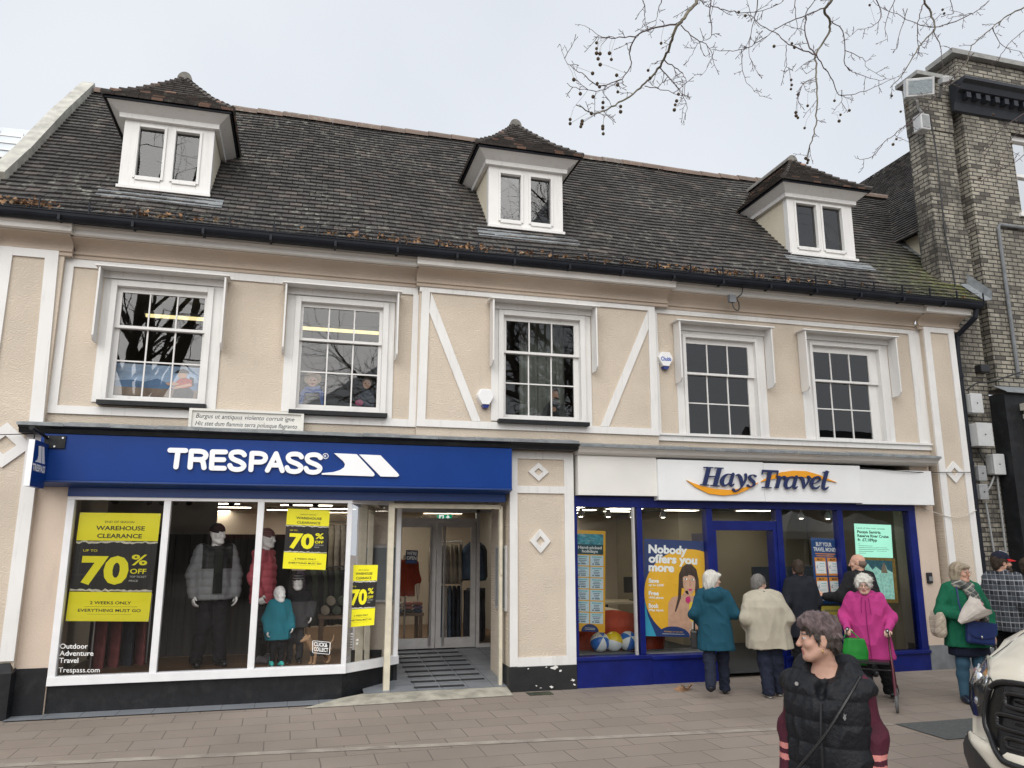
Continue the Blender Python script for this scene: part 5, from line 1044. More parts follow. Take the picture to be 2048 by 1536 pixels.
for (x0, x1, z, lb) in ((-2.42, -1.50, 5.33, 'lit fluorescent tube inside the first upper window'), (-.35, 1.40, 5.30, 'lit fluorescent tube inside the second upper window')):
    t = thing('tube_light', lb, 'ceiling light', ((x0 + x1) / 2, 1.8, z)); g = G(); g.box(x0, x1, 1.77, 1.83, z - .03, z + .01); g.build('tube', M_tube, t); g = G(); g.box(x0 - .02, x1 + .02, 1.76, 1.84, z + .011, z + .06); g.build('fitting', M_frame, t)
# track spots
spot = None
for i, x in enumerate((-2.35, -1.95, -1.78, -1.62, -1.45, -.9, -.15, .2)):
    if spot is None:
        spot = thing('track_spot', 'small black spotlight under the clothing shop ceiling', 'spotlight', (0, 0, 0), 'spotlights in the clothing shop window'); g = G(); g.lathe([(.035, -.05), (.045, .0), (.045, .08)], (0, 0, 0), 10, axis='y'); g.build('head', M_dark, spot, smooth=False); g = G(); g.box(-.01, .01, .02, .04, .03, .10); g.build('stem', M_dark, spot); s_ = spot
    else: s_ = copy_tree(spot)
    s_.location = (x, .55 + .12 * (i % 3), 2.50); s_.rotation_euler = (R(-25), 0, R(20 * (i % 3) - 20))
pend = None
for i, (x, y) in enumerate(((4.15, .75), (4.62, .8), (5.0, .75), (5.55, .8), (8.0, .7), (8.55, .75))):
    if pend is None:
        pend = thing('pendant_spot', 'small white pendant spotlight behind the travel agency glass', 'spotlight', (0, 0, 0), 'pendant spots in the agency window'); g = G(); g.lathe([(.055, 0), (.045, .06), (.022, .11)], (0, 0, 0), 12); g.build('shade', M_hboard, pend); g = G(); g.tube([(0, 0, .11), (0, 0, .23)], .006, 5); g.build('cord', M_hboard, pend); g = G(); g.lathe([(.03, -.008), (.03, -.002)], (0, 0, 0), 10); g.build('bulb', M_lamp, pend); s_ = pend
    else: s_ = copy_tree(pend)
    s_.location = (x, y, 2.33)
ex = thing('exit_sign', 'green and white emergency exit sign with running figure and arrow above the doors', 'exit sign', (2.53, 3.5, 2.32)); g = G(); g.box(2.40, 2.67, 3.5, 3.53, 2.31, 2.44); g.build('box', mat('exit_green', (.01, .28, .15), .4, 0, emit=.35), ex)
g = G(); 
for pl in ([(2.43, 2.32), (2.52, 2.32), (2.52, 2.43), (2.43, 2.43)],): g.poly([(p[0], 3.497, p[1]) for p in pl], 0)
g.poly([(p[0], 3.494, p[1]) for p in [(2.44, 2.325), (2.455, 2.325), (2.475, 2.36), (2.50, 2.335), (2.51, 2.34), (2.485, 2.375), (2.505, 2.39), (2.49, 2.41), (2.455, 2.395), (2.46, 2.37)]], 1)
g.poly([(p[0], 3.497, p[1]) for p in [(2.585, 2.32), (2.605, 2.32), (2.605, 2.38), (2.635, 2.38), (2.595, 2.43), (2.555, 2.38), (2.585, 2.38)]], 0); g.build('pictogram', [mat('exit_white', (.85, .9, .85), .4, 0, emit=.4), MATS['exit_green']], ex)
# clothes rails
GC = [(.03, .035, .05), (.05, .05, .055), (.32, .28, .22), (.22, .06, .06), (.06, .10, .16), (.14, .10, .18), (.40, .36, .32), (.10, .12, .09), (.05, .05, .05), (.42, .30, .28), (.12, .14, .17), (.30, .10, .08)]
GN = ['navy', 'charcoal', 'sand coloured', 'dark red', 'blue grey', 'purple', 'oatmeal', 'olive', 'black', 'dusty pink', 'slate', 'rust red']
def garment_mesh(kind, rnd):
    g = G(); W, H, D = {'trousers': (.17, 1.0, .05), 'coat': (.22, .85, .09), 'shirt': (.20, .66, .06)}[kind]
    n, rows = 12, 8; vs = []
    ph = rnd.uniform(0, 6)
    for j in range(rows + 1):
        t = j / rows; z = -t * H; w = W * (.35 + .65 * min(1, t * 6)) * (1 + .08 * t) if kind != 'trousers' else W * (1 + .05 * math.sin(t * 5 + ph))
        for k in range(n):
            a = 6.2832 * k / n; vs.append((D * math.sin(a) * (1 + .35 * math.sin(3 * a + ph + t * 3)) * (.5 + .5 * min(1, t * 5)), w * math.cos(a) * (1 + .05 * math.sin(5 * a + ph)), z + .02 * math.sin(a * 2 + ph) * t))
    g.add(vs, [(j * n + k, j * n + (k + 1) % n, (j + 1) * n + (k + 1) % n, (j + 1) * n + k) for j in range(rows) for k in range(n)] + [tuple(range(n - 1, -1, -1)), tuple(rows * n + k for k in range(n))]); return g
rg = random.Random(11)
def rail(x0, y0, x1, y1, z, n, kind, cols, where):
    t = thing('clothes_rail', f'metal clothes rail hung with {kind}s {where}', 'clothes rail', ((x0 + x1) / 2, (y0 + y1) / 2, .25)); g = G(); g.tube([(x0, y0, z), (x1, y1, z)], .014, 8); g.build('rail', M_steel, t)
    for (x, y) in ((x0, y0), (x1, y1)): g = G(); g.tube([(x, y, .25), (x, y, z)], .014, 8); g.build('leg', M_steel, t)
    for i in range(n):
        s = (i + .5) / n; c = cols[rg.randrange(len(cols))]; m = mat('cloth ' + GN[c], GC[c], .9, .25, 8, bump=.3, bscale=18)
        g = garment_mesh(kind, rg); a = math.atan2(y1 - y0, x1 - x0); M = Matrix.Translation((x0 + (x1 - x0) * s, y0 + (y1 - y0) * s, z - .05)) @ Matrix.Rotation(a + rg.uniform(-.15, .15), 4, 'Z'); g.xform(M)
        g.build(kind + '_on_hanger', m, smooth=True, label=f'{GN[c]} {kind} hanging on the rail {where}', cat=kind, group=f'{kind}s hanging {where}')
rail(2.30, 3.6, 2.86, 3.5, 1.95, 7, 'shirt', [2, 6, 9, 2], 'behind the right glass door, upper row'); rail(2.32, 3.65, 2.86, 3.55, 1.22, 7, 'trousers', [0, 4, 6, 7], 'behind the right glass door, lower row')
rail(3.0, 3.2, 3.3, 4.2, 2.0, 6, 'shirt', [4, 0, 10], 'beside the side light'); rail(3.0, 3.2, 3.3, 4.2, 1.15, 6, 'trousers', [0, 10, 8], 'low beside the side light')
rail(-.1, 2.6, 1.25, 2.9, 1.55, 14, 'coat', [0, 1, 3, 5, 7, 8], 'behind the child mannequins'); rail(.2, 3.9, 1.4, 4.0, 2.3, 12, 'coat', [2, 8, 6, 1, 11], 'high at the back of the clothing shop'); rail(-1.2, 4.2, -.2, 4.3, 1.9, 10, 'coat', [3, 11, 0, 9], 'deep in the clothing shop')
rail(-2.5, .95, -1.9, 1.3, 1.25, 4, 'trousers', [3, 8, 0], 'under the largest sale poster')
# folded goods on tables
def table(x0, x1, y0, y1, h, nm, lb):
    t = thing(nm, lb, 'table', ((x0 + x1) / 2, (y0 + y1) / 2, .25)); g = G(); g.box(x0, x1, y0, y1, h - .05, h); g.build('tabletop', M_wood, t)
    for x in (x0 + .05, x1 - .05):
        for y in (y0 + .05, y1 - .05): g = G(); g.box(x - .03, x + .03, y - .03, y + .03, .25, h - .05); g.build('leg', M_wood, t)
table(1.6, 2.15, 3.2, 3.8, .75, 'display_table', 'wooden display table inside the left glass door'); table(.35, 1.1, 1.95, 2.4, .85, 'display_table', 'wooden display table behind the child mannequins')
for i in range(10):
    c = rg.randrange(12); x = 1.72 + (i % 3) * .17; y = 3.25 + (i // 9) * .2; z = .752 + (i // 3) * .06; g = G(); g.box(x - .075, x + .075, y, y + .22, z, z + .05); g.build('folded_jumper', mat('cloth ' + GN[c], GC[c], .9, .25, 8), bevel=.02, label=f'{GN[c]} folded jumper stacked on the display table inside the doors', cat='jumper', group='folded jumpers on the display table')
for i in range(7):
    c = (2, 7, 1, 6)[i % 4]; x = .45 + (i % 4) * .17; z = .852 + (i // 4) * .14; g = G(); g.lathe([(.03, -.15), (.065, -.14), (.065, .14), (.03, .15)], (x + .08 * (i // 4), 2.15, z + .066), 12, axis='y'); g.build('rolled_mat', mat('cloth ' + GN[c], GC[c], .9, .25, 8), label=f'{GN[c]} rolled camping mat on the table behind the child mannequins', cat='camping mat', group='rolled camping mats')
# travel agency furniture
M_orc = mat('orange_upholstery', (.42, .055, .018), .8, .12, 20, bump=.1); M_desk = mat('pale_desk', (.45, .38, .28), .5, .1)
g = G(); g.box(3.8, 7.0, 8.12, 8.19, 1.78, 1.98); g.build('orange_stripe', mat('orange_wall_stripe', (.55, .22, .03), .7, .05), house); g = G(); g.box(3.8, 7.2, 8.10, 8.19, 1.62, 1.68); g.build('dado_rail', M_dark, house)
g = G(); g.box(7.05, 7.15, 3.2, 8.1, .06, 2.55); g.box(7.15, 9.9, 3.2, 3.3, .06, 2.55); g.build('partition', MATS['agency_wall'], house)
g = G(); g.box(7.2, 9.42, .95, 1.0, .4, 1.55); g.build('window_back_panel', mat('dark_window_panel', (.03, .035, .045), .6, .2), house)
def armchair(x, y, rz_, lb, gr):
    t = thing('tub_chair', lb, 'chair', (0, 0, 0), gr); g = G(); vs = []
    for j, (z, r) in enumerate(((.12, .30), (.45, .33), (.78, .33))):
        for k in range(13): a = R(-20 + 220 * k / 12); vs.append((r * math.cos(a), r * math.sin(a), z if j < 2 else z - .12 * (1 - math.sin(max(0, a)))))
    for j, (z, r) in enumerate(((.78, .26), (.42, .25))):
        for k in range(13): a = R(-20 + 220 * k / 12); vs.append((r * math.cos(a), r * math.sin(a), (z - .12 * (1 - math.sin(max(0, a)))) if j == 0 else z))
    g.add(vs, [(j * 13 + k, j * 13 + k + 1, (j + 1) * 13 + k + 1, (j + 1) * 13 + k) for j in range(4) for k in range(12)]); g.build('shell', M_orc, t, smooth=True)
    g = G(); g.lathe([(.28, .20), (.29, .30), (.27, .44), (.22, .47)], (0, -.02, 0), 18); g.build('seat', M_orc, t, smooth=True)
    for s in range(4): g = G(); a = R(45 + 90 * s); g.tube([(.2 * math.cos(a), .2 * math.sin(a), 0), (.18 * math.cos(a), .18 * math.sin(a), .2)], .018, 8); g.build('leg', M_dark, t)
    t.location = (x, y, .06); t.rotation_euler = (0, 0, rz_); t.scale = (1.12, 1.12, 1.15)
armchair(4.15, 1.05, R(170), 'orange tub chair half hidden behind the Hand-picked holidays poster', 'orange tub chairs in the travel agency'); armchair(4.72, .85, R(150), 'orange tub chair behind the beach balls, beside the blue mullion', 'orange tub chairs in the travel agency'); armchair(5.15, .9, R(200), 'orange tub chair under the Nobody offers you more poster', 'orange tub chairs in the travel agency')
def desk(x, y, lb):
    t = thing('office_desk', lb, 'desk', (x, y, .06)); g = G(); g.box(x - .7, x + .7, y - .35, y + .35, .76, .80); g.build('desktop', M_desk, t)
    for s in (-.66, .66): g = G(); g.box(x + s - .03, x + s + .03, y - .33, y + .33, .06, .76); g.build('leg', M_dark, t)
    m = thing('computer_monitor', f'black computer monitor on the {lb}', 'monitor', (x + .1, y, .80)); g = G(); g.box(x - .15, x + .35, y - .02, y + .02, .95, 1.26); g.build('display', M_dark, m, bevel=.006); g = G(); g.box(x + .07, x + .13, y, y + .03, .80, .96); g.box(x - .02, x + .22, y - .07, y + .07, .80, .815); g.build('stand', M_dark, m)
desk(4.7, 2.6, 'pale office desk deep in the left part of the agency'); desk(6.5, 4.3, 'pale office desk straight in from the open agency door')
oc = thing('office_chair', 'grey office chair with a coat over its back, behind the left agency window', 'chair', (4.45, 1.9, .06)); g = G(); g.box(4.2, 4.66, 1.84, 1.90, .62, 1.25); g.build('backrest', mat('grey_cloth', (.16, .17, .19), .9, .2, 20, bump=.3), oc, bevel=.025); g = G(); g.box(4.2, 4.66, 1.9, 2.34, .48, .56); g.build('seat', MATS['grey_cloth'], oc, bevel=.02); g = G(); g.tube([(4.43, 2.1, .12), (4.43, 2.1, .48)], .03, 8); g.build('post', M_dark, oc)
for k in range(5): g = G(); a = 6.2832 * k / 5; g.tube([(4.43, 2.1, .14), (4.43 + .28 * math.cos(a), 2.1 + .28 * math.sin(a), .10)], .02, 6); g.build('leg', M_dark, oc)
# beach balls
def beach_ball(c, r, cols, lb, tilt):
    g = G(); n, m = 24, 16; vs = []; M = Matrix.Rotation(tilt[0], 3, 'Y') @ Matrix.Rotation(tilt[1], 3, 'X')
    for i in range(m + 1):
        for k in range(n): t = math.pi * i / m; a = 6.2832 * k / n; vs.append(Vector(c) + M @ Vector((r * math.sin(t) * math.cos(a), r * math.sin(t) * math.sin(a), r * math.cos(t))))
    for i in range(m):
        for k in range(n): g.add([vs[i * n + k], vs[i * n + (k + 1) % n], vs[(i + 1) * n + (k + 1) % n], vs[(i + 1) * n + k]], [(0, 1, 2, 3)], (k * (6 if cols[0] is not Mby else 2) // n) % 2)
    b = bmesh.new(); o = g.build('beach_ball', cols, smooth=True, label=lb, cat='beach ball', group='beach balls in the agency window'); b.from_mesh(o.data); bmesh.ops.remove_doubles(b, verts=b.verts, dist=1e-4); bmesh.ops.recalc_face_normals(b, faces=b.faces); b.to_mesh(o.data); b.free()
Mbw = mat('ball_white', (.74, .78, .78), .3, .02); Mbb = mat('ball_blue', (.02, .14, .50), .3, .03); Mby = mat('ball_yellow', (.72, .52, .02), .3, .03)
g = G(); g.box(3.82, 4.70, .12, .55, .06, .405); g.box(4.82, 5.82, .12, .55, .06, .385); g.build('window_shelf', MATS['grey_plinth'], house)
for (u, v, cs, lb, tl) in ((1200, 1295, [Mbw, Mbb], 'blue and white beach ball at the left of the three', (.1, .95)), (1227, 1295, [Mby, Mbw], 'yellow and white beach ball between the two blue ones', (.3, 1.45)), (1257, 1296, [Mbb, Mbw], 'blue and white beach ball nearest the blue mullion', (-.15, 1.0))):
    p = at(u, v, .30); beach_ball((p.x, .30, .408 + .138), .138, cs, lb, tl)
# ------------------------------------------------------------------ brick building on the right
bb = thing('brick_building', 'tall sooty yellow brick building with a black cornice at the right edge', 'building', (11.5, 0, 0))
g = G(); g.box(10.735, 11.46, .02, .42, 0, 7.55); g.box(10.76, 11.42, .05, .42, 7.55, 9.45); g.box(10.74, 11.44, .03, .42, 9.45, 10.50); g.build('brick_pier', M_brickd, bb)
g = G(); g.box(11.42, 11.60, .20, .45, 0, 10.55); g.build('brick_recess', M_brickd, bb)
g = G(); wall_holes(g, 11.60, 16.5, 7.62, 9.80, -.05, [(12.70, 13.75, 7.95, 9.60)], .2); g.poly([(11.60, -.05, 7.62), (11.60, .3, 7.62), (11.60, .3, 9.8), (11.60, -.05, 9.8)]); g.box(11.56, 16.5, -.09, .40, 4.55, 7.62); g.box(11.60, 16.5, -.05, .40, 9.80, 11.02); g.box(11.60, 16.5, .34, .45, 7.62, 9.8); g.build('brick_wall', M_brick, bb)
g = G(); g.xz([(12.66, 9.60), (13.8, 9.60), (13.9, 9.86), (12.54, 9.86)], -.058, -.045); g.build('brick_arch', M_brickd, bb)
w = G(); 
for (a, b, c, d) in ((12.70, 12.80, 7.95, 9.60), (13.65, 13.75, 7.95, 9.60), (12.80, 13.65, 9.5, 9.60), (12.80, 13.65, 7.95, 8.05), (12.80, 13.65, 8.75, 8.81), (13.2, 13.24, 8.05, 9.5)): w.box(a, b, .03, .12, c, d)
w.box(12.62, 13.83, -.10, .1, 7.88, 7.949); w = w.build('window', M_whitew, bb); p = G(); p.poly([(12.8, .09, 8.05), (13.65, .09, 8.05), (13.65, .09, 9.5), (12.8, .09, 9.5)]); p.build('pane', M_glass_up, w)
g = G(); g.box(10.66, 11.50, -.06, .5, 10.50, 10.58); g.box(11.44, 16.5, -.16, .5, 11.02, 11.12); g.build('coping', mat('grey_coping', (.26, .26, .25), .8, .2, 6, bump=.2), bb)
g = G(); prof = [(-.052, 10.36), (-.42, 10.36), (-.42, 10.30), (-.34, 10.26), (-.30, 10.16), (-.22, 10.13), (-.14, 9.98), (-.10, 9.84), (-.052, 9.82)]; g.prism([(11.36, p[0], p[1]) for p in prof], (5.1, 0, 0))
for i in range(22): g.box(11.5 + i * .22, 11.6 + i * .22, -.29, -.11, 10.02, 10.128)
g.build('cornice', mat('black_cornice', (.014, .017, .024), .5, .2), bb)
g = G(); g.box(11.46, 16.5, -.28, .3, .0, 4.44); g.build('shop_panel', M_black, bb); g = G(); g.add([(11.44, -.36, 4.45), (16.5, -.36, 4.45), (16.5, -.09, 4.60), (11.44, -.09, 4.60), (11.44, -.36, 4.44), (16.5, -.36, 4.38)], [(0, 1, 2, 3), (0, 4, 5, 1)]); g.build('lead_flashing', M_lead, bb, fix=False)
g = G(); g.box(11.86, 12.5, -.46, -.281, 0, 4.0); g.box(11.80, 12.56, -.52, -.281, 4.0, 4.08); g.box(11.83, 12.53, -.49, -.281, 4.08, 4.14); g.box(11.76, 12.6, -.56, -.281, 4.14, 4.26); g.build('pilaster', mat('stone_paint', (.50, .48, .42), .6, .1, 4), bb, bevel=.006)
g = G(); g.tube([(16.4, -.13, 7.62), (12.04, -.13, 7.62), (12.0, -.13, 7.55), (12.0, -.13, 4.78)], .032, 8); g.build('conduit', MATS['grey_plinth'], bb)
g = G(); tiles(g, [(10.92, 1.2, 7.65), (12.46, 3.0, 9.575), (13.75, 5.3, 11.19)], [(10.90, .3, 7.63), (12.4, .3, 9.5), (13.75, .3, 11.19)], nrm=Vector((-1.25, 0, 1)).normalized()); g.build('side_roof', M_tile, bb, fix=False)
g = G(); g.poly([(10.95, .3, 7.62), (11.0, 1.2, 7.65), (12.5, 3.0, 9.56), (13.78, 5.3, 11.16), (13.78, .3, 11.16)]); g.poly([(13.78, .3, 11.16), (13.78, 5.3, 11.16), (16.5, 5.3, 7.8), (16.5, .3, 7.8)]); g.build('roof_deck', MATS['dark_roof_felt'], bb)
g = G(); g.prism([(11.10, .3, rz(.3) - .1), (11.10, 1.35, rz(1.35) - .1), (11.10, 1.25, 7.72), (11.10, .3, 7.66)], (.1, 0, 0)); g.build('cheek_wall', M_cheek, bb)
# the tiled slope of the old house runs on behind the cheek to the valley
g = G(); tiles(g, [(11.08, 1.2, rz(1.2)), (11.08, 3.0, rz(3.0))], [(11.10, 1.25, rz(1.25)), (12.44, 3.0, rz(3.0))], nrm=Vector((0, -RS, 1)).normalized()); g.build('roof', M_tile, house, fix=False)
g = G(); vs = []
for e in (11.0, 12.5):
    for a in range(0, 181, 30): vs.append((e, YR + .13 * math.cos(R(a)), rz(YR) - .03 + .14 * math.sin(R(a))))
g.add(vs, [(j, j + 1, j + 8, j + 7) for j in range(6)]); g.build('ridge_tiles', M_ridge, house, fix=False)
# pipework, boxes and cables on the dark pier
M_pbox = mat('pale_grey_plastic', (.50, .51, .51), .45, .08, 8, stain=(.28, .27, .24), stain_amt=.4); M_gbox = mat('mid_grey_plastic', (.27, .28, .28), .5, .15, 12)
dp = thing('downpipe', 'black downpipe with a hopper between the plastered house and the brick building', 'downpipe', (10.84, -.1, 0)); g = G(); g.tube([(10.95, -.42, 5.86), (10.93, -.40, 5.70), (10.82, -.10, 5.45), (10.80, -.07, 5.2), (10.80, -.07, .0)], .045, 10); g.build('pipe', M_gutter, dp)
for z in (4.7, 3.2, 1.7, .4): g = G(); g.lathe([(.056, 0), (.056, .07)], (10.80, -.07, z), 10); g.build('collar', M_gutter, dp)
def ubox(x0, x1, y0, z0, z1, m, lb, bev=.015, nm='cabinet'):
    t = thing('service_box', lb, 'utility box', ((x0 + x1) / 2, y0, z0)); g = G(); g.box(x0, x1, y0 + .03, .019, z0, z1); g.build('case', m, t, bevel=bev); g = G(); g.box(x0 - .006, x1 + .006, y0, y0 + .028, z0 - .006, z1 + .006); g.build('lid', m, t, bevel=bev); g = G(); g.lathe([(.012, -.006), (.012, .0)], ((x0 + x1) / 2, y0, (z0 + z1) / 2), 8, axis='y'); g.build('lock', M_dark, t)
ubox(10.86, 11.10, -.18, 4.09, 4.42, M_pbox, 'pale plastic service box, topmost of those beside the downpipe', .02); ubox(10.83, 11.14, -.26, 3.52, 3.90, M_pbox, 'large stained pale metal service box with corner screws, second from the top', .006)
ubox(11.20, 11.43, -.16, 3.06, 3.40, M_pbox, 'pale plastic service box standing right of the column of boxes', .025); ubox(10.90, 11.06, -.12, 2.95, 3.20, M_gbox, 'grey plastic box scrawled with pen, above the lowest box', .02); ubox(10.88, 11.05, -.12, 2.64, 2.89, M_gbox, 'plain grey plastic box, lowest beside the downpipe', .02)
t = thing('service_box', 'small black square box above a tangle of cables on the brick pier', 'utility box', (11.32, -.1, 4.82)); g = G(); g.box(11.22, 11.42, -.12, .018, 4.83, 4.96); g.build('case', M_dark, t, bevel=.01)
rc = random.Random(4)
for pts, m, lb in (([(10.9, 0, 4.9), (10.92, -.04, 5.6), (10.95, -.05, 6.4), (10.9, -.02, 7.4), (10.92, -.02, 8.8), (10.9, 0, 9.7)], M_dark, 'thin black cable running up the tall brick pier'), ([(10.95, -.02, 4.5), (11.1, -.10, 4.62), (11.4, -.12, 4.66), (11.9, -.2, 4.82), (12.05, -.15, 4.86)], M_dark, 'black cable looping over the black shop panel'),
                   ([(11.0, -.05, 3.5), (11.05, -.10, 3.3), (11.12, -.05, 3.2)], M_dark, 'short black cable under the large metal service box'), ([(11.05, -.05, 2.75), (11.16, -.06, 2.86), (11.28, -.06, 3.05)], M_gbox, 'grey cable joining the lowest box to the right-hand box'), ([(11.34, -.05, 3.05), (11.33, -.05, 1.5), (11.33, -.05, .1)], M_gbox, 'grey conduit dropping from the right-hand service box to the ground'), ([(11.06, -.03, 2.6), (11.12, -.03, 1.4), (11.12, -.03, .1)], M_gbox, 'thin grey conduit in the gap beside the downpipe')):
    g = G(); g.tube(bez(pts, 6), .014 if m is M_dark else .018, 6); g.build('cable', m, smooth=True, label=lb, cat='cable')
# floodlight and camera at the top
ft = thing('floodlight', 'large square white floodlight on the top corner of the brick building', 'floodlight', (10.5, -.3, 9.8)); Mq = Matrix.Translation((10.40, -.32, 10.0)) @ Matrix.Rotation(R(-25), 4, 'Z') @ Matrix.Rotation(R(18), 4, 'X')
g = G(); g.box(-.24, .24, -.06, .10, -.16, .16, 0); g.xform(Mq); g.build('housing', mat('weathered_white_metal', (.55, .56, .56), .5, .15, 9), ft, bevel=.01); g = G(); g.box(-.20, .20, -.066, -.061, -.12, .12); g.xform(Mq); g.build('lens', mat('ribbed_lens', (.30, .34, .36), .15, .3, 20, stretch=(1, 1, 6)), ft); g = G(); g.tube([(10.4, -.24, 9.80), (10.55, -.1, 9.74), (10.80, .05, 9.76)], .02, 6); g.build('bracket', MATS['weathered_white_metal'], ft)
cc = thing('security_camera', 'white security camera on a short arm under the brick parapet', 'camera', (11.0, -.2, 10.2)); g = G(); g.beam((10.92, -.42, 10.20), (11.12, -.12, 10.36), .11, .10); g.build('body', MATS['weathered_white_metal'], cc, bevel=.01); g = G(); g.tube([(11.1, -.14, 10.28), (11.2, .02, 10.16)], .03, 8); g.build('arm', M_gbox, cc)
hbx = thing('speaker_horn', 'pale box speaker below the floodlight on the brick pier', 'speaker', (10.62, -.1, 9.28)); g = G(); g.box(10.52, 10.73, -.16, .04, 9.30, 9.62); g.build('case', M_pbox, hbx, bevel=.02); g = G(); g.box(10.55, 10.70, -.168, -.161, 9.34, 9.58); g.build('grille', M_gbox, hbx)
# ------------------------------------------------------------------ neighbour on the left, and the glass roof far behind
lb = thing('neighbouring_house', 'sliver of a cream neighbouring house at the left edge with a grey tiled roof', 'building', (-5.2, 0, 0)); g = G(); g.box(-7.2, -3.82, .05, 5.0, 0, 5.85); g.build('wall', M_plaster, lb); g = G(); ys = .0; tiles(g, [(-7.2, -.3, 5.9), (-7.2, 2.0, 7.7)], [(-4.05, -.3, 5.9), (-4.3, 2.0, 7.7)]); g.build('roof', M_tile, lb, fix=False); g = G(); g.poly([(-7.2, -.3, 5.87), (-4.05, -.3, 5.87), (-4.3, 2.0, 7.67), (-7.2, 2.0, 7.67)]); g.poly([(-7.2, 2.0, 7.67), (-4.3, 2, 7.67), (-4.3, 5, 5.8), (-7.2, 5, 5.8)]); g.build('roof_deck', MATS['dark_roof_felt'], lb)
g = G(); g.add([(-4.42, .1, 6.36), (-4.05, .1, 6.42), (-4.05, 1.3, 7.35), (-4.35, 1.3, 7.28)], [(0, 1, 2, 3)]); g.build('lead_flashing', M_lead, lb, fix=False)
d2 = thing('downpipe', 'black cast iron downpipe at the left edge beside the left pilaster', 'downpipe', (-3.9, -.15, 3.4)); g = G(); g.tube([(-3.93, -.38, 5.85), (-3.90, -.22, 5.62), (-3.90, -.15, 5.4), (-3.90, -.12, .0)], .05, 10); g.build('pipe', M_gutter, d2)
for z in (5.3, 4.9, 3.6): g = G(); g.lathe([(.065, 0), (.065, .06)], (-3.90, -.13, z), 10); g.build('collar', M_gutter, d2)
gr = thing('glass_roof', 'pale glazed market roof far behind the left gable', 'building', (-12, 14, 0)); Mgl = mat('pale_glazing', (.52, .56, .60), .3, .1, 3); g = G(); g.box(-22, -7.4, 12, 18, 0, 12.2); g.build('wall', M_gbox, gr)
g = G(); g.add([(-22, 12, 12.2), (-6.6, 12, 12.2), (-7.4, 12.2, 13.35), (-22, 12.2, 11.9 + 1.0)], [(0, 1, 2, 3)]); g.build('roof', Mgl, gr, fix=False)
g = G()
for i in range(26): g.beam((-22 + i * .58, 11.98, 12.2), (-22 + i * .58, 12.16, 13.2), .03, .03)
for k in range(4): g.beam((-22, 11.99 + k * .05, 12.35 + k * .22), (-6.9, 11.99 + k * .05, 12.35 + k * .24), .03, .03)
g.build('glazing_bars', M_hboard, gr)
# ------------------------------------------------------------------ the market square behind the camera (seen mirrored in the glass)
def town_house(x0, x1, y, h, col, rh, nm):
    t = thing('town_house', nm, 'building', ((x0 + x1) / 2, y, 0)); g = G(); g.box(x0, x1, y - 8, y, 0, h); g.build('wall', mat('render ' + nm, col, .8, .15, 2), t)
    g = G(); m = (x0 + x1) / 2; g.add([(x0 - .3, y + .3, h), (x1 + .3, y + .3, h), (x1 - 1.5, y - 4, h + rh), (x0 + 1.5, y - 4, h + rh), (x0 - .3, y - 8.3, h), (x1 + .3, y - 8.3, h)], [(0, 1, 2, 3), (3, 2, 5, 4), (0, 3, 4), (1, 5, 2)]); g.build('roof', MATS['dark_roof_felt'], t)
    n = max(2, int((x1 - x0) / 2.6))
    for i in range(n):
        for z in (3.6, 6.0):
            if z + 1.5 > h: continue
            x = x0 + (i + .5) * (x1 - x0) / n; g = G(); g.box(x - .5, x + .5, y + .002, y + .05, z, z + 1.5, 0); g.box(x - .44, x + .44, y + .052, y + .056, z + .06, z + 1.44, 1); g.build('window', [M_hboard, M_dark], t)
    g = G(); g.box(x0 + .3, x1 - .3, y + .002, y + .06, .3, 2.7); g.build('shop_window', M_dark, t)
for a in ((-40, -20, -34, 5.6, (.30, .20, .15), 2, 'red brick house across the square'), (-19.5, -4, -35, 6.2, (.45, .42, .36), 2, 'pale house across the square'), (-3.5, 16, -36, 5.6, (.34, .28, .22), 1.8, 'brown house across the square'), (16.5, 30, -35, 6.0, (.5, .47, .42), 1.8, 'cream house across the square'), (30.5, 46, -36, 6.2, (.25, .19, .15), 4.2, 'house with a tall dark roof across the square'), (46.5, 70, -35, 6, (.4, .38, .35), 3, 'grey house across the square')): town_house(*a)
def gazebo(x, y, col, cn):
    t = thing('market_gazebo', f'{cn} canopied market stall on the square', 'market stall', (x, y, 0)); m = mat('canopy ' + cn, col, .7, .08, 2); s = 1.5; g = G(); g.add([(x - s, y - s, 2.35), (x + s, y - s, 2.35), (x + s, y + s, 2.35), (x - s, y + s, 2.35), (x, y, 3.25), (x - s, y - s, 2.05), (x + s, y - s, 2.05), (x + s, y + s, 2.05), (x - s, y + s, 2.05)], [(0, 1, 4), (1, 2, 4), (2, 3, 4), (3, 0, 4), (0, 5, 6, 1), (1, 6, 7, 2), (2, 7, 8, 3), (3, 8, 5, 0)]); g.build('canopy', m, t, fix=False)
    for dx in (-s, s):
        for dy in (-s, s): g = G(); g.tube([(x + dx, y + dy, 0), (x + dx, y + dy, 2.3)], .025, 6); g.build('leg', M_alu, t)
    g = G(); g.box(x - 1.2, x + 1.2, y + .4, y + 1.1, .0, .85); g.build('counter', MATS['cloth navy'], t)
for a in ((-6, -19, (.05, .06, .09), 'dark blue'), (-1.5, -20, (.40, .06, .05), 'red'), (4, -19, (.06, .10, .08), 'dark green'), (13.5, -20, (.03, .05, .16), 'navy'), (20, -18, (.62, .62, .60), 'white'), (24, -19, (.6, .6, .57), 'off-white')): gazebo(*a)
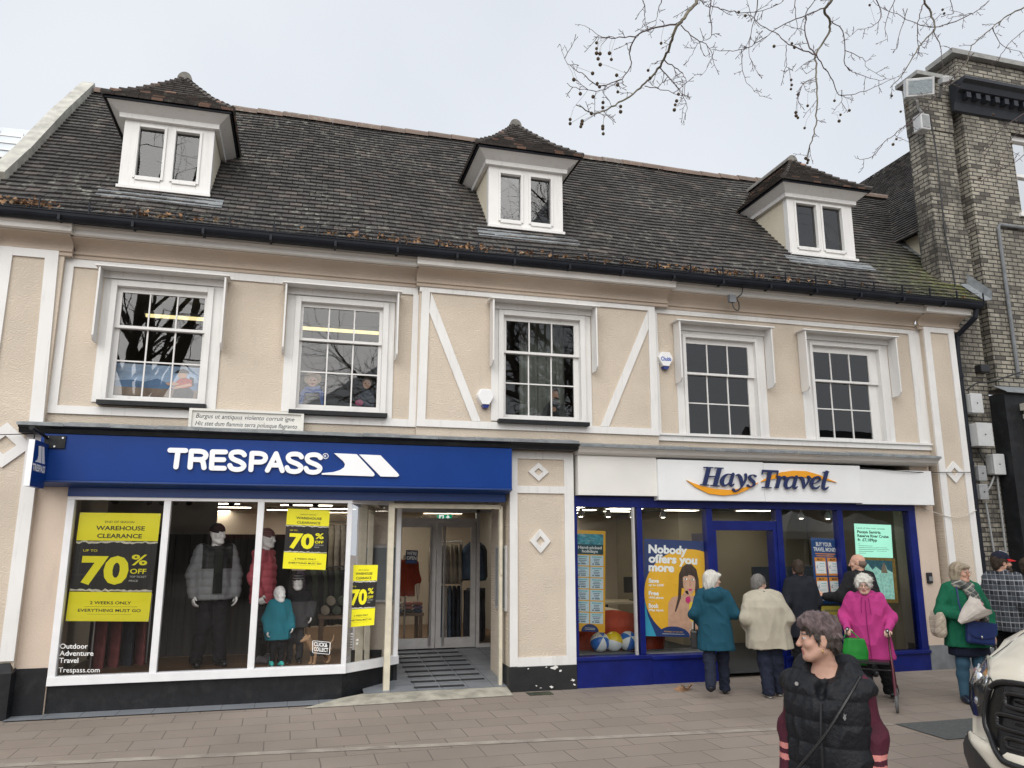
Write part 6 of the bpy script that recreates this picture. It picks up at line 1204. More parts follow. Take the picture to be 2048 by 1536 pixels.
# ------------------------------------------------------------------ plane tree: trunk behind the camera, boughs reaching over the street
tree = thing('plane_tree', 'bare plane tree whose twigs and hanging seed balls reach in from the top right', 'tree', (9.2, -13.0, 0))
M_bark = mat('plane_bark', (.13, .115, .085), .85, .35, 5, bump=.4, stain=(.28, .26, .19), stain_amt=.7); M_twig = mat('twig_bark', (.085, .062, .058), .8, .25, 12); M_seed = mat('seed_ball', (.085, .06, .035), .95, .4, 90, bump=.8, bscale=160)
rt_ = random.Random(21); gl = G(); gt = G()
def in_view(p, m=.16):
    d = Vector(p) - CAM; w = d.dot(FW)
    return d.length < 1.2 or (w > 0 and abs(d.dot(RT)) < w * (.666 + m) and abs(d.dot(UP)) < w * (.5 + m))
def limb(gl, gt, p, d, L, r, depth, ok):
    p = Vector(p); d = Vector(d).normalized(); n = 5; pts = [p.copy()]; rs = [r]
    for i in range(n):
        d = (d + Vector((rt_.uniform(-.22, .22), rt_.uniform(-.22, .22), rt_.uniform(-.14, .20)))).normalized(); p = p + d * L / n; pts.append(p.copy()); rs.append(r * (1 - .45 * (i + 1) / n))
    if any(in_view(q) for q in pts): return
    (gl if r > .03 else gt).tube(pts, rs, 7 if r > .05 else (5 if r > .015 else 3), cap=False)
    if depth <= 0: return
    for i in range(1, n + 1):
        for _ in range(1 if i < n else 2):
            if depth < 4 and rt_.random() < .30: continue
            a = rt_.uniform(.45, .95); ax = d.orthogonal().normalized(); ax.rotate(Matrix.Rotation(rt_.uniform(0, 6.28), 3, d)); nd_ = (d * math.cos(a) + ax * math.sin(a)); nd_.z += .08 if depth > 2 else -.10
            q = pts[i]; e = q + nd_ * L * .7
            if not ok(e, q): continue
            limb(gl, gt, q, nd_, L * rt_.uniform(.56, .74), max(.006, rs[i] * rt_.uniform(.5, .66)), depth - 1, ok)
gl.tube(bez([(9.2, -13, 0), (9.25, -13, 1.5), (9.1, -12.9, 3.2), (9.0, -12.7, 4.6)], 5), [.42 - .011 * i for i in range(16)], 14)
def keep_back(e, q): return e.y < -6.3 and not (q.y > -7 and q.z < 7)          # the boughs over the street are the traced ones
for d, L in (((-.8, -.2, 1.0), 5.2), ((-.35, .35, 1.2), 5.4), ((.6, .1, 1.1), 5.2), ((.1, -.8, 1.1), 5.0), ((-1, .25, .6), 5.0), ((.0, .1, 1.3), 5.6)): limb(gl, gt, (9.0, -12.7, 4.5), d, L, .22, 4, keep_back)
tree2 = thing('plane_tree', 'bare plane tree standing on the square, seen only mirrored in the windows', 'tree', (-5.5, -17.0, 0)); hl, ht = G(), G()
hl.tube(bez([(-5.5, -17, 0), (-5.45, -17, 1.8), (-5.6, -16.9, 3.4), (-5.5, -16.8, 5)], 5), [.40 - .011 * i for i in range(16)], 14)
for d, L in (((-.8, .1, 1.1), 6.4), ((.8, .2, 1.1), 6.6), ((.1, .6, 1.3), 6.6), ((.0, -.8, 1.1), 6.0), ((.1, .1, 1.4), 7.0)): limb(hl, ht, (-5.5, -16.8, 4.9), d, L, .20, 4, lambda e, q: rt_.random() < .62)
hl.build('trunk', M_bark, tree2, smooth=True, fix=False); ht.build('twigs', M_twig, tree2, smooth=True, fix=False)
Z8 = (1100, 0, 2.160)
BR = [(.019, -4.3, [(640, -70), (635, 0), (590, 65), (550, 115), (520, 190), (490, 260), (450, 320), (400, 370), (330, 425), (250, 470), (185, 490), (115, 450)]), (.009, -4.3, [(550, 105), (450, 120), (375, 155), (345, 220), (350, 280), (310, 340), (220, 390), (130, 385), (70, 360)]), (.006, -4.2, [(375, 155), (280, 165), (220, 160), (160, 115), (108, 103)]),
      (.006, -4.35, [(310, 340), (220, 370), (140, 320), (75, 270), (40, 190)]), (.006, -4.1, [(565, 110), (620, 160), (680, 200), (700, 250), (650, 330)]), (.006, -4.2, [(490, 260), (550, 300), (585, 340), (580, 410), (600, 430)]), (.006, -4.4, [(475, 290), (520, 340), (550, 380), (590, 450), (570, 540)]), (.005, -4.3, [(410, 370), (480, 385), (560, 410), (610, 420)]),
      (.018, -3.7, [(1220, -60), (1215, 0), (1185, 45), (1210, 90), (1200, 150), (1150, 230), (1150, 290), (1155, 400), (1150, 520), (1130, 610), (1110, 680)]), (.009, -3.7, [(1150, 240), (1110, 170), (1105, 70), (1140, 0), (1150, -50)]), (.008, -3.8, [(1150, 240), (1050, 200), (970, 140), (880, 80), (850, 0)]), (.008, -3.6, [(1200, 30), (1105, 65), (1000, 110), (900, 180), (830, 215), (740, 220), (700, 210)]),
      (.005, -3.6, [(830, 215), (830, 290), (850, 360), (905, 410)]), (.005, -3.7, [(1020, 195), (1020, 250), (1025, 290), (1050, 310)]), (.005, -3.7, [(1150, 250), (1110, 270), (1060, 310)]), (.007, -3.6, [(1150, 240), (1210, 330), (1250, 410), (1340, 400), (1440, 360), (1510, 330)]), (.007, -3.5, [(1215, 90), (1270, 150), (1275, 280), (1330, 320), (1420, 345), (1490, 335)]), (.005, -3.7, [(1155, 340), (1085, 370), (1070, 450)]),
      (.005, -3.6, [(1260, 390), (1255, 440), (1215, 490)]), (.016, -3.2, [(1610, -60), (1615, 0), (1650, 70), (1660, 130), (1620, 170), (1590, 210), (1530, 310), (1470, 380)]), (.008, -3.2, [(1655, 130), (1685, 200), (1690, 270)]), (.007, -3.3, [(1615, 15), (1590, 100), (1590, 210), (1580, 260)]), (.012, -3.0, [(2130, -20), (2048, 30), (1960, 80), (1900, 130), (1820, 200), (1800, 270), (1750, 310)]), (.008, -3.1, [(1820, 60), (1700, 110), (1600, 110), (1500, 60), (1420, 30), (1380, -30)]), (.007, -3.1, [(1900, 0), (1840, 50), (1760, 70), (1730, 75)]), (.006, -3.0, [(1910, 120), (1960, 200), (2060, 230)]), (.006, -3.0, [(2060, 120), (1980, 190), (1930, 260), (1850, 290)]),
      (.008, -3.2, [(1830, 230), (1700, 380), (1590, 500), (1500, 570), (1440, 620), (1400, 670), (1350, 690), (1312, 675)]), (.008, -2.9, [(2080, 470), (1950, 560), (1900, 640), (1870, 700)]), (.006, -2.9, [(2080, 640), (1980, 720), (1890, 760), (1840, 815)]), (.006, -2.8, [(2080, 560), (2000, 590), (1950, 680), (1930, 760)]), (.007, -4.0, [(700, -40), (690, 60), (700, 150), (640, 190), (600, 260)]), (.007, -4.0, [(690, 20), (750, 40), (830, 55), (920, 45), (1000, 10), (1030, -40)]), (.006, -4.2, [(400, -30), (410, 60), (395, 120)]), (.006, -4.2, [(490, -20), (470, 40), (455, 110)]), (.007, -3.4, [(1400, -30), (1430, 60), (1400, 110), (1330, 130), (1280, 170)]), (.006, -3.4, [(1500, -20), (1450, 100), (1460, 180)]), (.006, -3.9, [(900, -30), (890, 60), (870, 130), (860, 230), (890, 310)]), (.006, -3.5, [(1060, -30), (1060, 60), (1080, 150)]), (.006, -3.3, [(1720, -30), (1740, 60), (1680, 60)]), (.005, -3.3, [(1540, 40), (1500, 190), (1480, 230)]), (.005, -3.3, [(1270, 220), (1350, 250), (1370, 290), (1430, 330)])]
allp = []
for r0, Y, px in BR:
    ph = rt_.uniform(0, 6); P = bez([at(Z8[0] + p[0] / Z8[2], Z8[1] + p[1] / Z8[2], Y + .25 * math.sin(ph + i * .7) * min(1, i * .5)) for i, p in enumerate(px)], 5); n = len(P)
    P = [p + Vector((rt_.uniform(-.008, .008), rt_.uniform(-.01, .01), rt_.uniform(-.008, .008))) for p in P]; rs = [max(.0024, r0 * (1 - .75 * i / n)) for i in range(n)]
    (gl if r0 > .011 else gt).tube(P, rs, 6 if r0 > .011 else 4, cap=False); allp += P
    acc = 0
    for i in range(1, n):
        acc += (P[i] - P[i - 1]).length
        if acc > rt_.uniform(.07, .16):
            acc = 0; d = (P[i] - P[i - 1]).normalized(); ax = d.orthogonal(); ax.rotate(Matrix.Rotation(rt_.uniform(0, 6.28), 3, d)); e = (d * .6 + ax * .8); e.z -= .15; L = rt_.choice((.04, .06, .10, .16, .24))
            q = [P[i]]
            for k in range(4): e = (e.normalized() + Vector((rt_.uniform(-.3, .3), rt_.uniform(-.3, .3), rt_.uniform(-.3, .25)))).normalized(); q.append(q[-1] + e * L / 4)
            gt.tube(q, [.0034, .003, .0026, .0024, .0036], 4)
            if L > .09:
                for k in (1, 2, 3): f = (e + Vector((rt_.uniform(-1, 1), rt_.uniform(-1, 1), rt_.uniform(-1, .8)))).normalized(); gt.tube([q[k], q[k] + f * .03, q[k] + f * .05 + Vector((0, 0, .006))], [.0024, .0022, .0034], 4)
# boughs that carry the traced branches back to the trunk
for tgt in ((5.0, -6.5, 8.4), (6.2, -6.8, 8.6), (7.6, -6.2, 8.8), (9.4, -6.0, 8.6)):
    gl.tube(bez([(9.0, -12.7, 4.6), (8.6, -11, 6.6), ((8.6 + tgt[0]) / 2, -9, 8.2), tgt], 5), [.13 - .006 * i for i in range(16)], 8)
for k, t0 in ((0, (5.0, -6.5, 8.4)), (8, (6.2, -6.8, 8.6)), (19, (7.6, -6.2, 8.8)), (22, (9.4, -6.0, 8.6))):
    r0, Y, px = BR[k]; gl.tube(bez([t0, Vector(t0).lerp(at(Z8[0] + px[0][0] / Z8[2], px[0][1] / Z8[2], Y), .6) + Vector((0, 0, .3)), at(Z8[0] + px[0][0] / Z8[2], px[0][1] / Z8[2], Y)], 5), [.04 - (.04 - r0) * i / 10 for i in range(11)], 6, cap=False)
SB = [(201, 185), (201, 210), (201, 230), (216, 232), (208, 254), (217, 279), (257, 230), (265, 257), (184, 317), (103, 344), (131, 405), (204, 361), (214, 375), (288, 325), (292, 367), (293, 397), (186, 418), (179, 490), (305, 483), (305, 460), (229, 443), (228, 465), (87, 516), (87, 534), (139, 523), (137, 535), (133, 547), (228, 546), (230, 578), (228, 556), (480, 187), (424, 304), (432, 337), (547, 436), (541, 453), (537, 475), (555, 407), (815, 53), (844, 68), (968, 200), (1056, 205), (1045, 188), (1042, 345), (1044, 367), (1041, 385), (1072, 408), (1062, 486), (1063, 500), (1071, 509), (1113, 457), (1100, 553), (1229, 435), (1255, 496), (1249, 523), (1293, 477), (1105, 684), (1115, 692), (1112, 704), (1476, 414), (1515, 482), (1542, 457), (1542, 472), (1482, 624), (1497, 601), (1381, 22), (1696, 42), (1703, 58), (1993, 621), (1915, 495), (1858, 770)]
ball0 = None
for (u, v) in SB:
    Y = -4.25 if u < 700 else (-3.65 if u < 1400 else -3.15); p = at(Z8[0] + u / Z8[2], v / Z8[2], Y)
    up = [q for q in allp if 0 < q.z - p.z < .28]; top = min(up, key=lambda q: (q.x - p.x) ** 2 + (q.y - p.y) ** 2 + .25 * (q.z - p.z) ** 2) if up else p + Vector((0, 0, .2))
    gt.tube([top, top.lerp(p, .5) + Vector((p.x - top.x, p.y - top.y, 0)) * .3, p], .0014, 3, cap=False)
    r = rt_.uniform(.015, .0195); g = G(); g.ball(p, r, 10); g.build('seed_ball', M_seed, tree, smooth=True)
gl.build('trunk', M_bark, tree, smooth=True, fix=False); gt.build('twigs', M_twig, tree, smooth=True, fix=False)
# fallen leaf by the travel agency
g = G(); p = at(1278, 1383, -.3); 
for i in range(3): leaf(g, (5.0 + .09 * i, -.62 + .03 * i, .03), .08, rl)
g.build('fallen_leaf', M_leaf, label='curled brown leaf lying on the paving before the travel agency', cat='leaf', fix=False)
# ------------------------------------------------------------------ people: smooth distance-field bodies and clothes
class Field:
    def __init__(s, h): s.h = h; s.ops = []
    def cap(s, a, b, ra, rb=None, k=.03, op='add'): s.ops.append(('cap', np.array(a, float), np.array(b, float), ra, ra if rb is None else rb, k, op)); return s
    def chain(s, pts, rs, k=.03):
        for i in range(len(pts) - 1): s.cap(pts[i], pts[i + 1], rs[i], rs[i + 1], k)
        return s
    def ell(s, c, r, k=.03, rot=None, op='add'): s.ops.append(('ell', np.array(c, float), np.array(r, float), None if rot is None else np.array(rot), 0, k, op)); return s
    def loft(s, lv, k=.03, p=2.2, op='add'):
        """levels (z, cx, cy, rx, ry)"""
        s.ops.append(('loft', np.array(sorted(lv), float), p, 0, 0, k, op)); return s
    def cut(s, n, d): s.ops.append(('cut', np.array(n, float), d, 0, 0, 0, 'cut')); return s
    def box_of(s, o):
        if o[0] == 'cap': r = max(o[3], o[4]); return np.minimum(o[1], o[2]) - r, np.maximum(o[1], o[2]) + r
        if o[0] == 'ell': r = np.max(o[2]) if o[3] is not None else o[2]; return o[1] - r, o[1] + r
        L = o[1]; return np.array([(L[:, 1] - L[:, 3]).min(), (L[:, 2] - L[:, 4]).min(), L[0, 0]]), np.array([(L[:, 1] + L[:, 3]).max(), (L[:, 2] + L[:, 4]).max(), L[-1, 0]])
    def mesh(s):
        h = s.h; bs = [s.box_of(o) for o in s.ops if o[6] == 'add']; lo = np.min([b[0] for b in bs], 0) - 4 * h - .02; hi = np.max([b[1] for b in bs], 0) + 4 * h + .02
        n = np.ceil((hi - lo) / h).astype(int) + 1; D = np.full(n, .15, np.float32); ax = [(lo[i] + h * np.arange(n[i])).astype(np.float32) for i in range(3)]
        for o in s.ops:
            kind, k, op = o[0], o[5], o[6]
            if op == 'cut':
                D = np.maximum(D, o[1][0] * ax[0][:, None, None] + o[1][1] * ax[1][None, :, None] + o[1][2] * ax[2][None, None, :] - o[2]); continue
            a, b = s.box_of(o); m = k + 4 * h; i0 = np.clip(((a - m - lo) / h).astype(int), 0, n - 1); i1 = np.clip(((b + m - lo) / h).astype(int) + 2, 1, n)
            sl = tuple(slice(i0[i], i1[i]) for i in range(3)); X = ax[0][sl[0]][:, None, None]; Y = ax[1][sl[1]][None, :, None]; Z = ax[2][sl[2]][None, None, :]
            if kind == 'cap':
                A, B = o[1], o[2]; d = B - A; L2 = max(float(d @ d), 1e-9); t = np.clip(((X - A[0]) * d[0] + (Y - A[1]) * d[1] + (Z - A[2]) * d[2]) / L2, 0, 1)
                v = np.sqrt((X - A[0] - t * d[0]) ** 2 + (Y - A[1] - t * d[1]) ** 2 + (Z - A[2] - t * d[2]) ** 2) - (o[3] + t * (o[4] - o[3]))
            elif kind == 'ell':
                c, r = o[1], o[2]; x, y, z = X - c[0], Y - c[1], Z - c[2]
                if o[3] is not None: q = o[3]; x, y, z = q[0, 0] * x + q[1, 0] * y + q[2, 0] * z, q[0, 1] * x + q[1, 1] * y + q[2, 1] * z, q[0, 2] * x + q[1, 2] * y + q[2, 2] * z
                k0 = np.sqrt((x / r[0]) ** 2 + (y / r[1]) ** 2 + (z / r[2]) ** 2); k1 = np.sqrt((x / r[0] ** 2) ** 2 + (y / r[1] ** 2) ** 2 + (z / r[2] ** 2) ** 2) + 1e-6; v = k0 * (k0 - 1) / k1
            else:
                L, p = o[1], o[2]; f = [np.interp(ax[2][sl[2]], L[:, 0], L[:, i])[None, None, :] for i in range(1, 5)]
                v = ((np.abs((X - f[0]) / f[2]) ** p + np.abs((Y - f[1]) / f[3]) ** p) ** (1 / p) - 1) * np.minimum(f[2], f[3]); v = np.maximum(v, np.maximum(L[0, 0] - Z, Z - L[-1, 0]))
            S = D[sl]
            if op == 'add': hh = np.maximum(k - np.abs(S - v), 0) / max(k, 1e-6); D[sl] = np.minimum(S, v) - hh * hh * k / 4
            else: v = -v; hh = np.maximum(k - np.abs(S - v), 0) / max(k, 1e-6); D[sl] = np.maximum(S, v) + hh * hh * k / 4
        I = D < 0; nx, ny, nz = n
        c = [I[i:nx - 1 + i, j:ny - 1 + j, l:nz - 1 + l] for i in (0, 1) for j in (0, 1) for l in (0, 1)]
        anyc = np.logical_or.reduce(c); allc = np.logical_and.reduce(c); act = anyc & ~allc; idx = np.full(act.shape, -1, np.int64); P = np.argwhere(act); idx[act] = np.arange(len(P))
        acc = np.zeros((len(P), 3)); cnt = np.zeros(len(P)); cr_ = [(i, j, l) for i in (0, 1) for j in (0, 1) for l in (0, 1)]
        for a in cr_:
            for e in range(3):
                if a[e]: continue
                b = list(a); b[e] = 1; da = D[P[:, 0] + a[0], P[:, 1] + a[1], P[:, 2] + a[2]]; db = D[P[:, 0] + b[0], P[:, 1] + b[1], P[:, 2] + b[2]]; x = (da < 0) != (db < 0)
                t = np.where(x, da / np.where(x, da - db, 1), 0); q = np.tile(np.array(a, float), (len(P), 1)); q[:, e] += t; acc[x] += q[x]; cnt += x
        V = (P + acc / np.maximum(cnt, 1)[:, None]) * h + lo; F = []
        for e in range(3):
            u, w = (e + 1) % 3, (e + 2) % 3; s0 = [slice(1, -1)] * 3; s0[e] = slice(0, -1); s1 = [slice(1, -1)] * 3; s1[e] = slice(1, None); A, B = I[tuple(s0)], I[tuple(s1)]; E_ = np.argwhere(A != B)
            if not len(E_): continue
            ins = A[tuple(E_.T)]; E_ = E_.copy(); E_[:, u] += 1; E_[:, w] += 1
            def cell(du, dw): q = E_.copy(); q[:, u] += du; q[:, w] += dw; return idx[q[:, 0], q[:, 1], q[:, 2]]
            Q = np.stack([cell(-1, -1), cell(0, -1), cell(0, 0), cell(-1, 0)], 1); Q[~ins] = Q[~ins][:, ::-1]; F.append(Q)
        return V, np.concatenate(F)
def waves(V, seed, freq, n=7, stretch=(1, 1, 1)):
    r = np.random.RandomState(seed); o = np.zeros(len(V)); W = V * np.array(stretch)
    for i in range(n): k = r.normal(size=3); k *= freq * r.uniform(.6, 1.6) / np.linalg.norm(k); o += np.sin(W @ k + r.uniform(0, 6.28) + .9 * np.sin(W @ np.roll(k, 1) * .6 + r.uniform(0, 6)))
    return o / n ** .5 * .8
def normals(V, F):
    a = V[F[:, 0]]; N = np.cross(V[F[:, 2]] - a, V[F[:, 3]] - V[F[:, 1]]); o = np.zeros_like(V)
    for i in range(4): np.add.at(o, F[:, i], N)
    return o / (np.linalg.norm(o, axis=1)[:, None] + 1e-9)
def field_obj(name, f, mats, parent, folds=0, seed=1, ffreq=36, fst=(1, 1, .42), quilt=0, qpitch=.1, qz=True, pick=None, smooth=1, label=None):
    V, F = f.mesh()
    for _ in range(smooth):
        A = np.zeros_like(V); c = np.zeros(len(V))
        for i in range(4): j = F[:, i]; kx = F[:, (i + 1) % 4]; np.add.at(A, j, V[kx]); np.add.at(c, j, 1); np.add.at(A, kx, V[j]); np.add.at(c, kx, 1)
        V = V * .5 + .5 * A / np.maximum(c, 1)[:, None]
    if folds or quilt:
        N = normals(V, F); d = np.zeros(len(V))
        if folds: w = waves(V, seed, ffreq, 7, fst); d += folds * (1 - 2 * np.abs(w) ** .8); d += folds * .3 * waves(V, seed + 9, ffreq * 2.2, 6, fst)
        if quilt: d += quilt * (np.abs(np.sin(math.pi * V[:, 2] / qpitch + .25 * np.sin(V[:, 0] * 9))) ** .5 - .7)
        V = V + N * d[:, None]
    me = bpy.data.meshes.new(name); me.vertices.add(len(V)); me.vertices.foreach_set('co', V.astype(np.float32).ravel()); me.loops.add(F.size); me.loops.foreach_set('vertex_index', F.astype(np.int32).ravel())
    me.polygons.add(len(F)); me.polygons.foreach_set('loop_start', np.arange(0, F.size, 4, dtype=np.int32)); me.polygons.foreach_set('loop_total', np.full(len(F), 4, np.int32))
    if not isinstance(mats, (list, tuple)): mats = [mats]
    for m in mats: me.materials.append(m)
    if pick is not None: me.polygons.foreach_set('material_index', pick(V[F].mean(1)).astype(np.int32))
    me.polygons.foreach_set('use_smooth', np.ones(len(F), bool)); me.update(calc_edges=True); me.validate()
    o = bpy.data.objects.new(name, me); COL.objects.link(o); o.parent = parent
    if label: o['label'] = label
    return o
def skin_mat(name, c): return mat(name, c, .55, .10, 25, bump=.08, bscale=160, spec=.35, stain=tuple(x * y for x, y in zip(c, (.95, .72, .66))), stain_amt=.45)
def cloth(name, c, **k):
    a = dict(rough=.85, var=.08, scale=7, bump=.12, bscale=120, spec=.25); a.update(k); return mat(name, c, **a)
SK = skin_mat('fair_skin', (.56, .33, .24)); SKP = skin_mat('pale_old_skin', (.58, .38, .30)); EYEW = mat('eye_white', (.42, .38, .36), .25, 0); IRIS = mat('iris', (.04, .035, .03), .15, 0); LIP = mat('lips', (.42, .16, .14), .45, .1); BROW = mat('eyebrow', (.16, .11, .09), .8, .2)
BROWP = mat('pale_eyebrow', (.42, .36, .32), .8, .2); MANN = mat('mannequin_white', (.78, .77, .75), .35, .03)
class Person:
    def __init__(s, label, loc, theta, H=1.65, head=(0, 0, 0), hs=1.0, h=.0065, J=None, female=True, name='person', cat='person'):
        s.t = thing(name, label, cat, loc); s.t.rotation_euler = (0, 0, theta); s.h = h; k = H / 1.65; s.k = k
        d = dict(neck=(0, .015, 1.40), head=(0, -.012, 1.535), shL=(.165, .01, 1.345), shR=(-.165, .01, 1.345), elL=(.215, .04, 1.08), elR=(-.215, .04, 1.08), wrL=(.225, -.03, .85), wrR=(-.225, -.03, .85),
                 hipL=(.085, 0, .86), hipR=(-.085, 0, .86), knL=(.095, -.02, .47), knR=(-.095, -.02, .47), anL=(.095, .015, .085), anR=(-.095, .015, .085))
        s.J = {n: np.array(v) * k for n, v in d.items()}
        for n, v in (J or {}).items(): s.J[n] = np.array(v, float)
        y, p, r = head; s.Mh = np.array((Matrix.Rotation(y, 3, 'Z') @ Matrix.Rotation(p, 3, 'X') @ Matrix.Rotation(r, 3, 'Y'))); s.hs = hs * k; s.hand_d = {}
    def hp(s, x, y, z): return s.J['head'] + s.Mh @ (np.array([x, y, z]) * s.hs)
    def toe(s, side, yaw=0, drop=0): a = s.J['an' + side]; return a + np.array([.02 * (1 if side == 'L' else -1) + math.sin(yaw) * .15, -.15 * math.cos(yaw), -.05 + drop]) * s.k
    def head_prims(s, f, mann=False):
        q = s.hs; hp = s.hp
        f.ell(hp(0, .014, .028), np.array([.074, .094, .086]) * q, .02, s.Mh); f.ell(hp(0, -.022, -.035), np.array([.057, .066, .074]) * q, .03, s.Mh); f.ell(hp(0, -.072, -.092), np.array([.026, .022, .020]) * q, .025, s.Mh)
        for x in (-1, 1): f.ell(hp(.040 * x, -.062, -.020), np.array([.024, .024, .022]) * q, .02, s.Mh); f.cap(hp(.056 * x, .0, -.055), hp(.030 * x, -.06, -.088), .020 * q, .018 * q, .03)
        f.cap(hp(-.034, -.077, .034), hp(.034, -.077, .034), .011 * q, k=.015)
        for x in (-1, 1): f.ell(hp(.031 * x, -.101, .012), np.array([.019, .016, .012]) * q, .010, s.Mh, 'sub')
        f.cap(hp(0, -.084, .022), hp(0, -.109, -.022), .0085 * q, .0125 * q, .012); f.ell(hp(0, -.103, -.026), np.array([.018, .012, .010]) * q, .008, s.Mh)
        for x in (-1, 1): f.ell(hp(.030 * x, -.079, .012), np.array([.0135] * 3) * q, .003, s.Mh)
        f.cap(hp(-.020, -.084, -.052), hp(0, -.0885, -.050), .0066 * q, k=.010); f.cap(hp(.020, -.083, -.052), hp(0, -.0885, -.050), .0066 * q, k=.010); f.cap(hp(-.014, -.084, -.064), hp(.014, -.084, -.064), .0078 * q, k=.010)
        [f.cap(hp(.025 * x, -.094, -.0605), hp(0, -.097, -.0565), .0032 * q, k=.004, op='sub') for x in (-1, 1)]
        for x in (-1, 1): f.ell(hp(.075 * x, .012, -.004), np.array([.010, .020, .032]) * q, .012, s.Mh); f.ell(hp(.088 * x, .008, -.002), np.array([.008, .010, .018]) * q, .008, s.Mh, 'sub')
        f.cap(hp(0, .018, -.06), s.J['neck'] - np.array([0, 0, .02]), .050 * q, .056 * s.k, .03)
    def hand(s, f, side, d, n, curl=.5, spread=1.0, thumb=1):
        """d fingers' direction, n palm normal; thumb on the +w side"""
        w0 = s.J['wr' + side]; d = np.array(d, float); d /= np.linalg.norm(d); n = np.array(n, float); n -= d * (n @ d); n /= np.linalg.norm(n); w = np.cross(d, n) * thumb; k = s.k
        for i, o in enumerate((-.028, -.010, .010, .026)): f.cap(w0 + d * .01 * k + w * o * .6 * k, w0 + d * .078 * k + w * o * k, .014 * k, .0125 * k, .012)
        for o, L in ((-.031, .060), (-.011, .072), (.010, .078), (.029, .070)):
            b = w0 + d * .080 * k + w * o * k * spread; a1 = curl * .9; d1 = d * math.cos(a1) + n * math.sin(a1); m1 = b + d1 * L * .5 * k; a2 = curl * 2.0; d2 = d * math.cos(a2) + n * math.sin(a2); m2 = m1 + d2 * L * .33 * k; a3 = curl * 2.8; d3 = d * math.cos(a3) + n * math.sin(a3)
            f.chain([b, m1, m2, m2 + d3 * L * .25 * k], [.0098 * k, .0090 * k, .0084 * k, .0074 * k], .004)
        b = w0 + d * .022 * k + w * .026 * k; m = b + (d * .6 + w * .7 + n * .25) * .035 * k; f.chain([b, m, m + (d * .85 + w * .1 + n * .5 * (curl + .3)) * .034 * k], [.0135 * k, .011 * k, .009 * k], .008)
    def body(s, skin, lip=LIP, brow=BROW, hands=None, torso=1.0, mann=False, hands_only=False):
        f = Field(s.h); J = s.J; k = s.k; c = (J['hipL'] + J['hipR']) / 2; ch = (J['shL'] + J['shR']) / 2; nk = J['neck']
        zb, zt = c[2] - .08 * k, nk[2]
        def mid(t): return c + (ch - c) * t
        lv = [(zb, c[0], c[1], .13 * k, .09 * k), (c[2] + .03 * k, c[0], c[1], .155 * k, .11 * k), (mid(.35)[2], *mid(.35)[:2], .125 * k, .095 * k), (mid(.75)[2], *mid(.75)[:2], .145 * k, .10 * k), (ch[2], ch[0], ch[1], .13 * k, .085 * k), (zt, nk[0], nk[1], .06 * k, .055 * k)]
        f.loft(lv, .03)
        for S in 'LR':
            f.chain([J['sh' + S], J['el' + S], J['wr' + S]], [.050 * k, .040 * k, .026 * k], .035); f.chain([J['hip' + S], J['kn' + S], J['an' + S]], [.082 * k, .056 * k, .040 * k], .04); t = s.toe(S); f.chain([J['an' + S] + np.array([0, .02, -.045]) * k, t], [.030 * k, .026 * k], .02)
        s.head_prims(f, mann)
        for S in 'LR':
            dd, nn, cu = (hands or {}).get(S, (J['wr' + S] - J['el' + S], (-1 if S == 'L' else 1, 0, 0), .45)); s.hand(f, S, dd, nn, cu, thumb=1 if S == 'L' else 1)
        if mann: return field_obj('body', f, skin, s.t)
        q = s.hs; Mi = s.Mh.T; hd = s.J['head']
        def pick(P):
            L = ((P - hd) @ s.Mh) / q; m = np.zeros(len(P), int)
            lipz = (np.abs(L[:, 0]) < .024) & (L[:, 1] < -.078) & (L[:, 2] > -.073) & (L[:, 2] < -.0425 - .28 * np.abs(L[:, 0])); m[lipz] = 3
            bz = .036 - 12 * (np.abs(np.abs(L[:, 0]) - .028)) ** 2; b = (np.abs(L[:, 0]) > .013) & (np.abs(L[:, 0]) < .048) & (np.abs(L[:, 2] - bz) < .0042) & (L[:, 1] < -.05); m[b] = 4
            for x in (-1, 1):
                e = np.linalg.norm(L - np.array([.030 * x, -.079, .012]), axis=1) < .0148; e &= (np.abs(L[:, 2] - .012) < .0056 - .3 * np.maximum(0, np.abs(L[:, 0] - .03 * x) - .006)); m[e] = 1
                m[e & (np.hypot(L[:, 0] - .030 * x, L[:, 2] - .012) < .0076)] = 2
            return m
        return field_obj('body', f, [skin, EYEW, IRIS, lip, brow], s.t, pick=pick)
    def jacket(s, m, lv, sleeve=(.066, .056, .046), cuff=.95, hem=None, extra=None, folds=.006, seed=1, quilt=0, name='jacket', h=None, k=.05, noarms=False, cuts=(), pick=None, qpitch=.1, p=2.3, ffreq=34):
        f = Field(h or s.h * 1.25); f.loft(lv, .03, p); J = s.J
        for S in 'LR':
            if noarms: continue
            e = J['el' + S] + (J['wr' + S] - J['el' + S]) * cuff; f.chain([J['sh' + S], J['el' + S], e], [x * s.k for x in sleeve], k)
        if extra: extra(f)
        for n, d in cuts: f.cut(n, d)
        return field_obj(name, f, m, s.t, folds=folds, seed=seed, quilt=quilt, pick=pick, qpitch=qpitch, ffreq=ffreq)
    def trousers(s, m, r=(.10, .076, .064), hem=.04, waist=1.0, folds=.006, seed=3, name='trousers'):
        f = Field(s.h * 1.3); J = s.J; c = (J['hipL'] + J['hipR']) / 2; k = s.k; f.loft([(c[2] - .06 * k, c[0], c[1], .155 * k, .115 * k), (c[2] + .06 * k, c[0], c[1], .165 * k, .12 * k), (waist * k, c[0], c[1], .145 * k, .11 * k)], .04)
        for S in 'LR': a = J['an' + S]; f.chain([J['hip' + S], J['kn' + S], a - np.array([0, 0, .03 * k])], [x * k for x in r], .05)
        f.cut((0, 0, -1), -hem); return field_obj(name, f, m, s.t, folds=folds, seed=seed, ffreq=42, fst=(.8, .8, 1.1))
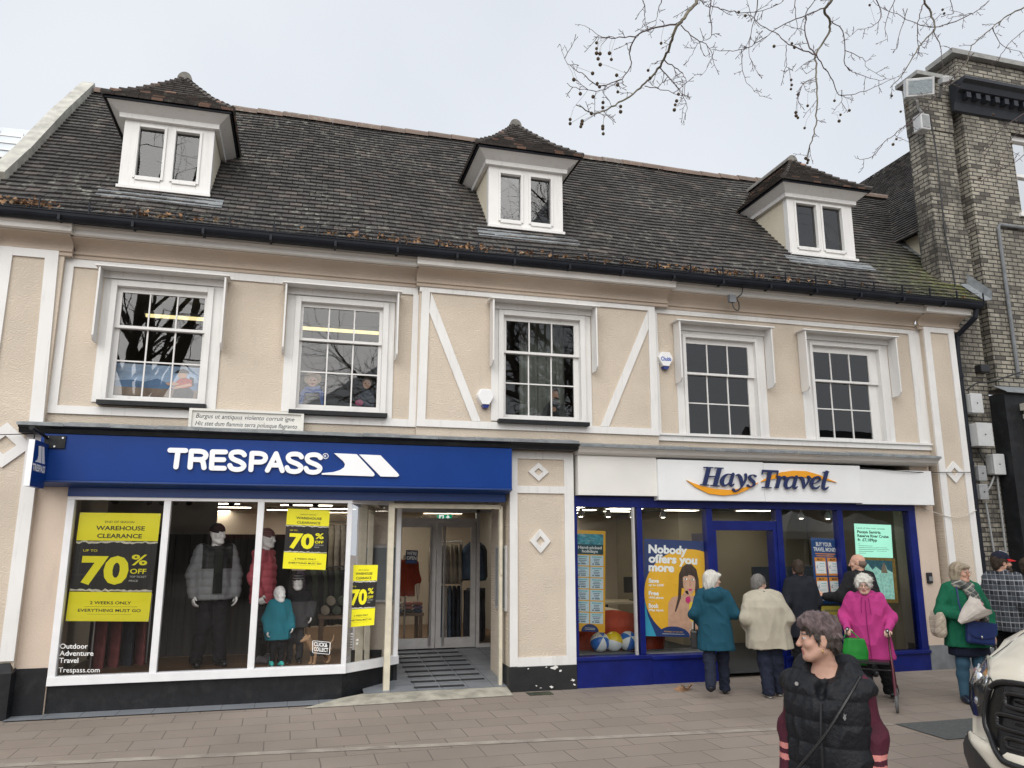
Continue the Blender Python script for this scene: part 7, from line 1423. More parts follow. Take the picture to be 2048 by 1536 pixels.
    def shoes(s, m, sole=None, boot=0, yaw={}):
        for S in 'LR':
            a = s.J['an' + S]; t = s.toe(S, yaw.get(S, 0)); t = np.array([t[0], t[1], max(.035, t[2])]); k = s.k; f = Field(.006); hl = a + np.array([0, .035, -.045]) * k; f.chain([hl, (hl + t) / 2 + np.array([0, 0, .012 * k]), t], [.040 * k, .043 * k, .034 * k], .02)
            if boot: f.cap(a + np.array([0, .005, boot]), a - np.array([0, -.01, .03]), .055 * k, .05 * k, .03)
            f.cut((0, 0, -1), -max(.004, min(hl[2], t[2]) - .04)); pk = None
            if sole: z0 = min(hl[2], t[2]) - .012; pk = lambda P, z0=z0: (P[:, 2] < z0).astype(int)
            field_obj('shoe', f, [m, sole] if sole else m, s.t, pick=pk)
    def hair(s, m, build, noise_=.006, freq=60, seed=2, st=(1, 1, .35), name='hair', pick=None, h=None, strands=(700, .045, .0013)):
        f = Field(h or s.h * .85); build(f); o = field_obj(name, f, m, s.t, folds=noise_, seed=seed, ffreq=freq, fst=st, pick=pick)
        if strands: s.strands(o, m if isinstance(m, (list, tuple)) else [m], *strands)
        return o
    def strands(s, o, mats, n, L, w, lift=.25, crown=.4):
        """loose locks lying over the hair mass, combed back and down from the crown"""
        r = random.Random(n); ps = o.data.polygons; g = G(); hd = Vector(s.J['head']); M = Matrix(s.Mh.tolist()); Mi = M.transposed()
        for _ in range(n):
            p = ps[r.randrange(len(ps))]; c = p.center.copy(); nn = p.normal.copy(); q = Mi @ (c - hd)
            d = M @ Vector((q.x * 3, .10 - q.z * .2 + r.uniform(-.05, .05), -.10 + r.uniform(-.05, .02))) if q.z > .06 else M @ Vector((r.uniform(-.03, .03), .035 + r.uniform(-.03, .03), -.1))
            d = d + Vector((r.gauss(0, 1), r.gauss(0, 1), r.gauss(0, 1))) * .03; d = (d - nn * d.dot(nn)).normalized(); sd = d.cross(nn) * w * r.uniform(.6, 1.3); l = L * r.uniform(.5, 1.3); b = r.uniform(-.25, .25); pts = [c + nn * .0006]
            for k in (1, 2, 3): pts.append(c + (d + sd.normalized() * b * k / 3) * l * k / 3 + nn * (l * lift * math.sin(k / 3 * 2.4) * r.uniform(.3, 1) + .0006 - .25 * (l * k / 3) ** 2 / .09))
            g.add([pts[0] - sd, pts[0] + sd, pts[1] + sd, pts[1] - sd, pts[2] + sd * .8, pts[2] - sd * .8, pts[3]], [(0, 1, 2, 3), (3, 2, 4, 5), (5, 4, 6)], p.material_index)
        e = g.build('loose_hair', mats, None, base=False, fix=False); e.parent = s.t
    def glasses(s, m):
        g = G(); 
        for x in (-1, 1):
            c = [s.hp(.031 * x + .021 * math.cos(a), -.104, .008 + .017 * math.sin(a)) for a in [6.2832 * i / 14 for i in range(15)]]; g.tube(c, .0016, 4, cap=False); g.tube([s.hp(.052 * x, -.104, .014), s.hp(.078 * x, -.02, .012), s.hp(.078 * x, .02, .0)], .0016, 4)
        g.tube([s.hp(-.010, -.106, .012), s.hp(0, -.110, .015), s.hp(.010, -.106, .012)], .0016, 4); me = g.build('glasses', m, None, base=False); me.parent = s.t; me.location = (0, 0, 0); return me
    def local(s, g, name, m, smooth=False, parent=None):
        o = g.build(name, m, None, smooth=smooth, base=False); o.parent = parent or s.t; return o
    def to_world(s, p): return Matrix.Translation(s.t.location) @ Matrix.Rotation(s.t.rotation_euler[2], 4, 'Z') @ Vector(p)
def hood_back(P, k, y=.09, z=1.37, r=(.13, .07, .09)): return lambda f: (f.ell((0, y * k, z * k), np.array(r) * k, .04), f.cap((-.09 * k, .0, 1.40 * k), (.09 * k, .0, 1.40 * k), .05 * k, k=.04))
def bob(P, length=-.09, r=.012):
    def b(f):
        hp, q = P.hp, P.hs
        f.ell(hp(0, .026, .036), np.array([.094, .108, .100]) * q, .02, P.Mh)
        for x in (-1, 1): f.ell(hp(.062 * x, .034, -.04), np.array([.036, .062, .085]) * q, .03, P.Mh)
        f.ell(hp(0, .078, -.050), np.array([.080, .050, .095]) * q, .03, P.Mh)
        f.ell(hp(0, -.115, -.030), np.array([.13, .088, .105]) * q, .012, P.Mh, 'sub')
        f.cap(hp(-.045, -.074, .074), hp(.045, -.074, .074), .024 * q, k=.03)
        for x in (-1, 1): f.cap(hp(.066 * x, -.045, .06), hp(.078 * x, -.018, -.01), .017 * q, .010 * q, .02)
    return b
def short(P, back=.0, thick=.0, front=.062):
    def b(f):
        hp, q = P.hp, P.hs
        f.ell(hp(0, .022, .036), np.array([.081 + thick, .101 + thick, .093 + thick]) * q, .02, P.Mh); f.ell(hp(0, .070, -.028), np.array([.064 + thick, .040 + thick, .062]) * q, .03, P.Mh)
        for x in (-1, 1): f.ell(hp(.070 * x, .022, .012), np.array([.014 + thick, .034, .050]) * q, .02, P.Mh)
        f.ell(hp(0, -.112, -.022), np.array([.085, .075, .094]) * q, .014, P.Mh, 'sub')
        for x in (-1, 1): f.ell(hp(.088 * x, .004, -.018), np.array([.022, .026, .034]) * q, .010, P.Mh, 'sub')
    return b
def px(u, v, Y): return (at(u, v, Y).x, Y, 0)
def coat_lv(k, hem, flare=.24, hip=.205, waist=.185, chest=.20, sh=.175, lean=0, fwd=0, dy=.72, top=1.42):
    q = lambda z: (lean * max(0, z - .8), fwd * max(0, z - .8))
    L = [(hem / k, flare, flare * dy), (hem / k + .03, flare, flare * dy), (.90, hip, hip * dy), (1.05, waist, waist * dy), (1.22, chest, chest * .66), (1.33, sh, sh * .62), (1.385, .115, .085), (top, .075, .068)]
    return [(z * k, q(z * k)[0], q(z * k)[1] + .01, a * k, b * k) for z, a, b in L]
M_teal = cloth('teal_coat', (.009, .060, .092)); M_navyt = cloth('navy_trousers', (.014, .018, .034)); M_blk = cloth('black_cloth', (.010, .010, .012)); M_blks = mat('black_leather', (.012, .012, .013), .4, .2, 20)
M_wh = cloth('white_hair', (.62, .60, .55), scale=30, var=.2, bscale=60, bump=.3, rough=.6, stretch=(3, 3, .6)); M_gh = cloth('grey_hair', (.20, .19, .18), scale=40, var=.35, bump=.3, rough=.65, stretch=(3, 3, .6)); M_bh = cloth('brown_hair', (.055, .038, .028), scale=40, var=.35, bump=.3, rough=.6)
M_stub = cloth('shaved_hair', (.17, .12, .095), scale=60, var=.15, bump=.1)
GLS = mat('spectacle_frame', (.05, .04, .04), .3, 0)
# woman in the teal coat
P = Person('person in a teal hooded coat with white bobbed hair, walking towards the shop door', px(1425, 1160, -1.02), R(150), 1.56, (R(-66), R(4), 0), 1.02,
           J=dict(anL=(.085, .27, .19), knL=(.085, .06, .47), anR=(-.085, -.17, .085), knR=(-.085, -.12, .46), elL=(.27, .05, 1.02), wrL=(.19, -.16, .87), elR=(-.27, .02, 1.03), wrR=(-.20, -.20, .98)))
P.body(SKP, brow=BROWP); P.trousers(M_navyt, (.098, .080, .072)); P.shoes(M_blks)
P.jacket(M_teal, coat_lv(P.k, .57, .255, .225, .20, .205, .18), (.072, .064, .050), extra=hood_back(P, P.k, .115, 1.33, (.135, .075, .10)), folds=.007, seed=4, name='coat')
P.hair(M_wh, bob(P), .006, 70, 5); P.glasses(GLS)
hb = thing('handbag', 'black handbag hanging at the hip of the person in the teal coat', 'handbag', P.to_world((.27, -.10, .55))); g = G(); M = Matrix.Translation(P.to_world((.27, -.10, .70))) @ Matrix.Rotation(R(150), 4, 'Z'); g.box(-.05, .05, -.12, .12, -.13, .10); g.xform(M); g.build('body', M_blks, hb, bevel=.02)
g = G(); g.tube(bez([P.to_world((.27, -.02, .79)), P.to_world((.25, .0, 1.05)), P.to_world((.20, .02, 1.30)), P.to_world((.25, -.16, 1.05)), P.to_world((.27, -.19, .79))]), .009, 6); g.build('strap', M_blks, hb)
# man in the beige jacket
P = Person('person in a loose beige jacket and dark trousers, seen from behind arm in arm', px(1530, 1172, -1.26), R(165), 1.53, (R(-58), R(6), R(-3)), 1.06, J=dict(head=(.06, -.06, 1.405), neck=(.05, .0, 1.285), shL=(.215, .02, 1.22), shR=(-.125, .02, 1.235), elL=(.30, .06, .98), wrL=(.24, -.12, .84), elR=(-.25, .07, .98), wrR=(-.22, -.06, .80), anR=(-.11, -.05, .085), anL=(.06, .08, .085), knL=(.07, .02, .45)))
M_bei = cloth('beige_jacket', (.40, .365, .29)); P.body(SKP, brow=BROWP); P.trousers(M_navyt, (.105, .092, .082), seed=8); P.shoes(mat('black_trainer', (.012, .012, .013), .6, .2), mat('white_sole', (.7, .7, .68), .6, .05))
k = P.k; P.jacket(M_bei, [(.60, -.02, .0, .30, .20), (.64, -.015, .0, .30, .20), (.80, .0, .01, .275, .20), (.98, .02, .02, .25, .19), (1.12, .035, .03, .24, .175), (1.21, .045, .03, .21, .14), (1.265, .05, .02, .13, .10), (1.30, .05, .01, .08, .075)], (.088, .082, .062), extra=lambda f: f.cap((-.06, .0, 1.29), (.16, .0, 1.28), .05, k=.05), folds=.009, seed=11, ffreq=26, p=2.5)
P.jacket(M_blk, [(1.24, .05, .0, .082, .078), (1.305, .05, -.005, .076, .072), (1.32, .05, -.01, .07, .066)], noarms=True, folds=.002, name='collar')
P.hair(M_gh, short(P, thick=.002), .003, 90, 6); P.glasses(GLS)
# man in the long black overcoat
P = Person('person in a long black overcoat with short brown hair, back turned, by the money poster', px(1597, 1142, -.30), R(178), 1.68, (R(-20), R(6), 0), 1.0, J=dict(elL=(.27, .05, 1.08), wrL=(.27, -.02, .84), elR=(-.25, .02, 1.08), wrR=(-.20, -.14, .95)))
P.body(SK); P.trousers(M_blk); P.shoes(M_blks); P.jacket(cloth('black_overcoat', (.012, .014, .020)), coat_lv(P.k, .60, .25, .235, .225, .225, .195), (.078, .070, .058), extra=lambda f: f.cap((-.05, .01, 1.44), (.05, .01, 1.44), .055, k=.04), folds=.007, seed=15, name='overcoat'); P.hair(M_bh, short(P), .003, 90, 7)
# bald man at the right-hand window
P = Person('bald person in a black jacket reading the lit screen in the right window', px(1716, 1128, -.30), R(185), 1.76, (R(38), R(8), 0), 1.03, J=dict(elL=(.33, -.06, 1.14), wrL=(.44, -.26, 1.14)))
P.body(SK, hands={'L': ((.3, -.6, .5), (.3, -.8, 0), .35)}); P.trousers(M_blk); P.shoes(M_blks); P.jacket(cloth('black_jacket', (.014, .014, .016)), coat_lv(P.k, .80, .245, .24, .235, .235, .205), (.084, .074, .060), extra=lambda f: f.cap((-.05, .01, 1.48), (.05, .01, 1.48), .06, k=.04), folds=.009, seed=17)
def crop(f):
    hp, q = P.hp, P.hs
    f.ell(hp(0, .055, -.02), np.array([.076, .060, .058]) * q, .02, P.Mh)
    for x in (-1, 1): f.ell(hp(.062 * x, .02, -.005), np.array([.016, .045, .035]) * q, .02, P.Mh); f.ell(hp(.088 * x, .004, -.018), np.array([.022, .026, .034]) * q, .010, P.Mh, 'sub')
P.hair(M_stub, crop, .001, 90, 7, strands=None)
# woman in pink pushing the rollator
M_pink = cloth('magenta_coat', (.43, .042, .20), var=.1)
P = Person('person in a bright pink coat with curly white hair', px(1729, 1180, -1.72), R(-41), 1.53, (R(-2), R(6), 0), 1.04, J=dict(head=(0, -.06, 1.40), neck=(0, -.02, 1.29), shL=(.165, .0, 1.245), shR=(-.165, .0, 1.245), elL=(.29, .02, 1.0), wrL=(.225, -.27, .865), elR=(-.29, .02, 1.0), wrR=(-.225, -.27, .865), anL=(.20, .20, .10), knL=(.15, .06, .45), anR=(-.08, -.06, .085)))
PINK = P; P.body(SKP, brow=BROWP, hands={'L': ((.0, -1, -.15), (0, -.2, -1), .75), 'R': ((.0, -1, -.15), (0, -.2, -1), .75)}); P.trousers(M_blk, (.105, .10, .095), seed=9); P.shoes(M_blks)
P.jacket(M_pink, [(.50, .02, .02, .285, .215), (.53, .02, .02, .285, .215), (.72, .01, .02, .255, .20), (.92, .0, .02, .225, .18), (1.08, 0, .01, .215, .16), (1.20, 0, .0, .19, .125), (1.265, 0, -.01, .115, .09), (1.30, 0, -.015, .085, .075)], (.072, .066, .052), extra=lambda f: (f.ell((0, .06, 1.27), (.14, .08, .07), .04), f.cap((-.08, -.06, 1.27), (.08, -.06, 1.27), .028, k=.03)), folds=.007, seed=21, ffreq=28, name='coat')
g = G(); g.tube(bez([(0, -.095, 1.25), (.0, -.165, 1.10), (0, -.19, .92), (.01, -.21, .72), (.02, -.22, .52)]), .0045, 5); g.tube(bez([(-.035, -.10, 1.26), (-.05, -.17, 1.16), (-.052, -.18, 1.06)]), .004, 5); g.tube(bez([(.035, -.10, 1.26), (.05, -.17, 1.16), (.055, -.18, 1.04)]), .004, 5); P.local(g, 'zip_and_cords', cloth('dark_pink_trim', (.20, .01, .09)))
def curls(f):
    hp, q = P.hp, P.hs; f.ell(hp(0, .02, .034), np.array([.098, .112, .104]) * q, .02, P.Mh); r = random.Random(3)
    for i in range(90):
        a, b = r.uniform(0, 6.28), r.uniform(-.5, 1.4); f.ell(hp(.095 * math.cos(a) * math.cos(b), .02 + .108 * math.sin(a) * math.cos(b), .034 + .098 * math.sin(b)), np.array([.020, .020, .018]) * q, .022)
    f.ell(hp(0, -.112, -.022), np.array([.064, .075, .078]) * q, .014, P.Mh, 'sub')
P.hair(M_wh, curls, .004, 90, 8); P.glasses(GLS)
rol = thing('rollator', 'dark red rollator walking frame pushed by the person in pink', 'walking frame', P.to_world((0, -.45, 0))); rol.rotation_euler = (0, 0, R(-41)); M_maroon = mat('maroon_tube', (.085, .012, .022), .35, .1, 10); M_rub = mat('grey_rubber_tyre', (.11, .11, .11), .8, .15)
def rl_(g, n, m, parent=None, smooth=True): o = g.build(n, m, None, smooth=smooth, base=False); o.parent = parent or rol; return o
for sx in (-1, 1):
    g = G(); g.tube(bez([(.235 * sx, .17, .80), (.24 * sx, .13, .62), (.25 * sx, -.05, .38), (.255 * sx, -.25, .20), (.255 * sx, -.30, .14)], 6), .0145, 8); g.tube(bez([(.245 * sx, .10, .55), (.26 * sx, .25, .30), (.265 * sx, .33, .12)], 6), .0145, 8); g.tube([(.26 * sx, .27, .24), (.255 * sx, -.22, .22)], .011, 8); rl_(g, 'side_frame', M_maroon)
    g = G(); g.tube([(.235 * sx, .17, .66), (.232 * sx, .178, .86)], .0125, 8); g.tube(bez([(.232 * sx, .178, .86), (.230 * sx, .15, .875), (.228 * sx, .06, .87)]), .014, 8); rl_(g, 'handle_post', M_steel)
    g = G(); g.tube([(.228 * sx, .19, .872), (.228 * sx, .08, .872)], .021, 10); rl_(g, 'grip', M_blks)
    g = G(); g.tube(bez([(.235 * sx, .05, .86), (.24 * sx, .02, .82), (.24 * sx, .11, .79), (.236 * sx, .2, .80)]), .008, 6); rl_(g, 'brake_lever', M_blks)
    for y, r in ((-.33, .095), (.35, .095)):
        g = G(); g.lathe([(r * .8, -.016), (r, -.012), (r, .012), (r * .8, .016)], (.262 * sx, y, r), 22, axis='x'); w_ = rl_(g, 'wheel', M_rub); g = G(); g.lathe([(r * .75, -.018), (.02, -.022), (.02, .022), (r * .75, .018)], (.262 * sx, y, r), 16, axis='x'); rl_(g, 'hub', M_gbox, w_)
g = G(); g.tube([(-.25, .0, .42), (.25, .0, .42)], .011, 8); g.box(-.22, .22, -.12, .10, .50, .525); rl_(g, 'seat', M_blks, smooth=False)
gb = thing('shopping_bag', 'bright green shopping bag hanging from the rollator', 'bag', P.to_world((-.16, -.36, .40))); f = Field(.012); f.loft([(.44, 0, 0, .12, .05), (.48, 0, 0, .14, .06), (.62, 0, 0, .145, .05), (.76, 0, 0, .12, .022)], .02, 2.6); o = field_obj('bag_body', f, cloth('green_nylon', (.012, .20, .025), rough=.5), gb, folds=.010, ffreq=18, seed=31); o.location = (0, 0, -.40); o.rotation_euler = (0, 0, R(-41))
g = G(); g.tube(bez([P.to_world((-.27, -.36, .77)), P.to_world((-.22, -.33, .87)), P.to_world((-.10, -.36, .77))]), .008, 5); g.build('bag_handle', MATS['green_nylon'], gb)
# woman in green with the bouquet
M_green = cloth('green_coat', (.008, .115, .060)); M_tights = cloth('blue_tights', (.045, .105, .16), var=.08); M_blond = cloth('ash_blond_hair', (.36, .30, .22), scale=30, var=.25, bump=.3, rough=.55, stretch=(3, 3, .6))
P = Person('person in a green coat and blue tights with a checked scarf, smiling to the right', px(1921, 1150, -2.25), R(-22), 1.68, (R(38), R(2), 0), 1.0, J=dict(elR=(-.30, .0, 1.08), wrR=(-.06, -.26, 1.04), elL=(.29, .06, 1.06), wrL=(.29, -.03, .82), anR=(-.10, .03, .085), anL=(.11, -.06, .085)))
P.body(SK, hands={'R': ((.9, -.1, -.1), (0, 1, .2), .6)}, brow=BROWP); P.shoes(mat('navy_leather', (.012, .018, .035), .4, .2))
f = Field(.010)
for S in 'LR': f.chain([P.J['hip' + S], P.J['kn' + S], (P.J['kn' + S] + P.J['an' + S]) / 2 + np.array([0, .012, .05]), P.J['an' + S] - np.array([0, 0, .02])], [.100, .073, .068, .052], .04)
field_obj('tights', f, M_tights, P.t); f = Field(.010); f.loft([(.56, 0, 0, .235, .165), (.60, 0, 0, .235, .165), (.9, 0, 0, .19, .14)], .02); field_obj('skirt', f, cloth('navy_skirt', (.008, .011, .025)), P.t, folds=.010, ffreq=16, seed=5, fst=(1, 1, .2))
P.jacket(M_green, coat_lv(P.k, .67, .262, .235, .215, .22, .185), (.076, .070, .054), extra=hood_back(P, P.k, .10, 1.36), folds=.008, seed=24, name='coat')
P.hair(M_blond, bob(P, -.06), .005, 70, 9); P.glasses(mat('red_spectacles', (.20, .04, .04), .3, 0))
def checks(name, base, a, b, sc, rot=0):
    m, n, bs = nodes_of(name, .9); t = nd(n, 'TexCoord'); mp = nd(n, 'Mapping'); mp.inputs['Scale'].default_value = (sc,) * 3; mp.inputs['Rotation'].default_value = (0, rot, .1); n.links.new(t.outputs['Object'], mp.inputs['Vector']); sp = nd(n, 'SeparateXYZ'); n.links.new(mp.outputs[0], sp.inputs[0]); c = base
    def stripe(src, period, w0, off):
        q = nd(n, 'Math'); q.operation = 'MULTIPLY_ADD'; q.inputs[1].default_value = 1 / period; q.inputs[2].default_value = off; n.links.new(src, q.inputs[0]); fr = nd(n, 'Math'); fr.operation = 'FRACT'; n.links.new(q.outputs[0], fr.inputs[0]); cp = nd(n, 'Math'); cp.operation = 'LESS_THAN'; cp.inputs[1].default_value = w0; n.links.new(fr.outputs[0], cp.inputs[0]); return cp.outputs[0]
    ad = nd(n, 'Math'); ad.operation = 'ADD'; n.links.new(sp.outputs[0], ad.inputs[0]); n.links.new(sp.outputs[1], ad.inputs[1])
    for src in (ad.outputs[0], sp.outputs[2]):
        for per, w0, off, col, amt in ((1, .42, .0, b, .55), (1, .10, .16, a, .75), (1, .05, .62, a, .6)):
            s_ = stripe(src, per, w0, off); ml = nd(n, 'Math'); ml.operation = 'MULTIPLY'; ml.inputs[1].default_value = amt; n.links.new(s_, ml.inputs[0]); c = mixc(n, ml.outputs[0], c, col)
    n.links.new(c, bs.inputs['Base Color']); return m
M_scarf = checks('checked_scarf', (.11, .115, .11), (.42, .40, .33), (.03, .035, .035), 9, .5)
f = Field(.010); k = P.k
for a in range(0, 360, 30): f.cap((.085 * math.cos(R(a)), -.02 + .075 * math.sin(R(a)), 1.41 + .012 * math.sin(R(a * 2))), (.085 * math.cos(R(a + 30)), -.02 + .075 * math.sin(R(a + 30)), 1.41 + .012 * math.sin(R(a * 2 + 60))), .045, k=.03)
f.chain([(.05, -.12, 1.36), (.09, -.19, 1.20), (.12, -.21, 1.02), (.13, -.21, .84)], [.05, .05, .052, .055], .03); f.chain([(.02, -.13, 1.35), (.05, -.2, 1.20)], [.05, .045], .03); field_obj('scarf', f, M_scarf, P.t, folds=.012, seed=41, ffreq=30)
bq = thing('bouquet', 'bunch of pale pink flowers wrapped in white paper, held by the person in green', 'bouquet', P.to_world((-.10, -.30, .98))); T_ = Matrix.Translation(P.to_world((0, 0, 0))) @ Matrix.Rotation(R(-22), 4, 'Z')
g = G(); ax0, ax1 = Vector((-.20, -.30, .98)), Vector((.10, -.36, 1.26)); d = (ax1 - ax0).normalized(); u_ = d.orthogonal().normalized(); w_ = d.cross(u_); vs = []
for j in range(6):
    for i in range(16): a = 6.2832 * i / 16; r = .025 + .115 * (j / 5) ** .8 * (1 + .10 * math.sin(3 * a + j)); vs.append(T_ @ (ax0 + d * (.34 * j / 5 * (1 + .07 * math.sin(5 * a))) + u_ * r * math.cos(a) * 1.1 + w_ * r * math.sin(a) * .75))
g.add(vs, [(j * 16 + i, j * 16 + (i + 1) % 16, (j + 1) * 16 + (i + 1) % 16, (j + 1) * 16 + i) for j in range(5) for i in range(16)]); g.build('wrapping_paper', mat('white_paper', (.62, .57, .51), .8, .08, 12), bq, fix=False)
M_fl = mat('pink_petals', (.52, .26, .30), .7, .2, 40); rq = random.Random(8)
for i in range(9): g = G(); c = ax0 + d * (.30 + rq.uniform(-.02, .05)) + u_ * rq.uniform(-.07, .07) + w_ * rq.uniform(-.05, .05); g.ball(T_ @ c, rq.uniform(.028, .04), 10, sq=(1, 1, .8)); g.build('flower', M_fl if i % 3 else mat('cream_petals', (.66, .58, .44), .7, .15, 40), bq, smooth=True)
nb_ = thing('handbag', 'royal blue flap handbag across the front of the person in green', 'handbag', P.to_world((.02, -.26, .72))); M_nb = mat('blue_leather', (.012, .028, .12), .45, .12, 12); g = G(); g.box(-.165, .165, -.045, .045, 0, .26); g.xform(T_ @ Matrix.Translation((.04, -.235, .72)) @ Matrix.Rotation(R(6), 4, 'Y')); g.build('body', M_nb, nb_, bevel=.03); g = G(); pts = [(-.168, .27), (.168, .27), (.17, .16)] + [(.17 * math.cos(R(a)), .16 + .085 * math.sin(R(-a))) for a in range(15, 180, 15)] + [(-.17, .16)]; g.prism([(p[0], -.052, p[1]) for p in pts], (0, -.008, 0)); g.xform(T_ @ Matrix.Translation((.04, -.235, .72)) @ Matrix.Rotation(R(6), 4, 'Y')); g.build('flap', M_nb, nb_); g = G(); g.ball((0, -.068, .09), .014, 8, sq=(.8, .5, 1.4)); g.xform(T_ @ Matrix.Translation((.04, -.235, .72))); g.build('clasp', M_steel, nb_, smooth=True)
g = G(); g.tube(bez([P.to_world((-.12, -.24, .96)), P.to_world((-.14, -.20, 1.2)), P.to_world((-.10, -.06, 1.42)), P.to_world((-.12, .13, 1.3))]), .010, 6); g.build('strap', M_nb, nb_)
tb = thing('tote_bag', 'cream woven tote bag hanging at the side of the person in green', 'bag', P.to_world((-.33, .02, .78))); f = Field(.011); f.loft([(0, 0, 0, .05, .12), (.05, 0, 0, .075, .15), (.22, 0, 0, .065, .16), (.30, 0, 0, .03, .15)], .02, 2.8); o = field_obj('bag_body', f, checks('woven_cream', (.50, .44, .35), (.60, .55, .46), (.40, .33, .25), 16, .785), tb, folds=.006, seed=3); o.rotation_euler = (0, 0, R(-22)); g = G()
for dy in (-.05, .06): g.tube(bez([P.to_world((-.33, dy, 1.06)), P.to_world((-.26, dy * .7, 1.28)), P.to_world((-.19, .0, 1.415)), P.to_world((-.24, dy + .06, 1.25)), P.to_world((-.33, dy + .05, 1.06))]), .009, 6)
g.build('handles', MATS['woven_cream'], tb)
# man in the checked shirt and cap
M_plaid = checks('plaid_shirt', (.018, .022, .030), (.36, .37, .39), (.07, .08, .095), 7.5, 0)
P = Person('person in a dark plaid shirt and navy and red baseball cap, bearded, looking right', px(2004, 1145, -1.95), R(98), 1.80, (R(-26), R(2), 0), 1.03, J=dict(elL=(.28, .0, 1.16), wrL=(.27, -.16, .97), elR=(-.29, .05, 1.16), wrR=(-.28, -.06, .92)))
P.body(SK); P.trousers(M_blk); P.shoes(M_blks); P.jacket(M_plaid, coat_lv(P.k, .80, .225, .22, .215, .225, .20), (.082, .074, .060), extra=lambda f: f.cap((-.05, .01, 1.53), (.05, .01, 1.53), .055, k=.04), folds=.008, seed=27, name='shirt'); P.hair(M_bh, short(P), .003, 90, 3)
def beard(f):
    hp, q = P.hp, P.hs; f.ell(hp(0, -.062, -.085), np.array([.050, .050, .050]) * q, .02, P.Mh); f.cap(hp(-.056, -.03, -.06), hp(.056, -.03, -.06), .026 * q, k=.02); f.cap(hp(-.024, -.096, -.040), hp(.024, -.096, -.040), .009 * q, k=.012); f.cap(hp(-.022, -.115, -.0575), hp(.022, -.115, -.0575), .010 * q, k=.01, op='sub')
P.hair(M_bh, beard, .003, 120, 4, name='beard', strands=(300, .02, .001))
def cap_(f):
    hp, q = P.hp, P.hs; f.ell(hp(0, .012, .052), np.array([.088, .106, .088]) * q, .02, P.Mh); n = P.Mh @ np.array([0, .05, -1.0]); n /= np.linalg.norm(n); f.cut(n, float(n @ P.hp(0, 0, .045)))
P.hair(cloth('navy_cap', (.010, .013, .028)), cap_, 0, name='cap', strands=None); g = G(); vs = []
for i in range(13):
    a = R(200 + 140 * i / 12)
    for r, z in ((1.0, .046), (1.75, .030)): vs.append(P.hp(.086 * math.cos(a) * (1 if r < 1.1 else .95), .012 + .104 * math.sin(a) * (1 if r < 1.1 else 1.72), z - (.012 * math.cos(a) ** 2 if r > 1.1 else 0)))
g.add([Vector(v) for v in vs] + [Vector(v) + Vector((0, 0, -.006)) for v in vs], [(2 * i, 2 * i + 2, 2 * i + 3, 2 * i + 1) for i in range(12)] + [(26 + 2 * i, 26 + 2 * i + 1, 26 + 2 * i + 3, 26 + 2 * i + 2) for i in range(12)] + [(2 * i + 1, 2 * i + 3, 26 + 2 * i + 3, 26 + 2 * i + 1) for i in range(12)]); P.local(g, 'cap_peak', cloth('red_peak', (.50, .018, .022)), True)
g = G(); g.tube([P.hp(.0, -.088, .09), P.hp(0, -.05, .128), P.hp(0, .01, .143)], .005, 6); g.poly([tuple(P.hp(.07 * c, -.094 + .03 * abs(c), .075)) for c in (-.3, .3)] + [tuple(P.hp(.07 * c, -.08 + .03 * abs(c), .105)) for c in (.3, -.3)]); P.local(g, 'cap_emblem', mat('cap_white', (.7, .7, .7), .6, 0))
# figure half out of frame at the right edge
P = Person('person in a dark jacket mostly hidden behind the plaid shirt at the right edge', px(2062, 1160, -1.5), R(40), 1.72, (R(-10), 0, 0), 1.0); P.body(SK); P.trousers(M_blk); P.shoes(M_blks); P.jacket(cloth('dark_jacket', (.018, .019, .022)), coat_lv(P.k, .78, .23, .22, .215, .22, .19), (.08, .07, .058), seed=33); P.hair(M_bh, short(P, thick=.004), .003, 90, 3)
# woman in the gilet, close to the camera
M_gil = cloth('black_gilet', (.007, .008, .011), rough=.62, bump=.35, bscale=45, spec=.3); M_mar = cloth('maroon_velour', (.065, .012, .024), rough=.75, scale=9, var=.3); M_stripe = cloth('pink_stripe', (.52, .20, .18)); M_ph = cloth('purple_tinted_hair', (.165, .122, .122), scale=26, var=.35, bump=.4, bscale=90, rough=.55, stretch=(2, 2, .7)); M_gsh = cloth('grey_brown_hair', (.085, .07, .062), scale=26, var=.4, bump=.4, bscale=90, rough=.6, stretch=(2, 2, .7))
loc = at(1640, 1285, -6.9); P = Person('person in a black quilted gilet with short purple tinted hair, looking left', (loc.x + .02, -6.9, 0), R(-50), 1.585, (R(-66), R(3), 0), .985, h=.0048, J=dict(head=(-.015, -.03, 1.458), elL=(.205, .03, 1.0), elR=(-.205, .03, 1.0), wrL=(.21, -.05, .78), wrR=(-.21, -.06, .78), shL=(.155, .01, 1.24), shR=(-.155, .01, 1.24), neck=(0, .01, 1.33)))
FG = P; P.body(skin_mat('weathered_skin', (.50, .30, .225)), hands={'L': ((.05, -.1, -1), (-1, 0, 0), .4), 'R': ((-.05, -.1, -1), (1, 0, 0), .4)}); P.trousers(M_blk); P.shoes(M_blks)
def strp(C):
    z = C[:, 2]; o = (np.abs(C[:, 0]) > .15); return ((((z > .915) & (z < .938)) | ((z > .865) & (z < .892))) & o).astype(int)
k = P.k; P.jacket([M_mar, M_stripe], [(.86, 0, 0, .185, .14), (1.0, 0, 0, .18, .135), (1.12, 0, 0, .17, .12), (1.16, 0, 0, .16, .10)], (.062, .056, .050), cuff=.93, folds=.006, seed=51, ffreq=40, name='sweater', h=.0055, pick=strp)
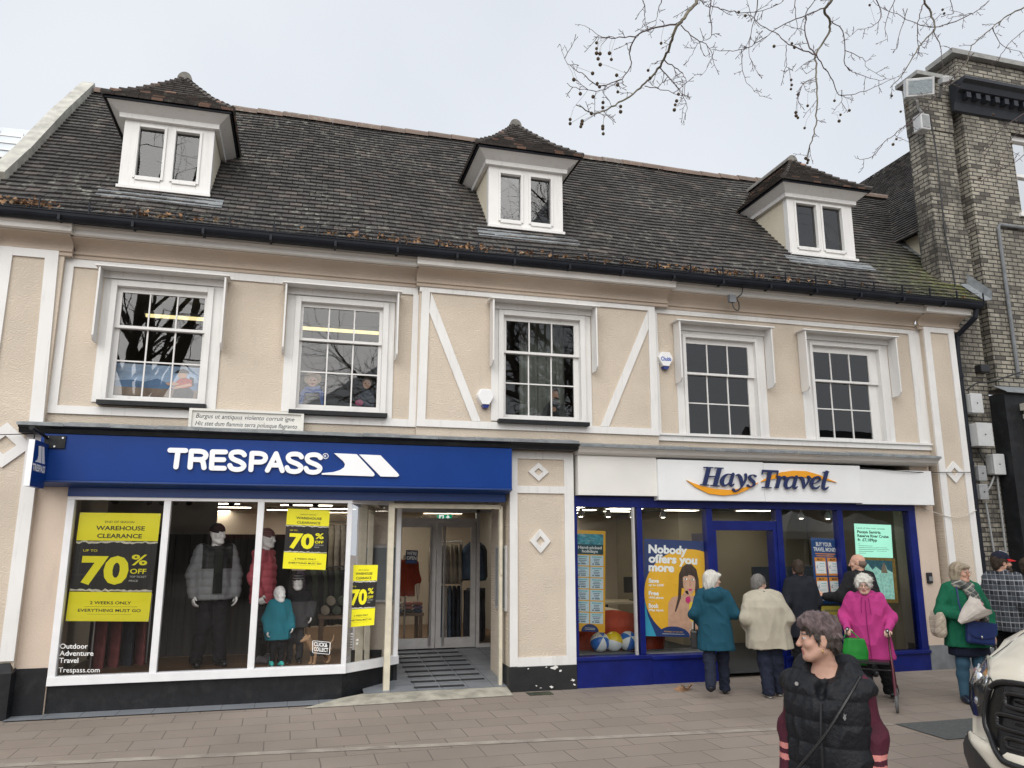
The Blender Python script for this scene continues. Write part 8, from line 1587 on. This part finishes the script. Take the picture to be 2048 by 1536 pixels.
def gil(f):
    f.ell((0, .115, 1.29), (.155, .085, .095), .04); f.cap((-.105, .02, 1.315), (-.03, -.105, 1.20), .042, .030, .03); f.cap((.105, .02, 1.315), (.03, -.105, 1.20), .042, .030, .03)
    f.cap((-.10, .06, 1.33), (.10, .06, 1.33), .045, k=.04); f.ell((0, -.06, 1.345), (.066, .085, .075), .02, None, 'sub'); f.ell((0, -.13, 1.26), (.030, .06, .07), .02, None, 'sub')
    for x in (-1, 1): f.cap((.12 * x, .01, 1.265), (.175 * x, .01, 1.235), .060, .058, .04)
P.jacket(M_gil, [(.60, 0, 0, .222, .185), (.64, 0, 0, .222, .185), (.84, 0, .0, .212, .175), (1.0, 0, 0, .202, .165), (1.14, 0, 0, .205, .160), (1.225, 0, 0, .205, .135), (1.265, 0, .01, .175, .11), (1.30, 0, .02, .11, .085)], noarms=True, extra=gil, quilt=.010, qpitch=.108, folds=.006, ffreq=55, seed=52, name='gilet', h=.0055, p=2.4)
def fgh(f):
    hp, q = P.hp, P.hs; f.ell(hp(0, .020, .040), np.array([.081, .102, .095]) * q, .02, P.Mh); f.cap(hp(-.035, -.062, .092), hp(.035, -.062, .092), .028 * q, k=.04); f.cap(hp(-.03, -.02, .118), hp(.02, .05, .106), .025 * q, k=.04); f.ell(hp(0, .072, -.018), np.array([.062, .040, .060]) * q, .03, P.Mh)
    for x in (-1, 1): f.ell(hp(.070 * x, .030, .012), np.array([.013, .040, .050]) * q, .02, P.Mh)
    f.ell(hp(0, -.105, -.060), np.array([.12, .090, .112]) * q, .012, P.Mh, 'sub')
    for x in (-1, 1): f.cap(hp(.073 * x, -.018, .02), hp(.074 * x, -.014, -.018), .008 * q, .005 * q, .010); f.ell(hp(.096 * x, .010, -.012), np.array([.028, .024, .040]) * q, .008, P.Mh, 'sub')
def hp_pick(C): L = (C - P.J['head']) @ P.Mh / P.hs; return (L[:, 2] < .050 - .35 * L[:, 1] + .012 * np.sin(L[:, 1] * 160)).astype(int)
P.hair([M_ph, M_gsh], fgh, .0055, 80, 12, (1.6, .8, .9), pick=hp_pick, h=.0036, strands=(5200, .022, .0007, .14))
g = G(); c = P.hp(.083, .0, -.042); c = Vector(c); g.tube([c + Vector((0, .009 * math.sin(a), -.009 + .009 * math.cos(a))) for a in [6.2832 * i / 10 for i in range(11)]], .0022, 5, cap=False); c2 = Vector(P.hp(-.083, .0, -.042)); g2 = G(); g2.tube([c2 + Vector((0, .009 * math.sin(a), -.009 + .009 * math.cos(a))) for a in [6.2832 * i / 10 for i in range(11)]], .0022, 5, cap=False); Mgd = mat('gold', (.75, .52, .2), .25, 0, metal=.9); P.local(g, 'earring', Mgd, True); P.local(g2, 'earring', Mgd, True)
g = G(); g.tube(bez([(.005, -.155, 1.17), (.004, -.186, 1.08), (.003, -.20, .98), (.002, -.205, .85), (0, -.21, .64)]), .0055, 6); P.local(g, 'zip', M_blks)
g = G(); g.lathe([(.0095, -.004), (.0095, .002)], (-.115, -.125, 1.245), 10, axis='y'); P.local(g, 'snap_button', M_steel)
g = G(); vs = [(0, 0), (.008, .012), (.004, .018), (.010, .030), (.002, .026), (-.004, .034), (-.004, .02), (-.009, .012)]; g.poly([(.115 + p[0], -.1795 + p[1] * .15, 1.105 + p[1]) for p in vs]); P.local(g, 'emblem', mat('grey_emblem', (.16, .16, .16), .5, 0))
sbg = thing('shoulder_bag', 'thin black bag strap slung across the quilted gilet, its small bag at the hip', 'bag', P.to_world((-.26, -.08, .62))); g = G(); pts = [(.17, -.03, 1.29), (.12, -.14, 1.19), (.02, -.20, 1.03), (-.10, -.215, .88), (-.2, -.19, .76), (-.265, -.10, .70)]; g.tube(bez([P.to_world(p) for p in pts]), .008, 6); g.build('strap', M_blks, sbg); g = G(); g.box(-.03, .03, -.10, .10, 0, .15); g.xform(Matrix.Translation(P.to_world((-.30, -.05, .55))) @ Matrix.Rotation(R(-50), 4, 'Z')); g.build('body', M_blks, sbg, bevel=.015)
# ------------------------------------------------------------------ shop-window mannequins
MZ = .365
def mann(label, u, v, Y, theta, H, head, J=None, cat='mannequin', hs=1.0, z=MZ): P = Person(label, (at(u, v, Y).x, Y, z), theta, H, head, hs, h=.0085, J=J, name='mannequin', cat=cat); return P
M_grp = cloth('grey_puffer', (.20, .205, .21), rough=.55); M_dkp = cloth('charcoal_puffer', (.028, .028, .028), rough=.55); M_rose = cloth('rose_puffer', (.44, .10, .12), rough=.55); M_beanie = cloth('dark_beanie', (.025, .025, .026))
def beanie(P, sub=.078):
    def b(f): hp, q = P.hp, P.hs; f.ell(hp(0, .015, .050), np.array([.086, .104, .098]) * q, .02, P.Mh); n = P.Mh @ np.array([0, .25, -1.0]); n /= np.linalg.norm(n); f.cut(n, float(n @ hp(0, -.03, .028)))
    return b
P = mann('adult mannequin in a grey and charcoal puffer jacket and dark beanie in the left window', 434, 1085, .75, R(20), 1.80, (R(25), 0, 0), dict(elL=(.275, .0, 1.16), wrL=(.27, -.10, .90), elR=(-.275, .0, 1.16), wrR=(-.27, -.08, .90), anL=(.13, -.05, .085), anR=(-.15, .02, .085)))
P.body(MANN, mann=True); P.trousers(M_blk, (.105, .085, .078), seed=6); P.shoes(M_blks, boot=.12); P.jacket([M_dkp, M_grp], [(.84, 0, 0, .235, .17), (.88, 0, 0, .235, .17), (1.1, 0, 0, .22, .165), (1.3, 0, 0, .215, .16), (1.42, 0, 0, .18, .13), (1.49, 0, 0, .12, .10), (1.53, 0, 0, .09, .085)], (.088, .078, .062), quilt=.014, qpitch=.10, folds=.004, seed=7, name='puffer_jacket', pick=lambda C: ((C[:, 2] < 1.24) | (np.abs(C[:, 0]) > .195)).astype(int))
g = G(); g.prism([(-.06, -.178, .92), (.06, -.178, .92), (.055, -.145, 1.46), (-.055, -.145, 1.46)], (0, -.012, 0)); P.local(g, 'inner_fleece', cloth('dark_fleece', (.020, .022, .019))); P.hair(M_beanie, beanie(P), .002, 60, 3, name='beanie', strands=None)
P = mann('adult mannequin in a rose pink puffer jacket and bobble hat behind the mullion', 533, 1082, .85, R(72), 1.74, (R(-8), 0, 0), dict(elL=(.27, .05, 1.12), elR=(-.27, .05, 1.12)))
P.body(MANN, mann=True); P.trousers(M_blk, (.095, .066, .055), seed=6); P.shoes(cloth('grey_boot', (.10, .09, .10)), boot=.13); P.jacket(M_rose, [(.78, 0, 0, .215, .165), (.82, 0, 0, .215, .165), (1.05, 0, 0, .20, .155), (1.25, 0, 0, .205, .15), (1.37, 0, 0, .18, .12), (1.44, 0, 0, .11, .09), (1.47, 0, 0, .09, .08)], (.078, .070, .056), quilt=.014, qpitch=.10, folds=.004, seed=8, name='puffer_jacket', extra=lambda f: f.ell((0, .10, 1.42), (.14, .08, .09), .04))
P.hair(checks('knit_hat', (.10, .045, .05), (.40, .32, .30), (.18, .08, .08), 22), beanie(P), .003, 60, 3, name='bobble_hat', strands=None)
M_tealc = cloth('teal_jacket', (.012, .14, .18)); M_aqua = cloth('aqua_boot', (.06, .50, .45))
P = mann('child mannequin in a teal jacket and turquoise boots at the front of the window', 558, 1225, .45, R(12), .97, (R(12), 0, 0), dict(elL=(.165, .0, .60), wrL=(.165, -.08, .49), elR=(-.165, .0, .60), wrR=(-.155, -.08, .45)), hs=1.42)
P.body(MANN, mann=True); P.trousers(M_blk, (.085, .075, .062)); P.shoes(M_aqua, boot=.06); P.jacket(M_tealc, [(.34, 0, 0, .165, .125), (.37, 0, 0, .165, .125), (.55, 0, 0, .145, .11), (.68, 0, 0, .135, .10), (.76, 0, 0, .115, .08), (.80, 0, 0, .075, .065), (.83, 0, 0, .06, .058)], (.085, .080, .066), folds=.006, seed=9, name='jacket', extra=lambda f: f.ell((0, .06, .80), (.10, .06, .06), .03)); P.hair(MANN, short(P, thick=.004), .004, 60, 3, name='moulded_hair', strands=None)
P = mann('child mannequin in a charcoal coat and striped earflap hat behind the teal one', 594, 1205, .70, R(-5), 1.12, (R(10), 0, 0), dict(elL=(.20, .02, .74), wrL=(.20, -.06, .60), elR=(-.20, .02, .74), wrR=(-.20, -.05, .60)), hs=1.3)
P.body(MANN, mann=True); P.trousers(cloth('grey_trousers', (.04, .04, .042)), (.085, .075, .068)); P.shoes(M_blks, boot=.06); P.jacket([cloth('charcoal_jacket', (.05, .05, .052)), M_blk], [(.46, 0, 0, .17, .12), (.50, 0, 0, .17, .12), (.68, 0, 0, .155, .115), (.82, 0, 0, .15, .105), (.89, 0, 0, .13, .085), (.94, 0, 0, .08, .07), (.97, 0, 0, .065, .06)], (.08, .075, .062), folds=.006, seed=10, name='jacket', pick=lambda C: (C[:, 2] > .80).astype(int))
def ear(f): beanie(P)(f); [f.cap(P.hp(.072 * x, .0, .02), P.hp(.062 * x, -.02, -.07), .022 * P.hs, .014 * P.hs, .02) for x in (-1, 1)]
ms, n_, b_ = nodes_of('striped_knit', .9); t_ = nd(n_, 'TexCoord'); wv = nd(n_, 'TexWave', Scale=9.0); wv.bands_direction = 'Z'; n_.links.new(t_.outputs['Object'], wv.inputs['Vector']); n_.links.new(ramp(n_, wv.outputs['Fac'], [(.45, (.03, .03, .033)), (.55, (.22, .21, .21))]), b_.inputs['Base Color']); P.hair(ms, ear, .002, 60, 3, name='striped_hat', strands=None)
P = mann('hooded mannequin in a dark green parka behind the narrow sale poster', 757, 1068, 1.30, R(50), 1.80, (R(10), 0, 0)); P.body(MANN, mann=True); P.trousers(M_blk); P.shoes(M_blks, boot=.1); M_park = cloth('dark_green_parka', (.022, .026, .020)); P.jacket(M_park, coat_lv(P.k, .75, .25, .24, .23, .235, .205), (.088, .078, .062), seed=12, name='parka')
def hood(f): hp, q = P.hp, P.hs; f.ell(hp(0, .025, .025), np.array([.105, .120, .125]) * q, .02, P.Mh); f.ell(hp(0, .03, -.09), np.array([.10, .10, .08]) * q, .03, P.Mh); f.ell(hp(0, -.115, -.01), np.array([.075, .095, .098]) * q, .02, P.Mh, 'sub')
P.hair(M_park, hood, .003, 40, 3, name='hood', strands=None)
P = mann('headless mannequin torso in a rust red top inside the left glass door', 812, 1120, 3.1, R(0), 1.62, (0, 0, 0), z=.25); f = Field(.009); J = P.J; f.loft([(.78, 0, 0, .16, .11), (.95, 0, 0, .15, .11), (1.1, 0, 0, .125, .10), (1.25, 0, 0, .15, .11), (1.36, 0, 0, .13, .085), (1.42, 0, 0, .05, .05), (1.48, 0, 0, .045, .045)], .03)
for S in 'LR': f.chain([J['sh' + S], J['el' + S], J['wr' + S]], [.05, .04, .028], .03); P.hand(f, S, (0, -.1, -1), (-1 if S == 'L' else 1, 0, 0), .3)
field_obj('torso', f, cloth('ivory_mannequin', (.60, .50, .38)), P.t); P.jacket(cloth('rust_top', (.28, .045, .02)), [(.80, 0, 0, .175, .125), (1.1, 0, 0, .15, .12), (1.25, 0, 0, .17, .125), (1.36, 0, 0, .145, .095), (1.40, 0, 0, .08, .06)], (.065, .06, .05), cuff=.1, seed=3, name='top'); g = G(); g.tube([(0, 0, 0), (0, 0, .8)], .014, 8); g.lathe([(.16, 0), (.16, .012), (.02, .03)], (0, 0, 0), 18); P.local(g, 'stand', M_steel)
# toy-sized dog figure in a quilted dog coat at the foot of the window
dg = thing('dog_figure', 'small display dog in a black coat standing by the click and collect sticker', 'display dog', (at(640, 1320, .55).x, .55, MZ)); f = Field(.007)
f.ell((.0, 0, .20), (.15, .068, .075), .03); f.cap((-.12, 0, .22), (-.19, 0, .31), .05, .042, .03); f.ell((-.215, 0, .335), (.055, .045, .045), .02); f.cap((-.24, 0, .325), (-.29, 0, .31), .028, .02, .015)
for y in (-.042, .042): f.ell((-.20, y, .36), (.022, .012, .03), .01); f.chain([(-.10, y, .18), (-.10, y, .10), (-.11, y, .015)], [.03, .02, .017], .02); f.chain([(.10, y, .18), (.075, y, .12), (.12, y, .075), (.105, y, .015)], [.042, .026, .016, .017], .02); f.cap((-.11, y, .014), (-.13, y, .012), .016, k=.01); f.cap((.10, y, .014), (.082, y, .012), .016, k=.01)
f.chain([(.14, 0, .23), (.19, 0, .29), (.20, 0, .35)], [.018, .012, .008], .02); o = field_obj('body', f, cloth('tan_fur', (.30, .19, .11), scale=40), dg, folds=.002, ffreq=60); f = Field(.008); f.loft([(.10, .0, 0, .145, .085), (.20, 0, 0, .150, .082), (.285, 0, 0, .09, .05)], .02); f.cut((0, 0, -1), -.11); field_obj('dog_coat', f, M_dkp, dg, folds=.004)
for c in dg.children: c.rotation_euler = (0, 0, R(30))
# ------------------------------------------------------------------ cream van nosing in from the right
van = thing('van', 'cream white van with a black slatted grille nosing in at the lower right corner', 'van', (4.43, -6.88, 0)); van.rotation_euler = (0, 0, R(-168))
M_van = mat('cream_van_paint', (.74, .69, .58), .25, .03, 2, coat=.6); M_vblk = mat('black_bumper_plastic', (.022, .023, .025), .5, .15, 40, bump=.05, bscale=300); M_gril = mat('gloss_black_plastic', (.010, .010, .011), .25, .1); M_tint = mat('dark_vehicle_glass', (.02, .024, .026), .06, .1)
VZ = [.22, .40, .55, .64, .66, .80, 1.0, 1.08, 1.16, 1.30, 1.42, 2.15, 2.36, 2.45]; VX = [-.10, .0, .03, .02, -.02, -.05, -.10, -.14, -.22, -.55, -.90, -1.60, -1.95, -2.6]; VW = [.90, .95, .97, .97, .96, .97, .98, .98, .97, .95, .93, .84, .78, .72]
def VP(z, sv, off=0):
    def q(z, sv): x = np.interp(z, VZ, VX); w = np.interp(z, VZ, VW); a = abs(sv); x -= (.30 * a ** 3.2 if z < 1.3 else .26 * a ** 3); return Vector((x, w * sv, z - (.05 * a ** 6 if z > 1.1 else 0)))
    p = q(z, sv)
    if off: e = .01; n = (q(z, min(1, sv + e)) - q(z, max(-1, sv - e))).cross(q(z + e, sv) - q(z - e, sv)).normalized(); p += n * off
    return p
def vpart(g, n, m, smooth=False, bevel=0, parent=None):
    o = g.build(n, m, None, smooth=smooth, base=False, bevel=bevel); o.parent = parent or van; return o
def vgrid(z0, z1, nz_, s0, s1, ns, off=0, z0f=None):
    g = G(); zz = [z0 + (z1 - z0) * i / nz_ for i in range(nz_ + 1)]; ss = [s0 + (s1 - s0) * i / ns for i in range(ns + 1)]
    g.add([VP(z, s_, off) for z in zz for s_ in ss], [(i * (ns + 1) + j, i * (ns + 1) + j + 1, (i + 1) * (ns + 1) + j + 1, (i + 1) * (ns + 1) + j) for i in range(nz_) for j in range(ns)]); return g
# shell: nose, bonnet, screen pillar, roof, sides, tail
g = G(); zz = [.64, .66, .72, .80, .90, 1.0, 1.05, 1.08, 1.12, 1.16, 1.20, 1.25, 1.30, 1.36, 1.42, 1.6, 1.9, 2.15, 2.28, 2.36, 2.42, 2.45]; ns = 28; ss = [-1 + 2 * i / ns for i in range(ns + 1)]
vs = [VP(z, s_) for z in zz for s_ in ss]; nv = len(zz); vs += [Vector((-5.4, .72 * s_, 2.45 - .05 * abs(s_) ** 6)) for s_ in ss]
g.add(vs, [(i * (ns + 1) + j, i * (ns + 1) + j + 1, (i + 1) * (ns + 1) + j + 1, (i + 1) * (ns + 1) + j) for i in range(nv) for j in range(ns)])
for sg in (-1, 1):
    e = [VP(z, sg) for z in zz] + [Vector((-5.4, .72 * sg, 2.40))]; L = [Vector((p.x, (.93 if p.z > 1.3 else .97) * sg, min(p.z, 1.30))) for p in e]; L2 = [Vector((p.x, .97 * sg, .34)) for p in e]; n = len(e)
    g.add(e + L + L2, [(i, i + 1, n + i + 1, n + i) for i in range(n - 1)] + [(n + i, n + i + 1, 2 * n + i + 1, 2 * n + i) for i in range(n - 1)])
g.add([(-5.4, -.97, .34), (-5.4, .97, .34), (-5.4, .97, 1.3), (-5.4, .72, 2.40), (-5.4, -.72, 2.40), (-5.4, -.97, 1.3)], [(0, 1, 2, 3, 4, 5)])
b = bmesh.new(); o = vpart(g, 'body', M_van, True); b.from_mesh(o.data); bmesh.ops.remove_doubles(b, verts=b.verts, dist=.0005); bmesh.ops.recalc_face_normals(b, faces=b.faces); b.to_mesh(o.data); b.free()
# bumper: body-colour upper lip and black lower part
bt = lambda s_: float(np.interp(abs(s_), [0, .5, .66, .8, .92, 1], [.50, .505, .53, .60, .638, .65]))
def vband(lo, hi, rows, off, ns=44):
    g = G(); ss = [-1 + 2 * j / ns for j in range(ns + 1)]; g.add([VP(lo(s_) + (hi(s_) - lo(s_)) * i / rows, s_, off) for i in range(rows + 1) for s_ in ss], [(i * (ns + 1) + j, i * (ns + 1) + j + 1, (i + 1) * (ns + 1) + j + 1, (i + 1) * (ns + 1) + j) for i in range(rows) for j in range(ns)]); return g
vpart(vband(lambda s_: .22, bt, 8, .040), 'bumper', M_vblk, True); vpart(vband(lambda s_: bt(s_) - .01, lambda s_: .67, 6, .026), 'bumper_lip', M_van, True)
# grille: black recess, thick rounded bars with hollow centres, frame
GL = [(-.72, 1.0), (-.76, .90), (-.77, .78), (-.72, .70), (-.62, .63), (-.5, .60), (0, .595), (.5, .60), (.62, .63), (.72, .70), (.77, .78), (.76, .90), (.72, 1.0), (.62, 1.045), (.3, 1.055), (0, 1.06), (-.3, 1.055), (-.62, 1.045)]
g = G(); n = 22
for i in range(n):
    a, c = -.76 + 1.52 * i / n, -.76 + 1.52 * (i + 1) / n
    lo = lambda s_: np.interp(abs(s_), [0, .5, .62, .72, .77], [.595, .60, .63, .70, .80]); hi = lambda s_: np.interp(abs(s_), [0, .3, .62, .72, .77], [1.06, 1.055, 1.045, 1.0, .84]); g.add([VP(lo(a), a, .022), VP(lo(c), c, .022), VP(hi(c), c, .022), VP(hi(a), a, .022)], [(0, 1, 2, 3)])
vpart(g, 'grille', M_gril); GR = van.children[-1]
g = G(); ring = [VP(z, s_, .03) for s_, z in GL]; ring += [ring[0]]; g.tube(bez(ring, 4), .020, 8); vpart(g, 'grille_frame', M_gril, True, parent=GR)
for zc, sl in ((.955, .58), (.825, .64), (.70, .58)):
    g = G(); pts = [(-sl, zc), (-sl + .02, zc + .036), (-.4, zc + .040), (0, zc + .042), (.4, zc + .040), (sl - .02, zc + .036), (sl, zc), (sl - .02, zc - .036), (.4, zc - .040), (0, zc - .040), (-.4, zc - .040), (-sl + .02, zc - .036), (-sl, zc)]
    g.tube(bez([VP(z, s_, .042) for s_, z in pts], 5), .0165, 8); vpart(g, 'grille_bar', M_gril, True, parent=GR)
g = G()
for zc in (.955, .825, .70): g.tube([VP(zc, s_, .03) for s_ in [-.52 + 1.04 * i / 14 for i in range(15)]], .008, 6)
for s_ in (-.25, .25): g.tube([VP(.62, s_, .026), VP(1.04, s_, .026)], .006, 5)
vpart(g, 'grille_mesh', M_gril, True, parent=GR)
# headlights
Mrefl = mat('chrome_reflector', (.75, .76, .78), .12, .15, 30, metal=1.0); Mlens = glass('headlight_lens', (.90, .92, .93), 2.2); Mhl = mat('headlight_bowl', (.10, .105, .11), .3, .3, 20)
for sg in (-1, 1):
    out = [(.995, .84), (.93, .79), (.86, .80), (.79, .95), (.775, 1.06), (.82, 1.115), (.90, 1.165), (.965, 1.19), (.999, 1.12), (.999, .98)]; cx, cz = .89, .98
    g = G(); R0 = [VP(z, sg * s_, .004) for s_, z in out]; c = VP(cz, sg * cx, .006); g.add(R0 + [c], [(i, (i + 1) % len(out), len(out)) for i in range(len(out))]); h_ = vpart(g, 'headlight', Mhl)
    g = G(); p = VP(1.02, sg * .875, .012); g.ball(p, .05, 12, sq=(.35, .8, 1.1)); vpart(g, 'lamp_bowl', Mrefl, True, parent=h_); g = G(); p = VP(.885, sg * .90, .012); g.ball(p, .032, 12, sq=(.35, .8, 1.1)); vpart(g, 'lamp_bowl', Mrefl, True, parent=h_)
    g = G(); g.tube([VP(z, sg * s_, .014) for s_, z in ((.80, .97), (.79, 1.05), (.84, 1.115), (.92, 1.165))], .008, 6); g.tube([VP(z, sg * s_, .014) for s_, z in ((.955, .86), (.965, .98), (.97, 1.10))], .010, 6); vpart(g, 'reflector_strip', Mrefl, True, parent=h_)
    g = G(); R1 = [VP(z, sg * s_, .022) for s_, z in out]; c = VP(cz, sg * cx, .040); g.add(R1 + [c] + R0, [(i, (i + 1) % 10, 10) for i in range(10)] + [(i, (i + 1) % 10, 11 + (i + 1) % 10, 11 + i) for i in range(10)]); vpart(g, 'lens', Mlens, False, parent=h_)
    # bonnet shut-line running from the lamp to the grille, and the wing crease
    g = G(); g.tube([VP(z, sg * s_, .001) for s_, z in ((.775, 1.055), (.74, 1.03), (.70, 1.035))], .004, 5); g.tube([VP(z, sg * s_, .001) for s_, z in ((.93, 1.19), (.90, 1.25), (.88, 1.32), (.87, 1.40))], .0035, 5); vpart(g, 'shut_line', M_gril, True)
    g = G(); g.lathe([(.20, -.10), (.345, -.11), (.345, .11), (.20, .10)], (-.98, sg * .86, .345), 28, axis='y'); w_ = vpart(g, 'wheel', M_rub, True); g = G(); g.lathe([(.21, .0), (.20, sg * .108), (.06, sg * .125), (.0, sg * .125)], (-.98, sg * .86, .345), 24, axis='y'); vpart(g, 'rim', M_gbox, True, parent=w_)
    g = G(); g.lathe([(.20, -.10), (.345, -.11), (.345, .11), (.20, .10)], (-4.3, sg * .86, .345), 28, axis='y'); w_ = vpart(g, 'wheel', M_rub, True); g = G(); g.lathe([(.21, .0), (.20, sg * .108), (.06, sg * .125), (.0, sg * .125)], (-4.3, sg * .86, .345), 24, axis='y'); vpart(g, 'rim', M_gbox, True, parent=w_)
    g = G(); g.lathe([(.40, 0), (.40, .003)], (-.98, sg * .972, .345), 28, axis='y'); g.lathe([(.40, 0), (.40, .003)], (-4.3, sg * .972, .345), 28, axis='y'); vpart(g, 'wheel_arch', M_gril)
    g = G(); g.poly([(-1.40, sg * .944, 1.36), (-2.35, sg * .944, 1.36), (-2.35, sg * .80, 2.05), (-1.62, sg * .82, 2.05)]); vpart(g, 'side_window', M_tint)
    g = G(); g.box(-1.80, -1.62, min(sg * .95, sg * 1.12), max(sg * .95, sg * 1.12), 1.36, 1.66); vpart(g, 'mirror', M_vblk, False, .03)
vpart(vgrid(1.47, 2.12, 8, -.90, .90, 20, .006), 'windscreen', M_tint, True)
g = G(); g.tube([VP(1.46, -.75, .02), VP(1.50, -.1, .03), VP(1.56, .35, .03)], .010, 5); g.tube([VP(1.46, .1, .02), VP(1.50, .5, .03), VP(1.56, .8, .03)], .010, 5); vpart(g, 'wiper', M_gril, True); g = G(); g.add([VP(1.325, -.52, .004), VP(1.325, -.40, .004), VP(1.35, -.36, .004), VP(1.35, -.5, .004)], [(0, 1, 2, 3)]); vpart(g, 'washer_vent', M_gril)
g = G(); g.box(.03, .055, -.26, .26, .36, .47); vpart(g, 'number_plate', mat('plate_white', (.7, .7, .68), .4, .05))
